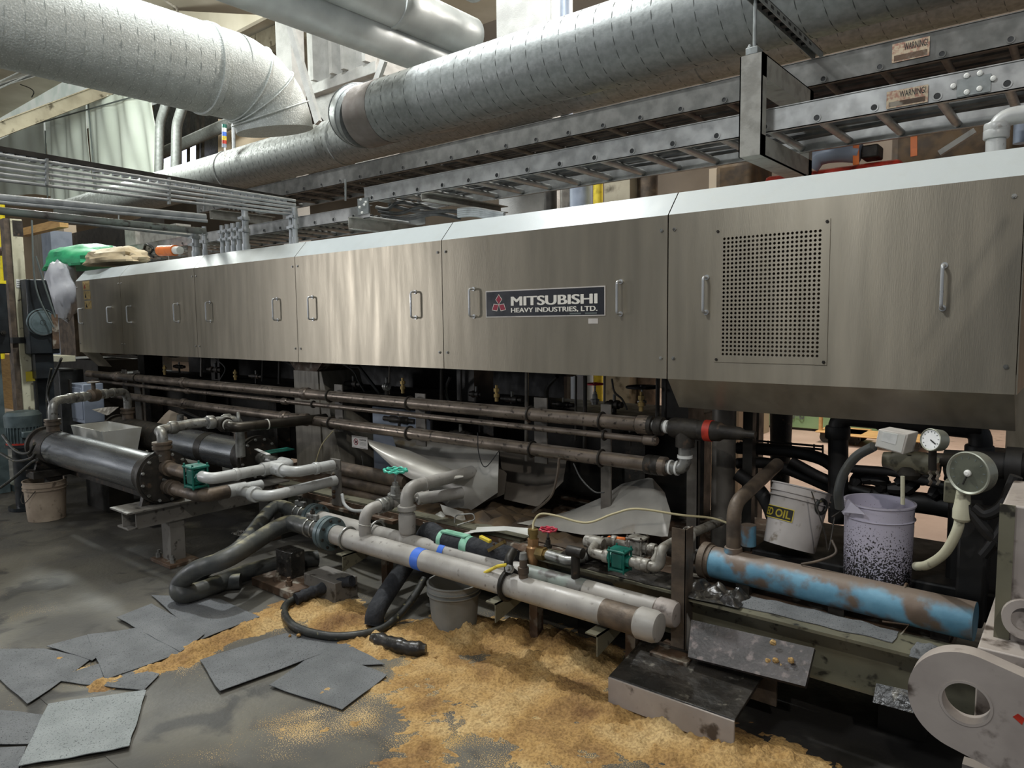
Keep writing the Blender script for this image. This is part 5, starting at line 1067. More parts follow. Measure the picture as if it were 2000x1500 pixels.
# grey bucket under the headers
def bucket(name, label, base, top, r0, r1, m, group=None, open_=True, wall=.004, lip=True, bail=None):
    base, top = V(base), V(top); ax = (top-base).normalized(); h = (top-base).length; o = thing(name, label, 'bucket', base)
    prof = [(0, r0*.9), (0, r0), (h*.78, r0+(r1-r0)*.78)]
    if lip: prof += [(h*.78, r1+.006), (h*.80, r1+.006), (h*.80, r0+(r1-r0)*.8), (h*.86, r0+(r1-r0)*.86), (h*.86, r1+.006), (h*.88, r1+.006), (h*.88, r1)]
    prof += [(h*.98, r1), (h*.98, r1+.006), (h, r1+.006), (h, r1-wall), (h*.5, (r0+r1)/2-wall), (h*.03, r0-wall), (h*.03, .001)]
    part('shell', MB().lathe(base, ax, prof, 40), m, o)
    return o
gb = P(888, 1229, Z=0); gt = gb+V((0, 0, .26))
w2 = (P(930, 1150, Y=gb.y).x-P(847, 1150, Y=gb.y).x)/2*.88
bucket('bucket', 'grey plastic bucket standing under the header pipes', gb, gt, w2*.85, w2, 'bucket_grey')
wb = P(92, 1012, Z=0); wr = .155
wbk = bucket('bucket', 'dirty white plastic bucket on the floor at the left, under the shiny tank', wb, wb+V((0, 0, .33)), wr*.88, wr, 'bucket_old')
part('bail_handle', MB().tube(smoothpath([wb+V((-.12, -.1, .28)), wb+V((0, -.175, .2)), wb+V((.06, -.17, .17)), wb+V((.13, -.11, .27))]), .003, 6), 'cast', wbk)

# ------------------------------------------------------------ blue pipe, buckets, gauges at right
e0, e1 = P(1388, 1096, Z=.50), P(1905, 1214, Z=.50)
bd = (e1-e0).normalized()
bl_ = thing('blue_pipe', 'thick blue painted pipe with flaking brown patches, lower right', 'pipe', (e0+e1)/2-V((0, 0, .075)))
part('pipe', MB().cyl(e0, e1, .070, None, 36), 'blue_pipe', bl_)
part('flange', MB().lathe(e0-bd*.035, bd, [(0, .082), (.03, .082), (.031, .074), (.05, .074)], 36), 'cast_brown', bl_)
xr3 = P(1432, 1080, Y=e0.y).x
zt3 = P(1435, 985, Y=e0.y).z
part('riser', MB().tube([(xr3, e0.y, .54), (xr3, e0.y, zt3), (xr3+.02, e0.y+.5, zt3+.10)], .031, 18, fil=.09), 'cast_brown', bl_)
part('riser_socket', MB().lathe((xr3, e0.y, .555), (0, 0, 1), [(0, .042), (.03, .038), (.032, .034)], 20), 'blue_pipe', bl_)
xs = XR(1768, e1.y+.04, .5); part('strap', MB().torus((xs, 3.012, .50), (1, .03, 0), .073, .005), 'rusty', bl_)
part('strap_rod', MB().tube([(xs-.06, 2.93, .44), (xs+.03, 2.93, .45), (xs, 2.90, .40)], .004, 6), 'rusty', bl_)
part('neck_pipes', MB().tube([e0-bd*.03, e0-bd*.12, e0-bd*.2+V((0, -.03, .02))], .03, 14).tube([e0-bd*.03+V((0, -.03, -.04)), e0-bd*.14+V((0, -.03, -.035))], .022, 12).lathe(e0-bd*.1, bd, [(0, .042), (.04, .042)], 8), 'cast', bl_)
for px in (1460, 1640, 1840):
    x = XR(px, 3.03, .4); part('saddle', MB().box((x-.03, 2.97, .40), (x+.03, 3.09, .45)), 'cast', bl_)
solo('blue_stub', MB().cyl(P(1462, 1065, Y=3.25), P(1462, 1025, Y=3.25), .035), 'blue_pipe', 'short blue stub behind the riser of the blue pipe', 'pipe')
# USED OIL bucket, tilted
ob, ot = P(1541, 1068, Y=3.26), P(1566, 952, Y=3.34)
orad = abs(P(1622, 960, Y=3.34).x-P(1503, 960, Y=3.34).x)/2*.93
oil = bucket('oil_bucket', 'tilted white bucket with a yellow and black OIL label, leaning behind the blue pipe', ob, ot, orad*.88, orad, 'bucket')
axb = (ot-ob).normalized(); hb_ = (ot-ob).length
def wrap(mb, base, ax, r, front, h0):
    ax = V(ax).normalized(); f = V(front); f = (f-ax*f.dot(ax)).normalized(); s = f.cross(ax)*-1
    s = ax.cross(f)
    mb.v = [V(base)+ax*(h0+v.y)+(f*math.cos(v.x/r)+s*math.sin(v.x/r))*(r+v.z) for v in mb.v]; return mb
fr_ = V((-.62, -.78, 0))
def strip(w_, h, z, n=24):
    mb = MB()
    for i in range(n+1):
        for y in (0, h): mb.v.append(V((-w_/2+w_*i/n, y, z)))
    for i in range(n): mb.f.append((2*i, 2*i+2, 2*i+3, 2*i+1))
    return mb
lw, lh = .215, .056; rl = orad*.955
la = part('oil_label', wrap(strip(lw, lh, .002), ob, axb, rl, fr_, hb_*.40), 'warn_yellow', oil, 'yellow and black used oil label')
part('label_field', wrap(MB().add([v+V((0, .003, 0)) for v in strip(lw-.006, lh-.006, .0026).v], strip(1, 1, 0).f), ob, axb, rl, fr_, hb_*.40), 'print_black', la)
tx = text_mb('USED OIL', 1, 0.001, .025); ux = [v.x for v in tx.v]; uy = [v.y for v in tx.v]; s1 = (lw-.02)/(max(ux)-min(ux)); s2 = .036/(max(uy)-min(uy))
tx.v = [V(((v.x-(max(ux)+min(ux))/2)*s1, (v.y-min(uy))*s2+.010, .0034)) for v in tx.v]
part('lettering', wrap(tx, ob, axb, rl, fr_, hb_*.40), 'warn_yellow', la)
part('handle_ear', MB().torus(ot-axb*.06+V((orad*.9, -orad*.45, 0)), (1, -.5, 0), .03, .008), 'rubber', oil)
part('bail_handle', MB().tube(smoothpath([P(1585, 960, Y=3.15), P(1598, 1000, Y=3.1), P(1612, 1045, Y=3.08), P(1618, 1075, Y=3.08), P(1630, 1010, Y=3.15)]), .003, 6), 'cast', oil)
lb, lt = P(1712, 1128, Y=3.24), P(1712, 978, Y=3.24)
lrad = abs(P(1786, 1050, Y=3.24).x-P(1640, 1050, Y=3.24).x)/2*.93
lil = bucket('bucket', 'lilac white bucket speckled black at the bottom, standing behind the blue pipe', lb, lb+V((0, 0, (lt-lb).length)), lrad*.97, lrad, 'bucket_speckled', lip=False)
part('collar', MB().lathe(lb+V((0, 0, (lt-lb).length*.80)), (0, 0, 1), [(0, lrad+.001), (.003, lrad+.006), (.006, lrad+.001)], 40), 'bucket_lilac', lil)
part('handle_ear', MB().prism([P(1642, 1000, Y=3.12), P(1656, 975, Y=3.12), P(1690, 1005, Y=3.08)], (0, .01, 0)), 'bucket_lilac', lil)
part('bail_handle', MB().tube([P(1650, 990, Y=3.12), P(1640, 1000, Y=3.12), P(1625, 1010, Y=3.12)], .004, 6), 'cast', lil)
solo('wire', MB().tube(smoothpath([P(1565, 1102, Y=3.0), P(1600, 1095, Y=3.0), P(1632, 1080, Y=3.02), P(1625, 1055, Y=3.05)]), .005, 8), 'cast_brown', 'brown cable tail with a red tip between the two buckets', 'wire')
# gauges
def gauge(label, px, py, R, Y, face, mr, nrm, needle, boss=None):
    c_ = P(px, py, Y=Y); n = V(nrm).normalized(); o = thing('pressure_gauge', label, 'gauge', c_-V((0, 0, R)))
    part('case', MB().lathe(c_, n, [(-.05, R*.7), (-.045, R*.95), (0, R), (.006, R), (.008, R*.95), (.003, R*.86)], 40), mr, o)
    part('dial', MB().lathe(c_, n, [(.0, R*.87), (.0035, R*.87)], 40), face, o)
    a, b = frame(n); t = needle
    part('needle', MB().bar(c_+n*.005, c_+n*.005+(a*math.cos(t)+b*math.sin(t))*R*.6, .004, .002, n), 'print_black', o)
    tk = MB()
    for k in range(11):
        u = math.radians(-50+28*k); d = V((math.cos(u), 0, math.sin(u))); d = (d-n*d.dot(n)).normalized(); tk.bar(c_+n*.004+d*R*.66, c_+n*.004+d*R*.78, .0025, .001, n)
    part('scale_marks', tk, 'print_grey', o)
    if boss: part('centre_knob', MB().lathe(c_+n*.004, n, [(0, R*.16), (.006, R*.15), (.01, R*.08)], 20), 'plain_white', o)
    return o, c_
kk = P(1790, 900, Y=3.0).x-P(1765, 900, Y=3.0).x
g1, gc1 = gauge('small round pressure gauge with a white face', 1819, 859, kk*.98, 3.0, 'gauge_face', 'gauge_rim', (-.45, -.85, .12), 2.6)
g2, gc2 = gauge('large olive rimmed round gauge with a dark dial, right of the small one', 1892, 924, kk*1.75, 2.86, 'gauge_dark', 'gauge_rim', (-.42, -.9, 0), 1.2, True)
part('stem', MB().cyl(gc1+V((0, .03, 0)), gc1+V((0, .05, -.12)), .014), 'cast', g1)
part('stem', MB().lathe(P(1880, 985, Y=2.9), (0, 0, -1), [(-.05, .02), (0, .026), (.02, .03), (.05, .03), (.06, .022)], 16), 'cream', g2)
solo('white_hose', MB().tube(smoothpath([P(1877, 1005, Y=2.9), P(1868, 1040, Y=2.9), P(1845, 1080, Y=2.92), P(1812, 1103, Y=2.98), P(1790, 1106, Y=3.1)]), .017, 12), 'cream', 'off-white hose curving down from the large gauge', 'hose')
# instrument box
bo = thing('instrument_box', 'small white instrument box left of the pressure gauges', 'instrument box', P(1745, 885, Y=3.05))
bxp = [P(1716, 838, Y=3.02), P(1774, 848, Y=3.02), P(1764, 888, Y=3.02), P(1708, 872, Y=3.02)]
part('case', MB().prism(bxp, (.02, .09, 0)), 'box_white', bo, bevel=.003)
cen = sum(bxp, V())/4
part('front_plate', MB().prism([cen+(p-cen)*.86+V((0, -.003, 0)) for p in bxp], (0, .004, 0)), 'sheet_white', bo)
part('window', MB().prism([cen+(p-cen)*.5+V((-.005, -.005, .012)) for p in bxp], (0, .003, 0)), 'gauge_face', bo)
solo('grey_hose', MB().tube(smoothpath([P(1706, 872, Y=3.05), P(1672, 892, Y=3.08), P(1648, 925, Y=3.1), P(1638, 960, Y=3.1), P(1640, 992, Y=3.12)]), .019, 14), 'hose_grey', 'grey hose arching from the instrument box down to the lilac bucket', 'hose')
vv = thing('control_valve', 'dark olive control valve cluster below the instrument box', 'valve', P(1770, 960, Y=3.15))
part('body', MB().lathe(P(1725, 897, Y=3.15), (1, 0, 0), [(0, .03), (.03, .035), (.05, .045), (.1, .04), (.12, .045), (.2, .04)], 14), 'beam_paint', vv)
part('actuator', MB().lathe(P(1776, 935, Y=3.15), (0, 0, 1), [(0, .03), (.02, .045), (.05, .045), (.055, .03), (.1, .028)], 14), 'cast', vv)
part('cross_pipe', MB().cyl(P(1770, 895, Y=3.15), P(1880, 900, Y=3.15), .026), 'cast', vv)
part('drain_tube', MB().tube([P(1763, 930, Y=3.1), P(1763, 985, Y=3.1)], .008, 8), 'cream', vv)
for i, x in enumerate((1817, 1832)):
    solo('chain', MB().tube([P(x+2*((-1)**k), 905+6*k, Y=3.1) for k in range(8)], .006, 6), 'rusty', ('left of the two rusty chains under the small gauge', 'right of the two rusty chains under the small gauge')[i], 'chain')
solo('pipe_clamp_block', MB().cbox(P(1870, 960, Y=3.0), (.08, .06, .08)), 'beam_paint', 'olive bracket just under the large gauge', 'bracket', bevel=.006)
# dark pipe frame
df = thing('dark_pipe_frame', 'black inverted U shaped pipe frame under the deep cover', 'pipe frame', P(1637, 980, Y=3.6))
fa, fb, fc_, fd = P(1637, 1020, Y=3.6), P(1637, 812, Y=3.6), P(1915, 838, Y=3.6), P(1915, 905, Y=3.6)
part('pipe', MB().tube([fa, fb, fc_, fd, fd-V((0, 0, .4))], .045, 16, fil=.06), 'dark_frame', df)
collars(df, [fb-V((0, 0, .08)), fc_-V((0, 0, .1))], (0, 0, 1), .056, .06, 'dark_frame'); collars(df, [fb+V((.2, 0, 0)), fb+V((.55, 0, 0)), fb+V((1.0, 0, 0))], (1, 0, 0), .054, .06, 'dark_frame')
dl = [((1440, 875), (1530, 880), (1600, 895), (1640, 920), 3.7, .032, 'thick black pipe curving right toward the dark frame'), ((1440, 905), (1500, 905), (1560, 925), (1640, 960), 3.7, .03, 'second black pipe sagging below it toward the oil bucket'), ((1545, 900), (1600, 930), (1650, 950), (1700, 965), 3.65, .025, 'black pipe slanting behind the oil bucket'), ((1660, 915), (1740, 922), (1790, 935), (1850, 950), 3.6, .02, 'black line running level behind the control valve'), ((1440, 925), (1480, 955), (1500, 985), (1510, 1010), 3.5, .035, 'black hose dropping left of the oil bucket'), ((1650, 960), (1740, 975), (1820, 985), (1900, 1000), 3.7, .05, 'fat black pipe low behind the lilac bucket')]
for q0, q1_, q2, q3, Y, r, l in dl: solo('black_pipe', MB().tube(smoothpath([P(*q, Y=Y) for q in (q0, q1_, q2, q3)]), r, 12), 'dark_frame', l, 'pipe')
for i in range(14):
    px, py = 1665+17*i, 935+random.random()*45
    solo('black_fitting', MB().lathe(P(px, py, Y=3.65), (random.random(), .2, random.random()*.5), [(0, .02), (.03, .03), (.06, .03), (.08, .018)], 8), 'dark_frame', ORD[i]+' small black fitting from the left in the clutter behind the buckets', 'fitting', 'fittings behind the buckets')
rk = thing('pipe_rack', 'thin black rack of rods between the columns and the dark frame', 'rack', P(1540, 900, Y=3.9))
for y in (858, 864): part('rail', MB().cyl(P(1445, y, Y=3.9), P(1608, y+14, Y=3.9), .006, None, 8), 'dark_frame', rk)
for x in (1460, 1500, 1545, 1590, 1607): part('rod', MB().cyl(P(x, 856+(x-1445)*.08, Y=3.9), P(x, 880+(x-1445)*.08, Y=3.9), .005, None, 6), 'dark_frame', rk)
part('tube', MB().tube([P(1445, 878, Y=3.9), P(1600, 892, Y=3.9)], .02, 10), 'dark_frame', rk)
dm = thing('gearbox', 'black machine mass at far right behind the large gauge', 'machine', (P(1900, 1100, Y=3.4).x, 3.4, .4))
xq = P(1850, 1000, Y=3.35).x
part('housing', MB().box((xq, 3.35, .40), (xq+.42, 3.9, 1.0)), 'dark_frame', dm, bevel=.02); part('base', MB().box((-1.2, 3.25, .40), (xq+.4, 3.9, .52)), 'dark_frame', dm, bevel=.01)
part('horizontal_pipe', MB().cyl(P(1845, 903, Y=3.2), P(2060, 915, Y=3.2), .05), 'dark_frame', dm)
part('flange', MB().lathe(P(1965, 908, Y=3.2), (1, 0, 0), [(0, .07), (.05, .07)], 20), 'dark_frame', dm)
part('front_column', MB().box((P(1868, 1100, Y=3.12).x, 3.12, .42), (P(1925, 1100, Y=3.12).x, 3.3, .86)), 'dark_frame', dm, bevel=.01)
for i, q in enumerate((((1985, 930), (1960, 985), (1925, 1005), (1900, 990)), ((1990, 945), (1965, 1020), (1940, 1060), (1920, 1085)), ((1880, 980), (1920, 1030), (1950, 1060), (1990, 1080)))):
    solo('black_hose', MB().tube(smoothpath([P(*p, Y=2.9) for p in q]), .02, 10), 'dark_frame', ('black hose curving out of the frame right of the large gauge', 'lower black hose at the right edge of the frame', 'black hose crossing behind the grey column at the right edge')[i], 'hose')
# right foreground: column block and lug plate
Yc = 2.25
cA, cB = P(1965, 985, Y=Yc), P(1942, 1285, Y=Yc)
rc = thing('grey_machine_column', 'light grey machine column at the right edge above the lug plate', 'machine column', (cB.x, Yc, 0))
part('column', MB().box((cB.x, Yc, .30), (cB.x+.5, Yc+.35, cA.z)), 'lug', rc, bevel=.006)
part('corner_strip', MB().box((cB.x-.004, Yc-.006, .60), (cB.x+.03, Yc, cA.z)), 'beam_paint', rc)
part('guard_arm', MB().prism([(-.118, 2.24, 1.93), (.125, 2.24, 2.367), (.6, 2.24, 2.367), (.6, 2.24, 1.93)], (0, .02, 0)), 'lug', rc)  # unseen plate, shaped to throw the diagonal shadow on the right cover
part('guard_brace', MB().bar((-.125, 2.25, 2.05), (.09, 2.25, 2.44), .02, .02), 'lug', rc)  # added unseen bar, for the thin streak beside that shadow
part('guard_post', MB().box((.3, 2.25, 1.0), (.4, 2.35, 1.95)), 'lug', rc)  # added post carrying the unseen shadow plate
part('boss', MB().lathe(P(2000, 1205, Y=Yc), (.1, -1, .15), [(0, .05), (.04, .05), (.04, .03), (.02, .03)], 28), 'lug', rc)
part('base_step', MB().box((cB.x-.03, Yc-.10, .30), (cB.x+.5, Yc+.4, cB.z+.06)), 'lug', rc, bevel=.004)
part('foot', MB().box((cB.x+.02, Yc-.02, 0), (cB.x+.5, Yc+.35, .31)), 'dark_steel', rc)
Yl = 1.98; lc = P(1886, 1374, Y=Yl); ro = abs(P(1886, 1374, Y=Yl).z-P(1886, 1276, Y=Yl).z)*1.0; rh = ro*.40
lg = thing('lug_plate', 'large rounded lifting lug plate with a round hole, bottom right corner', 'lug plate', lc-V((0, 0, ro)))
N_ = 64; slope = math.radians(-14)
def outer(t):
    x, z = math.cos(t), math.sin(t)
    if math.cos(t-slope) > 0:   # straight tail to the right
        s = math.sin(t-slope); k = min(5.0, 1/max(.18, abs(s))); u = V((math.cos(slope), 0, math.sin(slope))); n = V((-math.sin(slope), 0, math.cos(slope)))
        return u*ro*math.sqrt(max(0, k*k-1))+n*ro*(1 if s > 0 else -1)*(1 if abs(s) > .18 else abs(s)/.18) if True else None
    return V((x*ro, 0, z*ro))
ring_o = [lc+outer(2*pi*k/N_) for k in range(N_)]; ring_i = [lc+V((rh*math.cos(2*pi*k/N_), 0, rh*math.sin(2*pi*k/N_))) for k in range(N_)]
T_ = V((0, .05, 0)); m_ = MB(); m_.v = ring_o+ring_i+[p+T_ for p in ring_o]+[p+T_ for p in ring_i]
for k in range(N_):
    l = (k+1) % N_; m_.f += [(k, l, N_+l, N_+k), (2*N_+l, 2*N_+k, 3*N_+k, 3*N_+l), (l, k, 2*N_+k, 2*N_+l), (N_+k, N_+l, 3*N_+l, 3*N_+k)]
part('plate', m_, 'lug', lg)
part('bushing', MB().lathe(lc+V((0, .002, 0)), (0, 1, 0), [(0, rh*1.0), (0, rh*1.12), (-.004, rh*1.12), (-.004, rh)], 40, False), 'lug', lg)
part('red_mark', MB().prism([P(1978, 1400, Y=Yl-.001), P(1988, 1394, Y=Yl-.001), P(2002, 1404, Y=Yl-.001), P(1996, 1416, Y=Yl-.001)], (0, .002, 0)), 'red_tag', lg, 'small red arrow mark')
part('edge_strip', MB().box(P(1880, 1470, Y=Yl+.05)-V((0, 0, .05)), P(2080, 1500, Y=Yl+.09)-V((0, 0, .05))), 'lug', lg)

# ------------------------------------------------------------ left edge
XP = -8.45; ya_, yb_ = P(29, 560, X=XP).y, P(52, 560, X=XP).y; zt_p = P(35, 428, X=XP).z
pc = thing('cream_post', 'scratched cream steel post at the far left with a yellow tag', 'post', (XP-.08, (ya_+yb_)/2, 0))
part('post', MB().box((XP-.15, ya_, 0), (XP, yb_, zt_p)), 'cream', pc, bevel=.006)
part('dark_edge', MB().box((XP-.14, ya_-.05, 0), (XP-.02, ya_, zt_p)), 'cast_brown', pc)
def xbox(q, d=.004): a, b = P(q[0], q[1], X=XP+d), P(q[2], q[3], X=XP+d); return MB().box((XP, a.y, b.z), (XP+d, b.y, a.z))
part('yellow_tag', xbox((50, 726, 69, 744)), 'tag_y', pc, 'yellow tag')
part('paper_label', xbox((31, 545, 51, 562)), 'plain_white', pc, 'white paper label')
for y in (549, 553, 557): part('label_line', xbox((33, y, 49, y+1), .006), 'print_black', pc)
part('dark_panel', xbox((24, 430, 46, 462)), 'cast', pc)
zz = P(60, 664, X=XP).z; part('strap', MB().box((XP-.155, ya_-.055, zz-.03), (XP+.006, yb_+.005, zz+.03)), 'black', pc)
XD = -8.28; a, b = P(50, 545, X=XD), P(118, 690, X=XD)
bm = thing('black_drive', 'black drive housing with a round fan grille behind the cream post', 'machine', (XD-.2, a.y, 0))
part('housing', MB().prism([(XD, a.y, b.z), (XD, b.y, b.z), (XD, b.y-.01, (a.z+b.z)/2), (XD, b.y-.08, a.z), (XD, a.y, a.z)], (-.5, 0, 0)), 'black_machine', bm, bevel=.01)
gcn = P(82, 630, X=XD); gr_ = abs(P(76, 592, X=XD).z-gcn.z)*.72
part('grille', MB().lathe(gcn, (1, 0, 0), [(0, gr_), (.02, gr_*.95), (.03, gr_*.6), (.032, .01)], 36), 'motor', bm)
for k in range(1, 6): part('grille_ring', MB().torus(gcn+V((.03-.002*k, 0, 0)), (1, 0, 0), gr_*k/5.5, .005, 30, 5), 'black', bm)
part('lower_box', MB().box((XD-.4, a.y+.05, b.z-.25), (XD-.05, b.y-.05, b.z)), 'black_machine', bm); part('leg', MB().box((XD-.35, a.y+.1, 0), (XD-.2, a.y+.25, b.z-.25)), 'black_machine', bm)
part('brown_cover', MB().box((XD, b.y-.07, b.z+.05), (XD+.03, b.y-.01, a.z-.35)), 'rusty', bm)
XC = -8.0; a, b = P(-90, 545, X=XC), P(22, 690, X=XC)
bm2 = thing('black_cabinet', 'black machine cabinet cut by the left edge of the frame', 'cabinet', (XC-.2, b.y-.3, 0))
part('housing', MB().box((XC-.4, a.y, b.z), (XC, b.y, a.z)), 'black_machine', bm2, bevel=.01)
part('leg', MB().box((XC-.35, b.y-.22, 0), (XC-.1, b.y-.06, b.z)), 'motor', bm2)
part('knob', MB().bolt(P(5, 650, X=XC), (1, 0, 0), .025, .03), 'dark_steel', bm2); part('yellow_stripe', MB().box((XC, a.y, a.z-.03), (XC+.003, b.y, a.z)), 'safety', bm2)
# motor, standing upright
mc = P(48, 862, Y=2.12); dm_ = (mc-EYE).dot(V((XA.z, YA.z, ZA.z))); mr_ = 31/F*dm_; mt = P(48, 802, Y=2.12).z
mo = thing('electric_motor', 'grey green finned electric motor standing at the far left behind the bucket', 'motor', (mc.x, mc.y, 0))
part('housing', MB().cyl((mc.x, mc.y, mc.z), (mc.x, mc.y, mt-.04), mr_*.85, None, 30), 'motor', mo)
for k in range(30):
    t = 2*pi*k/30; d = V((math.cos(t), math.sin(t), 0)); part('cooling_fin', MB().bar(V((mc.x, mc.y, mc.z))+d*mr_*.9, V((mc.x, mc.y, mt-.13))+d*mr_*.9, .008, mr_*.2, d), 'motor', mo)
part('fan_cowl', MB().lathe((mc.x, mc.y, mt-.14), (0, 0, 1), [(0, mr_*1.0), (.10, mr_*1.02), (.13, mr_*.85), (.14, mr_*.3)], 30), 'motor', mo)
part('terminal_box', MB().box((mc.x+mr_*.7, mc.y-.06, mc.z+.05), (mc.x+mr_*1.25, mc.y+.06, mt-.17)), 'motor', mo, bevel=.008)
part('red_ring', MB().lathe((mc.x, mc.y, mc.z-.015), (0, 0, 1), [(0, mr_*.98), (.015, mr_*.98)], 30), 'red_tag', mo)
part('base', MB().lathe((mc.x, mc.y, 0), (0, 0, 1), [(0, mr_*1.1), (.03, mr_*1.1), (.031, mr_*.7), (mc.z-.05, mr_*.7), (mc.z-.04, mr_*1.05), (mc.z-.015, mr_*1.05)], 24), 'black_machine', mo)
for i, q in enumerate((((5, 850), (30, 880), (55, 885), (68, 866)), ((0, 885), (30, 900), (60, 895), (70, 884)), ((-10, 960), (25, 935), (60, 905), (72, 898)), ((120, 700), (95, 760), (98, 790), (112, 810)), ((100, 720), (92, 770), (96, 830), (108, 850)))):
    solo('black_cable', MB().tube(smoothpath([P(*p, Y=1.95 if i < 3 else 2.5) for p in q]), .012, 8), 'rubber', ('black cable looping over the motor base', 'second black cable sagging below the motor', 'lowest black cable rising from the left edge', 'black hose curving down left of the grey control box', 'thin hose beside it, left of the grey control box')[i], 'cable')
bf = thing('steel_bench', 'teal grey steel bench frame at the left edge beside the white bucket', 'bench', P(30, 940, Y=1.85))
a, b = P(-40, 942, Y=2.25), P(44, 955, Y=2.25); part('top', MB().box((a.x, 2.25, b.z), (b.x, 2.35, a.z)), 'motor', bf, bevel=.004)
for x in (5, 40): p = P(x, 960, Y=2.25); part('leg', MB().box((p.x-.02, 2.25, 0), (p.x+.02, 2.29, b.z)), 'motor', bf)
for i, q in enumerate((((205, 520), (62, 430), (70, 560), (105, 640)), ((50, 440), (70, 500), (88, 560), (108, 620)))):
    solo('thin_cable', MB().tube(smoothpath([P(*p, X=-8.2) for p in q[i and 0 or 1:]]), .008, 6), 'print_grey', ('thin cable running down from the conduits past the fan grille', 'second thin cable slanting past the cream post')[i], 'cable')
solo('machine_rail', MB().box((-9.4, 2.95, P(90, 712, X=-8.3).z), (-8.75, 3.1, P(90, 700, X=-8.3).z)), 'cream', 'cream ledge under the grey bag at the left end', 'ledge')
# grey control box etc. between tank and machine
a, b = P(137, 748, Y=2.9), P(166, 828, Y=2.9)
kb = thing('control_box', 'light grey electrical box behind the crossover pipe', 'electrical box', (a.x, 2.9, b.z)); part('case', MB().box((a.x, 2.9, b.z), (b.x, 3.1, a.z)), 'box_grey', kb, bevel=.01)
part('door', MB().box((a.x+.02, 2.89, b.z+.04), (b.x-.02, 2.9, a.z-.04)), 'box_grey', kb, bevel=.004); part('pull', MB().box((a.x+.03, 2.87, b.z+.2), (a.x+.07, 2.89, b.z+.45)), 'dark_steel', kb)
part('stand', MB().box((a.x+.1, 2.95, 0), (a.x+.2, 3.05, b.z)), 'dark_steel', kb)
a, b = P(83, 720, Y=2.95), P(122, 830, Y=2.95); o = thing('black_controller', 'black upright controller box between the cream post and the grey box', 'box', (a.x, 2.95, 0)); part('case', MB().box((a.x, 2.95, 0), (b.x, 3.2, a.z)), 'black', o, bevel=.01)
part('white_bulb', MB().lathe(P(96, 768, Y=2.94), (0, 0, 1), [(0, .02), (.04, .035), (.10, .03), (.12, .01)], 14), 'plain_white', o)
wt = thing('white_tub', 'white plastic tub tucked between the two tanks', 'tub', P(190, 872, Y=2.55))
q = [P(160, 872, Y=2.5), P(222, 880, Y=2.5)]; zt4 = P(180, 833, Y=2.5).z
def rct(x0, x1, y0, y1, z): return [V((x0, y0, z)), V((x1, y0, z)), V((x1, y1, z)), V((x0, y1, z))]
part('shell', MB().rings([rct(q[0].x+.08, q[1].x-.08, 2.48, 2.68, q[0].z-.2), rct(q[0].x, q[1].x, 2.42, 2.74, zt4), rct(q[0].x+.015, q[1].x-.015, 2.435, 2.725, zt4), rct(q[0].x+.09, q[1].x-.09, 2.49, 2.67, q[0].z-.18)]), 'sheet_white', wt)
part('foot', MB().box((q[0].x+.1, 2.48, 0), (q[1].x-.1, 2.68, q[0].z-.2)), 'dark_steel', wt)
quadsheet('cardboard', 'brown cardboard flap behind the second tank', [(290, 845), (330, 800), (365, 815)], [(285, 850), (330, 850), (375, 845)], 3.25, 3.15, 'wall_tan', 0, cat='cardboard', th=.004, nu=8, nv=4)
quadsheet('rag', 'torn pale rag hanging under the crossover pipe', [(180, 800), (210, 795), (232, 795)], [(185, 802), (210, 812), (228, 798)], 2.75, 2.7, 'rag', 0, cat='rag', th=.004, nu=8, nv=4)
gv = thing('gate_valve', 'small valve with a black slanted lever behind the dark branch pipe', 'valve', P(360, 835, Y=3.15)); part('lever', MB().bar(P(358, 803, Y=3.1), P(392, 818, Y=3.1), .03, .008), 'black', gv); part('body', MB().cyl(P(352, 835, Y=3.15), P(352, 810, Y=3.15), .03), 'fitting', gv)
for i, (x, y) in enumerate(((303, 1022), (335, 1026), (338, 1040), (470, 1045))):
    c_ = zpt(x, y, .02); rr_ = .035
    solo('crumpled_rag', MB().sheet(lambda u, v: (c_.x+(u-.5)*.12+.02*noise.noise(V((u*5, v*5, i))), c_.y+(v-.5)*.08, c_.z+.03*abs(noise.noise(V((u*6, v*6, i+9))))+.01), 12, 12, .003), 'rag', ('crumpled white rag on the dark floor under the tank stand', 'small rag beside the crumpled one under the tank stand', 'pale scrap at the foot of the tank stand leg', 'tiny scrap on the floor right of the tank stand')[i], 'rag')
# left end of the machine: bags and tarps
def blob(name, label, c, dims, m, seed, cat, flat=.3):
    c = V(c); mb = MB(); n, k = 28, 16
    R = []
    for j in range(k+1):
        ph = pi*j/k; row = []
        for i in range(n):
            th = 2*pi*i/n; d = V((math.sin(ph)*math.cos(th), math.sin(ph)*math.sin(th), math.cos(ph)))
            s = 1+.22*noise.fractal(d*1.6+V((seed, 0, 0)), 1, 2, 4)
            row.append(c+V((d.x*dims[0]*s, d.y*dims[1]*s, max(-flat, d.z)*dims[2]*s)))
        R.append(row)
    mb.rings(R); return solo(name, mb, m, label, cat)
blob('tarp', 'green crumpled tarp on top of the left end of the machine', P(160, 514, Y=3.5), (.95, .3, .20), 'tarp_green', 3, 'tarp')
blob('tarp', 'white folded cloth on top of the green tarp', P(190, 496, Y=3.6), (.45, .2, .10), 'tarp_grey', 8, 'cloth')
blob('tarp', 'beige crumpled canvas right of the green tarp', P(228, 508, Y=3.45), (.55, .25, .14), 'tarp_beige', 5, 'tarp')
blob('dust_bag', 'bulging grey plastic bag at the left end of the covers', P(121, 568, Y=3.2), (.26, .17, .33), 'tarp_grey', 12, 'bag', 1)
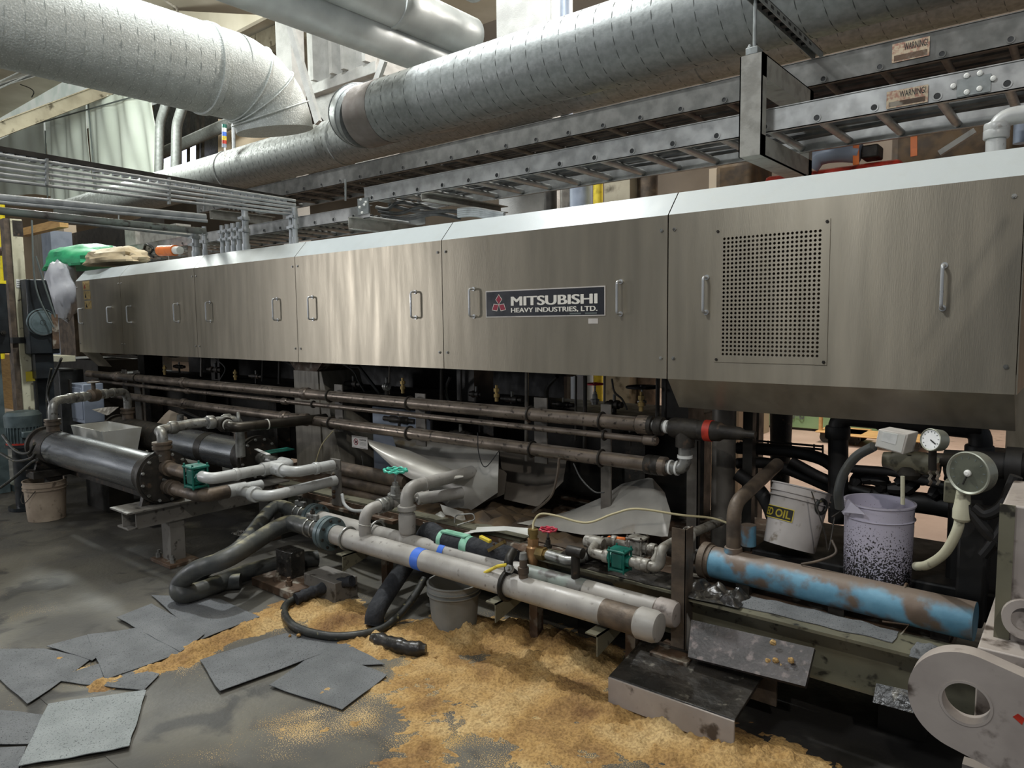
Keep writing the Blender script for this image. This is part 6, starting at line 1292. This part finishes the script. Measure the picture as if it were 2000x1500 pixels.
solo('end_housing', MB().box((P(112, 600, Y=3.4).x, 3.4, P(120, 695, Y=3.4).z), (P(142, 600, Y=3.4).x, 4.0, P(120, 600, Y=3.4).z)), 'cast_brown', 'brown housing under the grey bag at the left end', 'housing', bevel=.01)
solo('machine_bed', MB().box((P(75, 700, Y=3.5).x, 3.5, 0), (P(190, 700, Y=3.5).x, 4.0, P(120, 700, Y=3.5).z)), 'dark_steel', 'dark pedestal under the left end housing', 'pedestal')
of = thing('filter_unit', 'orange filter cylinder with a white head above the second cover', 'filter', P(330, 495, Y=3.6)); part('canister', MB().cyl(P(313, 490, Y=3.6), P(342, 489, Y=3.6), .055), 'orange', of); part('head', MB().cyl(P(342, 489, Y=3.6), P(352, 489, Y=3.6), .04), 'plain_white', of); part('bracket', MB().box(P(330, 498, Y=3.62), P(336, 510, Y=3.66)), 'channel', of)
solo('wiring_loops', MB().tube(smoothpath([P(280, 490, Y=3.7), P(285, 478, Y=3.7), P(298, 486, Y=3.7), P(288, 498, Y=3.7), P(278, 488, Y=3.7), P(300, 502, Y=3.7)]), .012, 8), 'black', 'loops of black wire left of the orange filter', 'wire')
for x, w_, y0, y1, l, m in ((243, 25, 445, 520, 'tan tray support post behind the green tarp', 'channel'), (365, 22, 450, 500, 'pale bracket post left of the conduit stubs', 'channel')):
    a, b = P(x, y0, Y=3.75), P(x+w_, y1, Y=3.75); solo('support_post', MB().box((a.x, 3.75, b.z-.3), (b.x, 3.8, a.z)), m, l, 'post')
# conduit stubs rising from the covers
def stub(label, px, py0, py1, r, Y=3.36, straps=((.35, .55))):
    a, b = P(px, py1, Y=Y), P(px, py0, Y=Y); a.z = ZT1; o = thing('conduit_stub', label, 'conduit', a)
    part('pipe', MB().cyl(a, (a.x, Y, b.z), r, None, 16), 'conduit', o); part('collar', MB().lathe(a, (0, 0, 1), [(0, r*1.25), (.07, r*1.25)], 16), 'conduit', o)
    h = b.z-a.z
    for t in straps: part('strap_clamp', MB().lathe((a.x, Y, a.z+h*t), (0, 0, 1), [(0, r*1.4), (.03, r*1.4)], 16).cbox((a.x, Y-r*1.5, a.z+h*t+.015), (r*2.6, .01, .02)), 'conduit', o)
    return (a.x, Y, b.z)
for px, y0, y1, r, l in ((383, 452, 497, .032, 'first thick conduit stub on the second cover'), (401, 442, 495, .02, 'slender conduit stub right of the first thick one'), (435, 440, 488, .018, 'leftmost of the five grouped conduit stubs'), (446, 438, 488, .022, 'second of the five grouped conduit stubs'), (457, 436, 488, .022, 'middle one of the five grouped conduit stubs'), (468, 434, 487, .022, 'fourth of the five grouped conduit stubs'), (481, 405, 485, .028, 'tallest and rightmost of the five grouped conduit stubs'), (569, 408, 474, .015, 'left conduit of the separate pair'), (577, 405, 472, .02, 'right conduit of the separate pair')):
    stub(l, px, y0, y1, r, straps=(.45, .72))
# long thin conduits coming from the upper left
for i, (y0, y1) in enumerate(((302, 392), (316, 400), (329, 406), (341, 413), (353, 420))):
    e = P(577, y1, Y=3.40); s = P(-40, y0-6, X=e.x-.05)
    solo('thin_conduit', MB().cyl(s, e, .010, None, 10), 'conduit', ('topmost of the five thin parallel conduits at upper left', 'second from the top of the five thin parallel conduits', 'middle one of the five thin parallel conduits', 'fourth from the top of the five thin parallel conduits', 'lowest of the five thin parallel conduits')[i], 'conduit')
e = P(560, 388, Y=3.42); s = P(-40, 285, X=e.x-.05); dv = (s-e)
tc_ = thing('slotted_track', 'dark slotted track running above the five thin conduits', 'track', s); part('track', MB().bar(s, e, .05, .03), 'dark_steel', tc_)
for k in range(34): p = s-dv*((k+.5)/34); part('lug', MB().cbox(p+V((0, 0, -.03)), (.04, .035, .025)), 'conduit', tc_)
for t, l in ((.48, 'strap across the five thin conduits at mid length'), (.17, 'strap across the five thin conduits near the left edge')):
    px = -40+617*t*1.25; ys = 300+(px)*.155
    a, b = P(px, ys-8, Y=2.6), P(px, ys+52, Y=2.6)
    k_ = P(577, 405, Y=3.4).x-.03; a = P(px, ys-4, X=k_); b = P(px, ys+48, X=k_); solo('strut_strap', MB().bar(a, b, .03, .012), 'galv', l, 'strap')
for i, (q0, q1_, r, l) in enumerate(((( -40, 382), (402, 424), .028, 'thick grey pipe running from the left edge to the conduit stubs'), ((-40, 392), (405, 432), .014, 'thin pipe right under the thick grey one'), ((-40, 408), (400, 452), .03, 'dull pipe below, from the left edge to the first conduit stub'), ((95, 428), (380, 462), .014, 'pale cable pipe below the dull one'))):
    e = P(*q1_, Y=3.36); s = P(*q0, X=e.x-.3); solo('overhead_pipe', MB().cyl(s, e, r, None, 14), 'conduit' if i != 2 else 'pipe_green', l, 'pipe')
solo('wooden_beam', MB().bar(P(45, 455, Y=3.6), P(125, 436, Y=3.6), .1, .1), 'wood', 'orange wooden beam at the left behind the cream post', 'beam')
solo('white_duct_box', MB().box((P(82, 480, Y=4.2).x, 4.2, 0), (P(100, 480, Y=4.2).x, 4.5, P(90, 452, Y=4.2).z)), 'box_grey', 'pale bluish square duct below the orange beam', 'duct')
solo('pale_cabinet', MB().box((P(64, 480, Y=4.25).x, 4.25, 0), (P(82, 480, Y=4.25).x, 4.5, P(70, 456, Y=4.25).z)), 'column_grey', 'grey cabinet side left of the bluish square duct', 'cabinet')
solo('yellow_post', MB().cyl(P(4, 700, Y=3.4)*1.0, P(4, 395, Y=3.4), .035), 'safety', 'yellow pipe post at the extreme left', 'post')
solo('red_cylinder', MB().cyl(P(-20, 490, Y=3.3), P(24, 492, Y=3.3), .06), 'rusty', 'red brown cylinder left of the cream post', 'cylinder')
for q, Y, m, l in (((100, 444, 130, 530), 4.9, 'wall_tan', 'tan wall panel right of the bluish square duct'), ((130, 458, 300, 530), 5.0, 'dark_steel', 'dark machine top behind the tarps'), ((262, 452, 345, 470), 4.6, 'channel', 'pale beam behind the orange filter')):
    a, b = P(q[0], q[1], Y=Y), P(q[2], q[3], Y=Y); solo('background_panel', MB().box((a.x, Y, 0 if Y > 4.7 else b.z), (b.x, Y+.2, a.z)), m, l, 'panel')
# far left wall patches
for q, m, l in (((0, 690, 28, 800), 'wood', 'yellow lit shelving far behind the cream post'), ((0, 800, 30, 850), 'warn_yellow', 'yellow floor stand far behind the cream post')):
    a, b = P(q[0]-20, q[1], Y=4.6), P(q[2], q[3], Y=4.6); solo('background_shelf', MB().box((a.x, 4.6, max(0, b.z)), (b.x, 4.9, a.z)), m, l, 'shelf')

# ------------------------------------------------------------ background right, above and below
gbn = thing('green_container', 'pale green container with S-8 stencilled on it, far behind the machine', 'container', (-3.3, 10.4, 0))
a, b = P(1484, 838, Y=10.4), P(1700, 700, Y=10.4)
part('wall', MB().box((a.x, 10.4, .03), (a.x+1.9, 12, 1.3)), 'green_bin', gbn, bevel=.01); part('skid', MB().box((a.x, 10.42, 0), (a.x+1.9, 12, .03)), 'dark_steel', gbn)
tp = P(1546, 818, Y=10.38); tq = P(1571, 803, Y=10.38)
fit_text('S-8', tp.x-.02, tq.x+.0, tp.z, .16, 'print_grey', gbn, .02, 10.385)
solo('brown_cupboard', MB().box((P(1452, 800, Y=9.6).x, 9.6, 0), (P(1483, 800, Y=9.6).x, 10, 1.6)), 'wall_tan', 'tan cupboard edge left of the green container', 'cupboard')
def cart(label, cpx, cpy, Y, L_, hgt):
    o = thing('flat_cart', label, 'cart', P(cpx, cpy, Z=0)); c_ = P(cpx, cpy, Z=0)
    part('deck', MB().box((c_.x-L_/2, c_.y-.1, .13), (c_.x+L_/2, c_.y+.45, .15)), 'wood', o, bevel=.01)
    for x in (-L_/2+.1, L_/2-.1):
        for y in (0, .35): part('wheel', MB().cyl((c_.x+x, c_.y+y-.02, .065), (c_.x+x, c_.y+y+.02, .065), .065, None, 24), 'rubber', o)
        part('fork', MB().box((c_.x+x-.05, c_.y-.05, .07), (c_.x+x+.05, c_.y+.05, .13)), 'dark_steel', o)
    part('push_bar', MB().tube([(c_.x-L_/2+.04, c_.y, .15), (c_.x-L_/2+.04, c_.y, 1.0)], .025), 'wood', o); return o
cart('flat wooden cart with black wheels standing right of the dark frame', 1712, 876, 8.8, 1.0, .3)
cart('second flat cart beyond, in front of the green container', 1640, 866, 9.3, .55, .3)
solo('yellow_pallet', MB().box(P(1690, 838, Z=0), P(1750, 834, Z=0)+V((0, .5, .06))), 'warn_yellow', 'yellow pallet on the far floor behind the carts', 'pallet')
solo('far_post', MB().box((P(1962, 900, Y=5.2).x, 5.2, 0), (P(2010, 900, Y=5.2).x, 5.5, 1.3)), 'column_grey', 'tan post under the right end of the deep cover', 'post')
bb = thing('back_bench', 'pale green concrete plinth behind the large gauge', 'plinth', (P(1985, 960, Y=4.8).x, 4.8, 0)); part('block', MB().box((P(1955, 960, Y=4.8).x, 4.8, 0), (P(2060, 960, Y=4.8).x, 5.1, P(1985, 940, Y=4.8).z)), 'curtain', bb)
# far structure seen between covers and trays
Yk = 6.2
for q, m, l in (((1385, 330, 1450, 400), 'wall_tan', 'tan cardboard bag behind the covers left of the hanging frame'), ((1180, 320, 1230, 420), 'beam_roof', 'brown cabinet column behind the covers, mid frame')):
    a, b = P(q[0], q[1], Y=Yk), P(q[2], q[3], Y=Yk); solo('background_cabinet', MB().box((a.x, Yk, 0), (b.x, Yk+.3, a.z)), m, l, 'cabinet')
for px, w_, m, l in ((1135, .12, 'box_grey', 'blue grey vertical pipe seen over the nameplate cover'), (1168, .05, 'yellow', 'thin yellow upright seen over the nameplate cover'), (1110, .09, 'post_steel', 'grey vertical pipe left of the blue grey one'), (1075, .07, 'dark_steel', 'dark vertical pipe seen between tray and covers'), (1265, .1, 'cast_brown', 'brown vertical pipe behind the covers near the tray rungs')):
    p = P(px, 380, Y=6.4); solo('background_pipe', MB().cyl((p.x, 6.4, 0), (p.x, 6.4, 3.6), w_), m, l, 'pipe')
sl = thing('scissor_lift', 'orange red machine with a blue hose behind the rightmost cover', 'machine', (P(1690, 330, Y=5.0).x, 5.0, 0))
a, b = P(1580, 335, Y=5.0), P(1760, 308, Y=5.0); part('mast', MB().box((-2.0, 5.2, 0), (-1.88, 5.3, 2.2)), 'dark_steel', sl); part('body', MB().box((a.x-.3, 5.0, 2.05), (b.x, 5.6, b.z)), 'red_tag', sl, bevel=.03)
part('hose', MB().tube(smoothpath([P(1582, 325, Y=4.95), P(1600, 305, Y=4.95), P(1640, 298, Y=4.95), P(1680, 300, Y=4.95)]), .06, 14), 'box_grey', sl)
part('valve_block', MB().box(P(1680, 310, Y=4.95), P(1726, 288, Y=5.1)), 'cast', sl, bevel=.01)
part('blue_motor', MB().cyl(P(1680, 240, Y=5.2), P(1712, 232, Y=5.2), .06), 'tape_blue', sl)
for x, y0, y1 in ((1672, 218, 322), (1785, 205, 305)): part('orange_strap', MB().bar(P(x, y0, Y=4.9), P(x, y1, Y=4.9), .035, .01, (0, 1, 0)), 'orange', sl, 'orange strap')
solo('brown_tank', MB().box((P(1740, 260, Y=6.0).x, 6.0, 1.9), (P(1990, 260, Y=6.0).x, 6.6, P(1800, 225, Y=6.0).z)), 'wood_dark', 'brown tank wall behind the orange machine', 'tank', bevel=.05)
solo('brown_tank', MB().box((P(1395, 330, Y=5.9).x, 5.9, 1.7), (P(1470, 330, Y=5.9).x, 6.4, P(1400, 318, Y=5.9).z)), 'wood_dark', 'brown tank left of the hanging frame', 'tank', bevel=.05)
solo('slanted_brace', MB().bar(P(1835, 300, Y=4.9), P(1905, 255, Y=4.9), .04, .03), 'channel', 'thin slanted brace left of the white pipe elbow', 'brace')
we = thing('white_pipe_elbow', 'white pipe elbow with couplings at the right edge above the deep cover', 'pipe', P(1945, 285, Y=3.7))
part('pipe', MB().tube([P(1946, 275, Y=3.7)-V((0, 0, .1)), P(1946, 230, Y=3.7), P(2060, 215, Y=3.7)], .037, 18, fil=.07), 'pipe_pvc', we)
collars(we, [P(1946, 262, Y=3.7), P(1947, 250, Y=3.7)], (0, 0, 1), .048, .04, 'pipe_pvc'); part('yellow_strip', MB().box(P(1932, 283, Y=3.68), P(1937, 248, Y=3.7)), 'yellow', we)
solo('vertical_pipe', MB().cyl(P(1994, 280, Y=3.9), P(1996, 235, Y=3.9), .03), 'box_grey', 'blue grey pipe stub at the right edge beside the white elbow', 'pipe')
# bundle of pale conduits behind cover top, mid left
for i, (y0, y1) in enumerate(((410, 418), (414, 422), (418, 426), (422, 430))):
    solo('flex_conduit', MB().tube(smoothpath([P(895, y0, Y=3.9), P(925, y0-2, Y=3.9), P(960, y1-4, Y=3.9), P(985, y1, Y=3.9)]), .014, 8), 'conduit', ('topmost flexible conduit bunched over the cover with the light patch', 'second flexible conduit of that bunch', 'third flexible conduit of that bunch', 'lowest flexible conduit of that bunch')[i], 'conduit')
for i, (a0, a1) in enumerate((((735, 405), (780, 395)), ((740, 412), (820, 405)), ((745, 420), (850, 418)), ((760, 400), (880, 412)))):
    solo('loose_cable', MB().tube(smoothpath([P(*a0, Y=3.9), P((a0[0]+a1[0])/2, (a0[1]+a1[1])/2+8, Y=3.9), P(*a1, Y=3.9), P(a1[0]+50, a1[1]+8, Y=4.0)]), .014, 8), 'cable', ('grey cable leaving the tray joint, uppermost', 'grey cable leaving the tray joint, second', 'grey cable leaving the tray joint, lowest', 'grey cable leaving the tray joint, longest')[i], 'cable')

# ------------------------------------------------------------ floor: pads and sawdust
def pad(label, px, z, m, seed=0, curl=0):
    c_ = [P(x, y, Z=z) for x, y in px]; n = 14
    def fn(u, v):
        p = (c_[0]*(1-u)+c_[1]*u)*(1-v)+(c_[3]*(1-u)+c_[2]*u)*v
        return p+V((.006*noise.noise(p*7), .006*noise.noise(p*9), .004+.004*noise.noise(p*6+V((seed, 0, 0)))+curl*max(0, (v-.85))*abs(noise.noise(p*9))*6))
    return solo('absorbent_pad', MB().sheet(fn, n, n, .003), m, label, 'absorbent pad', 'absorbent pads on the floor')
pad('leftmost dark absorbent pad, its edge cut by the frame', [(-70, 1270), (88, 1268), (178, 1290), (56, 1377)], .004, 'pad', 1)
pad('dark pad peeking from under the leftmost one at its far side', [(92, 1264), (168, 1242), (214, 1268), (180, 1292)], .008, 'pad', 2)
pad('large pad in the middle of the left group, crossed by the sawdust ridge', [(170, 1241), (300, 1224), (356, 1276), (205, 1330)], .010, 'pad', 3)
pad('pad under the sawdust ridge, just above the light pad', [(100, 1330), (212, 1292), (312, 1318), (282, 1350)], .004, 'pad', 4)
pad('uppermost pad of the left group, under the hose loop', [(296, 1163), (430, 1171), (508, 1206), (392, 1250)], .006, 'pad', 5)
pad('pad with a slit edge between the uppermost and the middle pad', [(228, 1207), (296, 1180), (400, 1240), (352, 1275)], .013, 'pad', 6)
pad('bright pale grey pad in the foreground at bottom left', [(95, 1376), (286, 1349), (252, 1462), (36, 1499)], .010, 'pad_light', 7, .01)
pad('dark pad at the bottom left edge, beside the bright one', [(-70, 1380), (95, 1400), (56, 1455), (-70, 1456)], .004, 'pad', 8)
pad('pad in the bottom left corner of the frame', [(-70, 1462), (52, 1462), (30, 1520), (-70, 1530)], .004, 'pad', 9)
pad('dark blue grey pad in the centre, pointing at the sawdust', [(390, 1290), (560, 1238), (626, 1279), (430, 1352)], .010, 'pad', 10)
pad('centre pad with a yellow dust smear, right of the pointing one', [(526, 1341), (628, 1268), (756, 1320), (668, 1388)], .007, 'pad', 11)
pad('pad half hidden under the two centre pads', [(556, 1240), (640, 1236), (752, 1300), (640, 1300)], .003, 'pad', 12)

blobs = []      # sawdust heaps: x, y, radius, height
def heap(px, py, r, h): p = P(px, py, Z=0); blobs.append((p.x, p.y, r, h))
def ridge(pts, r, h):
    for i in range(len(pts)-1):
        a, b = P(*pts[i], Z=0), P(*pts[i+1], Z=0); n = max(1, int((b-a).length/(r*.5)))
        for k in range(n+1): p = a.lerp(b, k/n); blobs.append((p.x, p.y, r*random.uniform(.8, 1.2), h*random.uniform(.7, 1.25)))
ridge([(205, 1335), (260, 1318), (310, 1305), (350, 1290)], .055, .022)
ridge([(350, 1290), (400, 1265), (440, 1245), (500, 1225), (545, 1210)], .085, .030)
ridge([(545, 1205), (600, 1195), (660, 1205), (700, 1225), (760, 1240)], .12, .030)
ridge([(560, 1185), (620, 1180), (700, 1195)], .10, .02)
ridge([(640, 1215), (700, 1245), (760, 1262), (840, 1250)], .10, .04)
ridge([(820, 1235), (900, 1240), (980, 1240), (1060, 1262), (1130, 1290)], .15, .06)
ridge([(850, 1300), (930, 1330), (1010, 1365), (1100, 1420)], .20, .016)
ridge([(800, 1330), (850, 1400), (830, 1460), (805, 1520)], .13, .009)
ridge([(1000, 1320), (1120, 1370), (1250, 1420), (1400, 1480), (1560, 1560)], .17, .035)
ridge([(1240, 1380), (1330, 1430), (1420, 1470), (1520, 1500)], .13, .05)
ridge([(960, 1390), (1080, 1450), (1200, 1520)], .17, .011)
heap(590, 1430, .10, .004); heap(605, 1415, .06, .004); heap(642, 1350, .04, .022); heap(628, 1356, .035, .021); heap(655, 1343, .03, .02); heap(150, 1312, .05, .02); heap(60, 1440, .10, .006); heap(230, 1275, .05, .010); heap(120, 1290, .07, .012)
heap(700, 1400, .1, .003); heap(745, 1345, .08, .010); heap(1050, 1290, .2, .05)
gx, gy, gd = 150, 66, .035
fb = MB().box((-34, -5, -.2), (9, 16, -.002)); nb = len(fb.v); dust_v = [0.0]*nb
for i in range(gx+1):
    for j in range(gy+1):
        x, y = -5.4+gd*i, 1.0+gd*j; fb.v.append(V((x, y, 0))); s = 0
        for bx_, by_, rr_, hh_ in blobs:
            d2 = ((x-bx_)**2+(y-by_)**2)/(rr_*1.6)**2
            if d2 < 5: s = max(s, math.exp(-d2))
        dust_v.append(s)
for i in range(gx):
    for j in range(gy): a = nb+i*(gy+1)+j; fb.f.append((a, a+gy+1, a+gy+2, a+1))
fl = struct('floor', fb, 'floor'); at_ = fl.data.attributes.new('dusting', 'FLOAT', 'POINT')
at_.data.foreach_set('value', dust_v)
x0, x1, y0, y1 = -4.9, -.45, 1.15, 3.3; dx = .0115; nx, ny = int((x1-x0)/dx), int((y1-y0)/dx)
cell = {}
for bq in blobs:
    R_ = bq[2]*2.0
    for i in range(int((bq[0]-R_-x0)/.2)-1, int((bq[0]+R_-x0)/.2)+2):
        for j in range(int((bq[1]-R_-y0)/.2)-1, int((bq[1]+R_-y0)/.2)+2): cell.setdefault((i, j), []).append(bq)
hm = {}
for i in range(nx+1):
    for j in range(ny+1):
        x, y = x0+dx*i, y0+dx*j; h = 0; L_ = cell.get((int((x-x0)/.2), int((y-y0)/.2)))
        if not L_: continue
        for bx_, by_, r, hh in L_:
            d2 = ((x-bx_)**2+(y-by_)**2)/(r*r)
            if d2 < 4:
                q = hh*math.exp(-d2*1.3); h = max(h, q) if q < h*2 else q
        if h < .0008: continue
        n1 = noise.fractal(V((x*7, y*7, 0)), 1, 2, 4); n2 = noise.noise(V((x*60, y*60, 3)))
        n3 = noise.fractal(V((x*24, y*24, 7)), 1, 2, 4); z = h*(1+.45*n1+.35*n3)+min(h, .03)*.4*n2-.0052+.0045*n1+.0035*n3+random.uniform(-.0020, .0020)
        hm[(i, j)] = z
sd = MB(); idx = {}
for (i, j), z in hm.items():
    if all((i+a, j+b) in hm for a in (0, 1) for b in (0, 1)) and max(hm[(i+a, j+b)] for a in (0, 1) for b in (0, 1)) > .0006:
        q = []
        for a, b in ((0, 0), (1, 0), (1, 1), (0, 1)):
            k = (i+a, j+b)
            if k not in idx: idx[k] = len(sd.v); sd.v.append(V((x0+dx*k[0], y0+dx*k[1], hm[k]+.0005)))
            q.append(idx[k])
        sd.f.append(tuple(q))
solo('spilled_sawdust', sd, 'sawdust', 'golden sawdust spilled in ridges across the floor below the headers', 'sawdust', kind='stuff', sharp=3.1)
# loose sawdust lumps
for i in range(26):
    q = random.choice([(1240, 1385, 1440, 1470), (560, 1190, 760, 1250), (850, 1235, 1120, 1290)]); p = zpt(random.uniform(q[0], q[2]), random.uniform(q[1], q[3]), .03)
    blob('sawdust_lump', 'small lump of clotted sawdust lying on the spill', p-V((0, 0, .012)), (random.uniform(.006, .013),)*2+(random.uniform(.005, .010),), 'sawdust', i, 'sawdust lump', 1)['group'] = 'sawdust lumps'
for i, (x, y) in enumerate(((1510, 1255), (1515, 1290), (1525, 1302), (1545, 1290), (1428, 1360), (1500, 1292))):
    p = P(x, y, Y=2.66 if i != 4 else 2.6); blob('sawdust_lump', ('sawdust flake near the top edge of the black board', 'largest flake in the middle of the black board', 'flake right below the largest on the black board', 'tiny flake at the right of the black board', 'orange flake on the loose channel beam', 'tiny flake left of the largest on the black board')[i], p, (.012, .008, .012), 'sawdust', i+50, 'sawdust flake', 1)
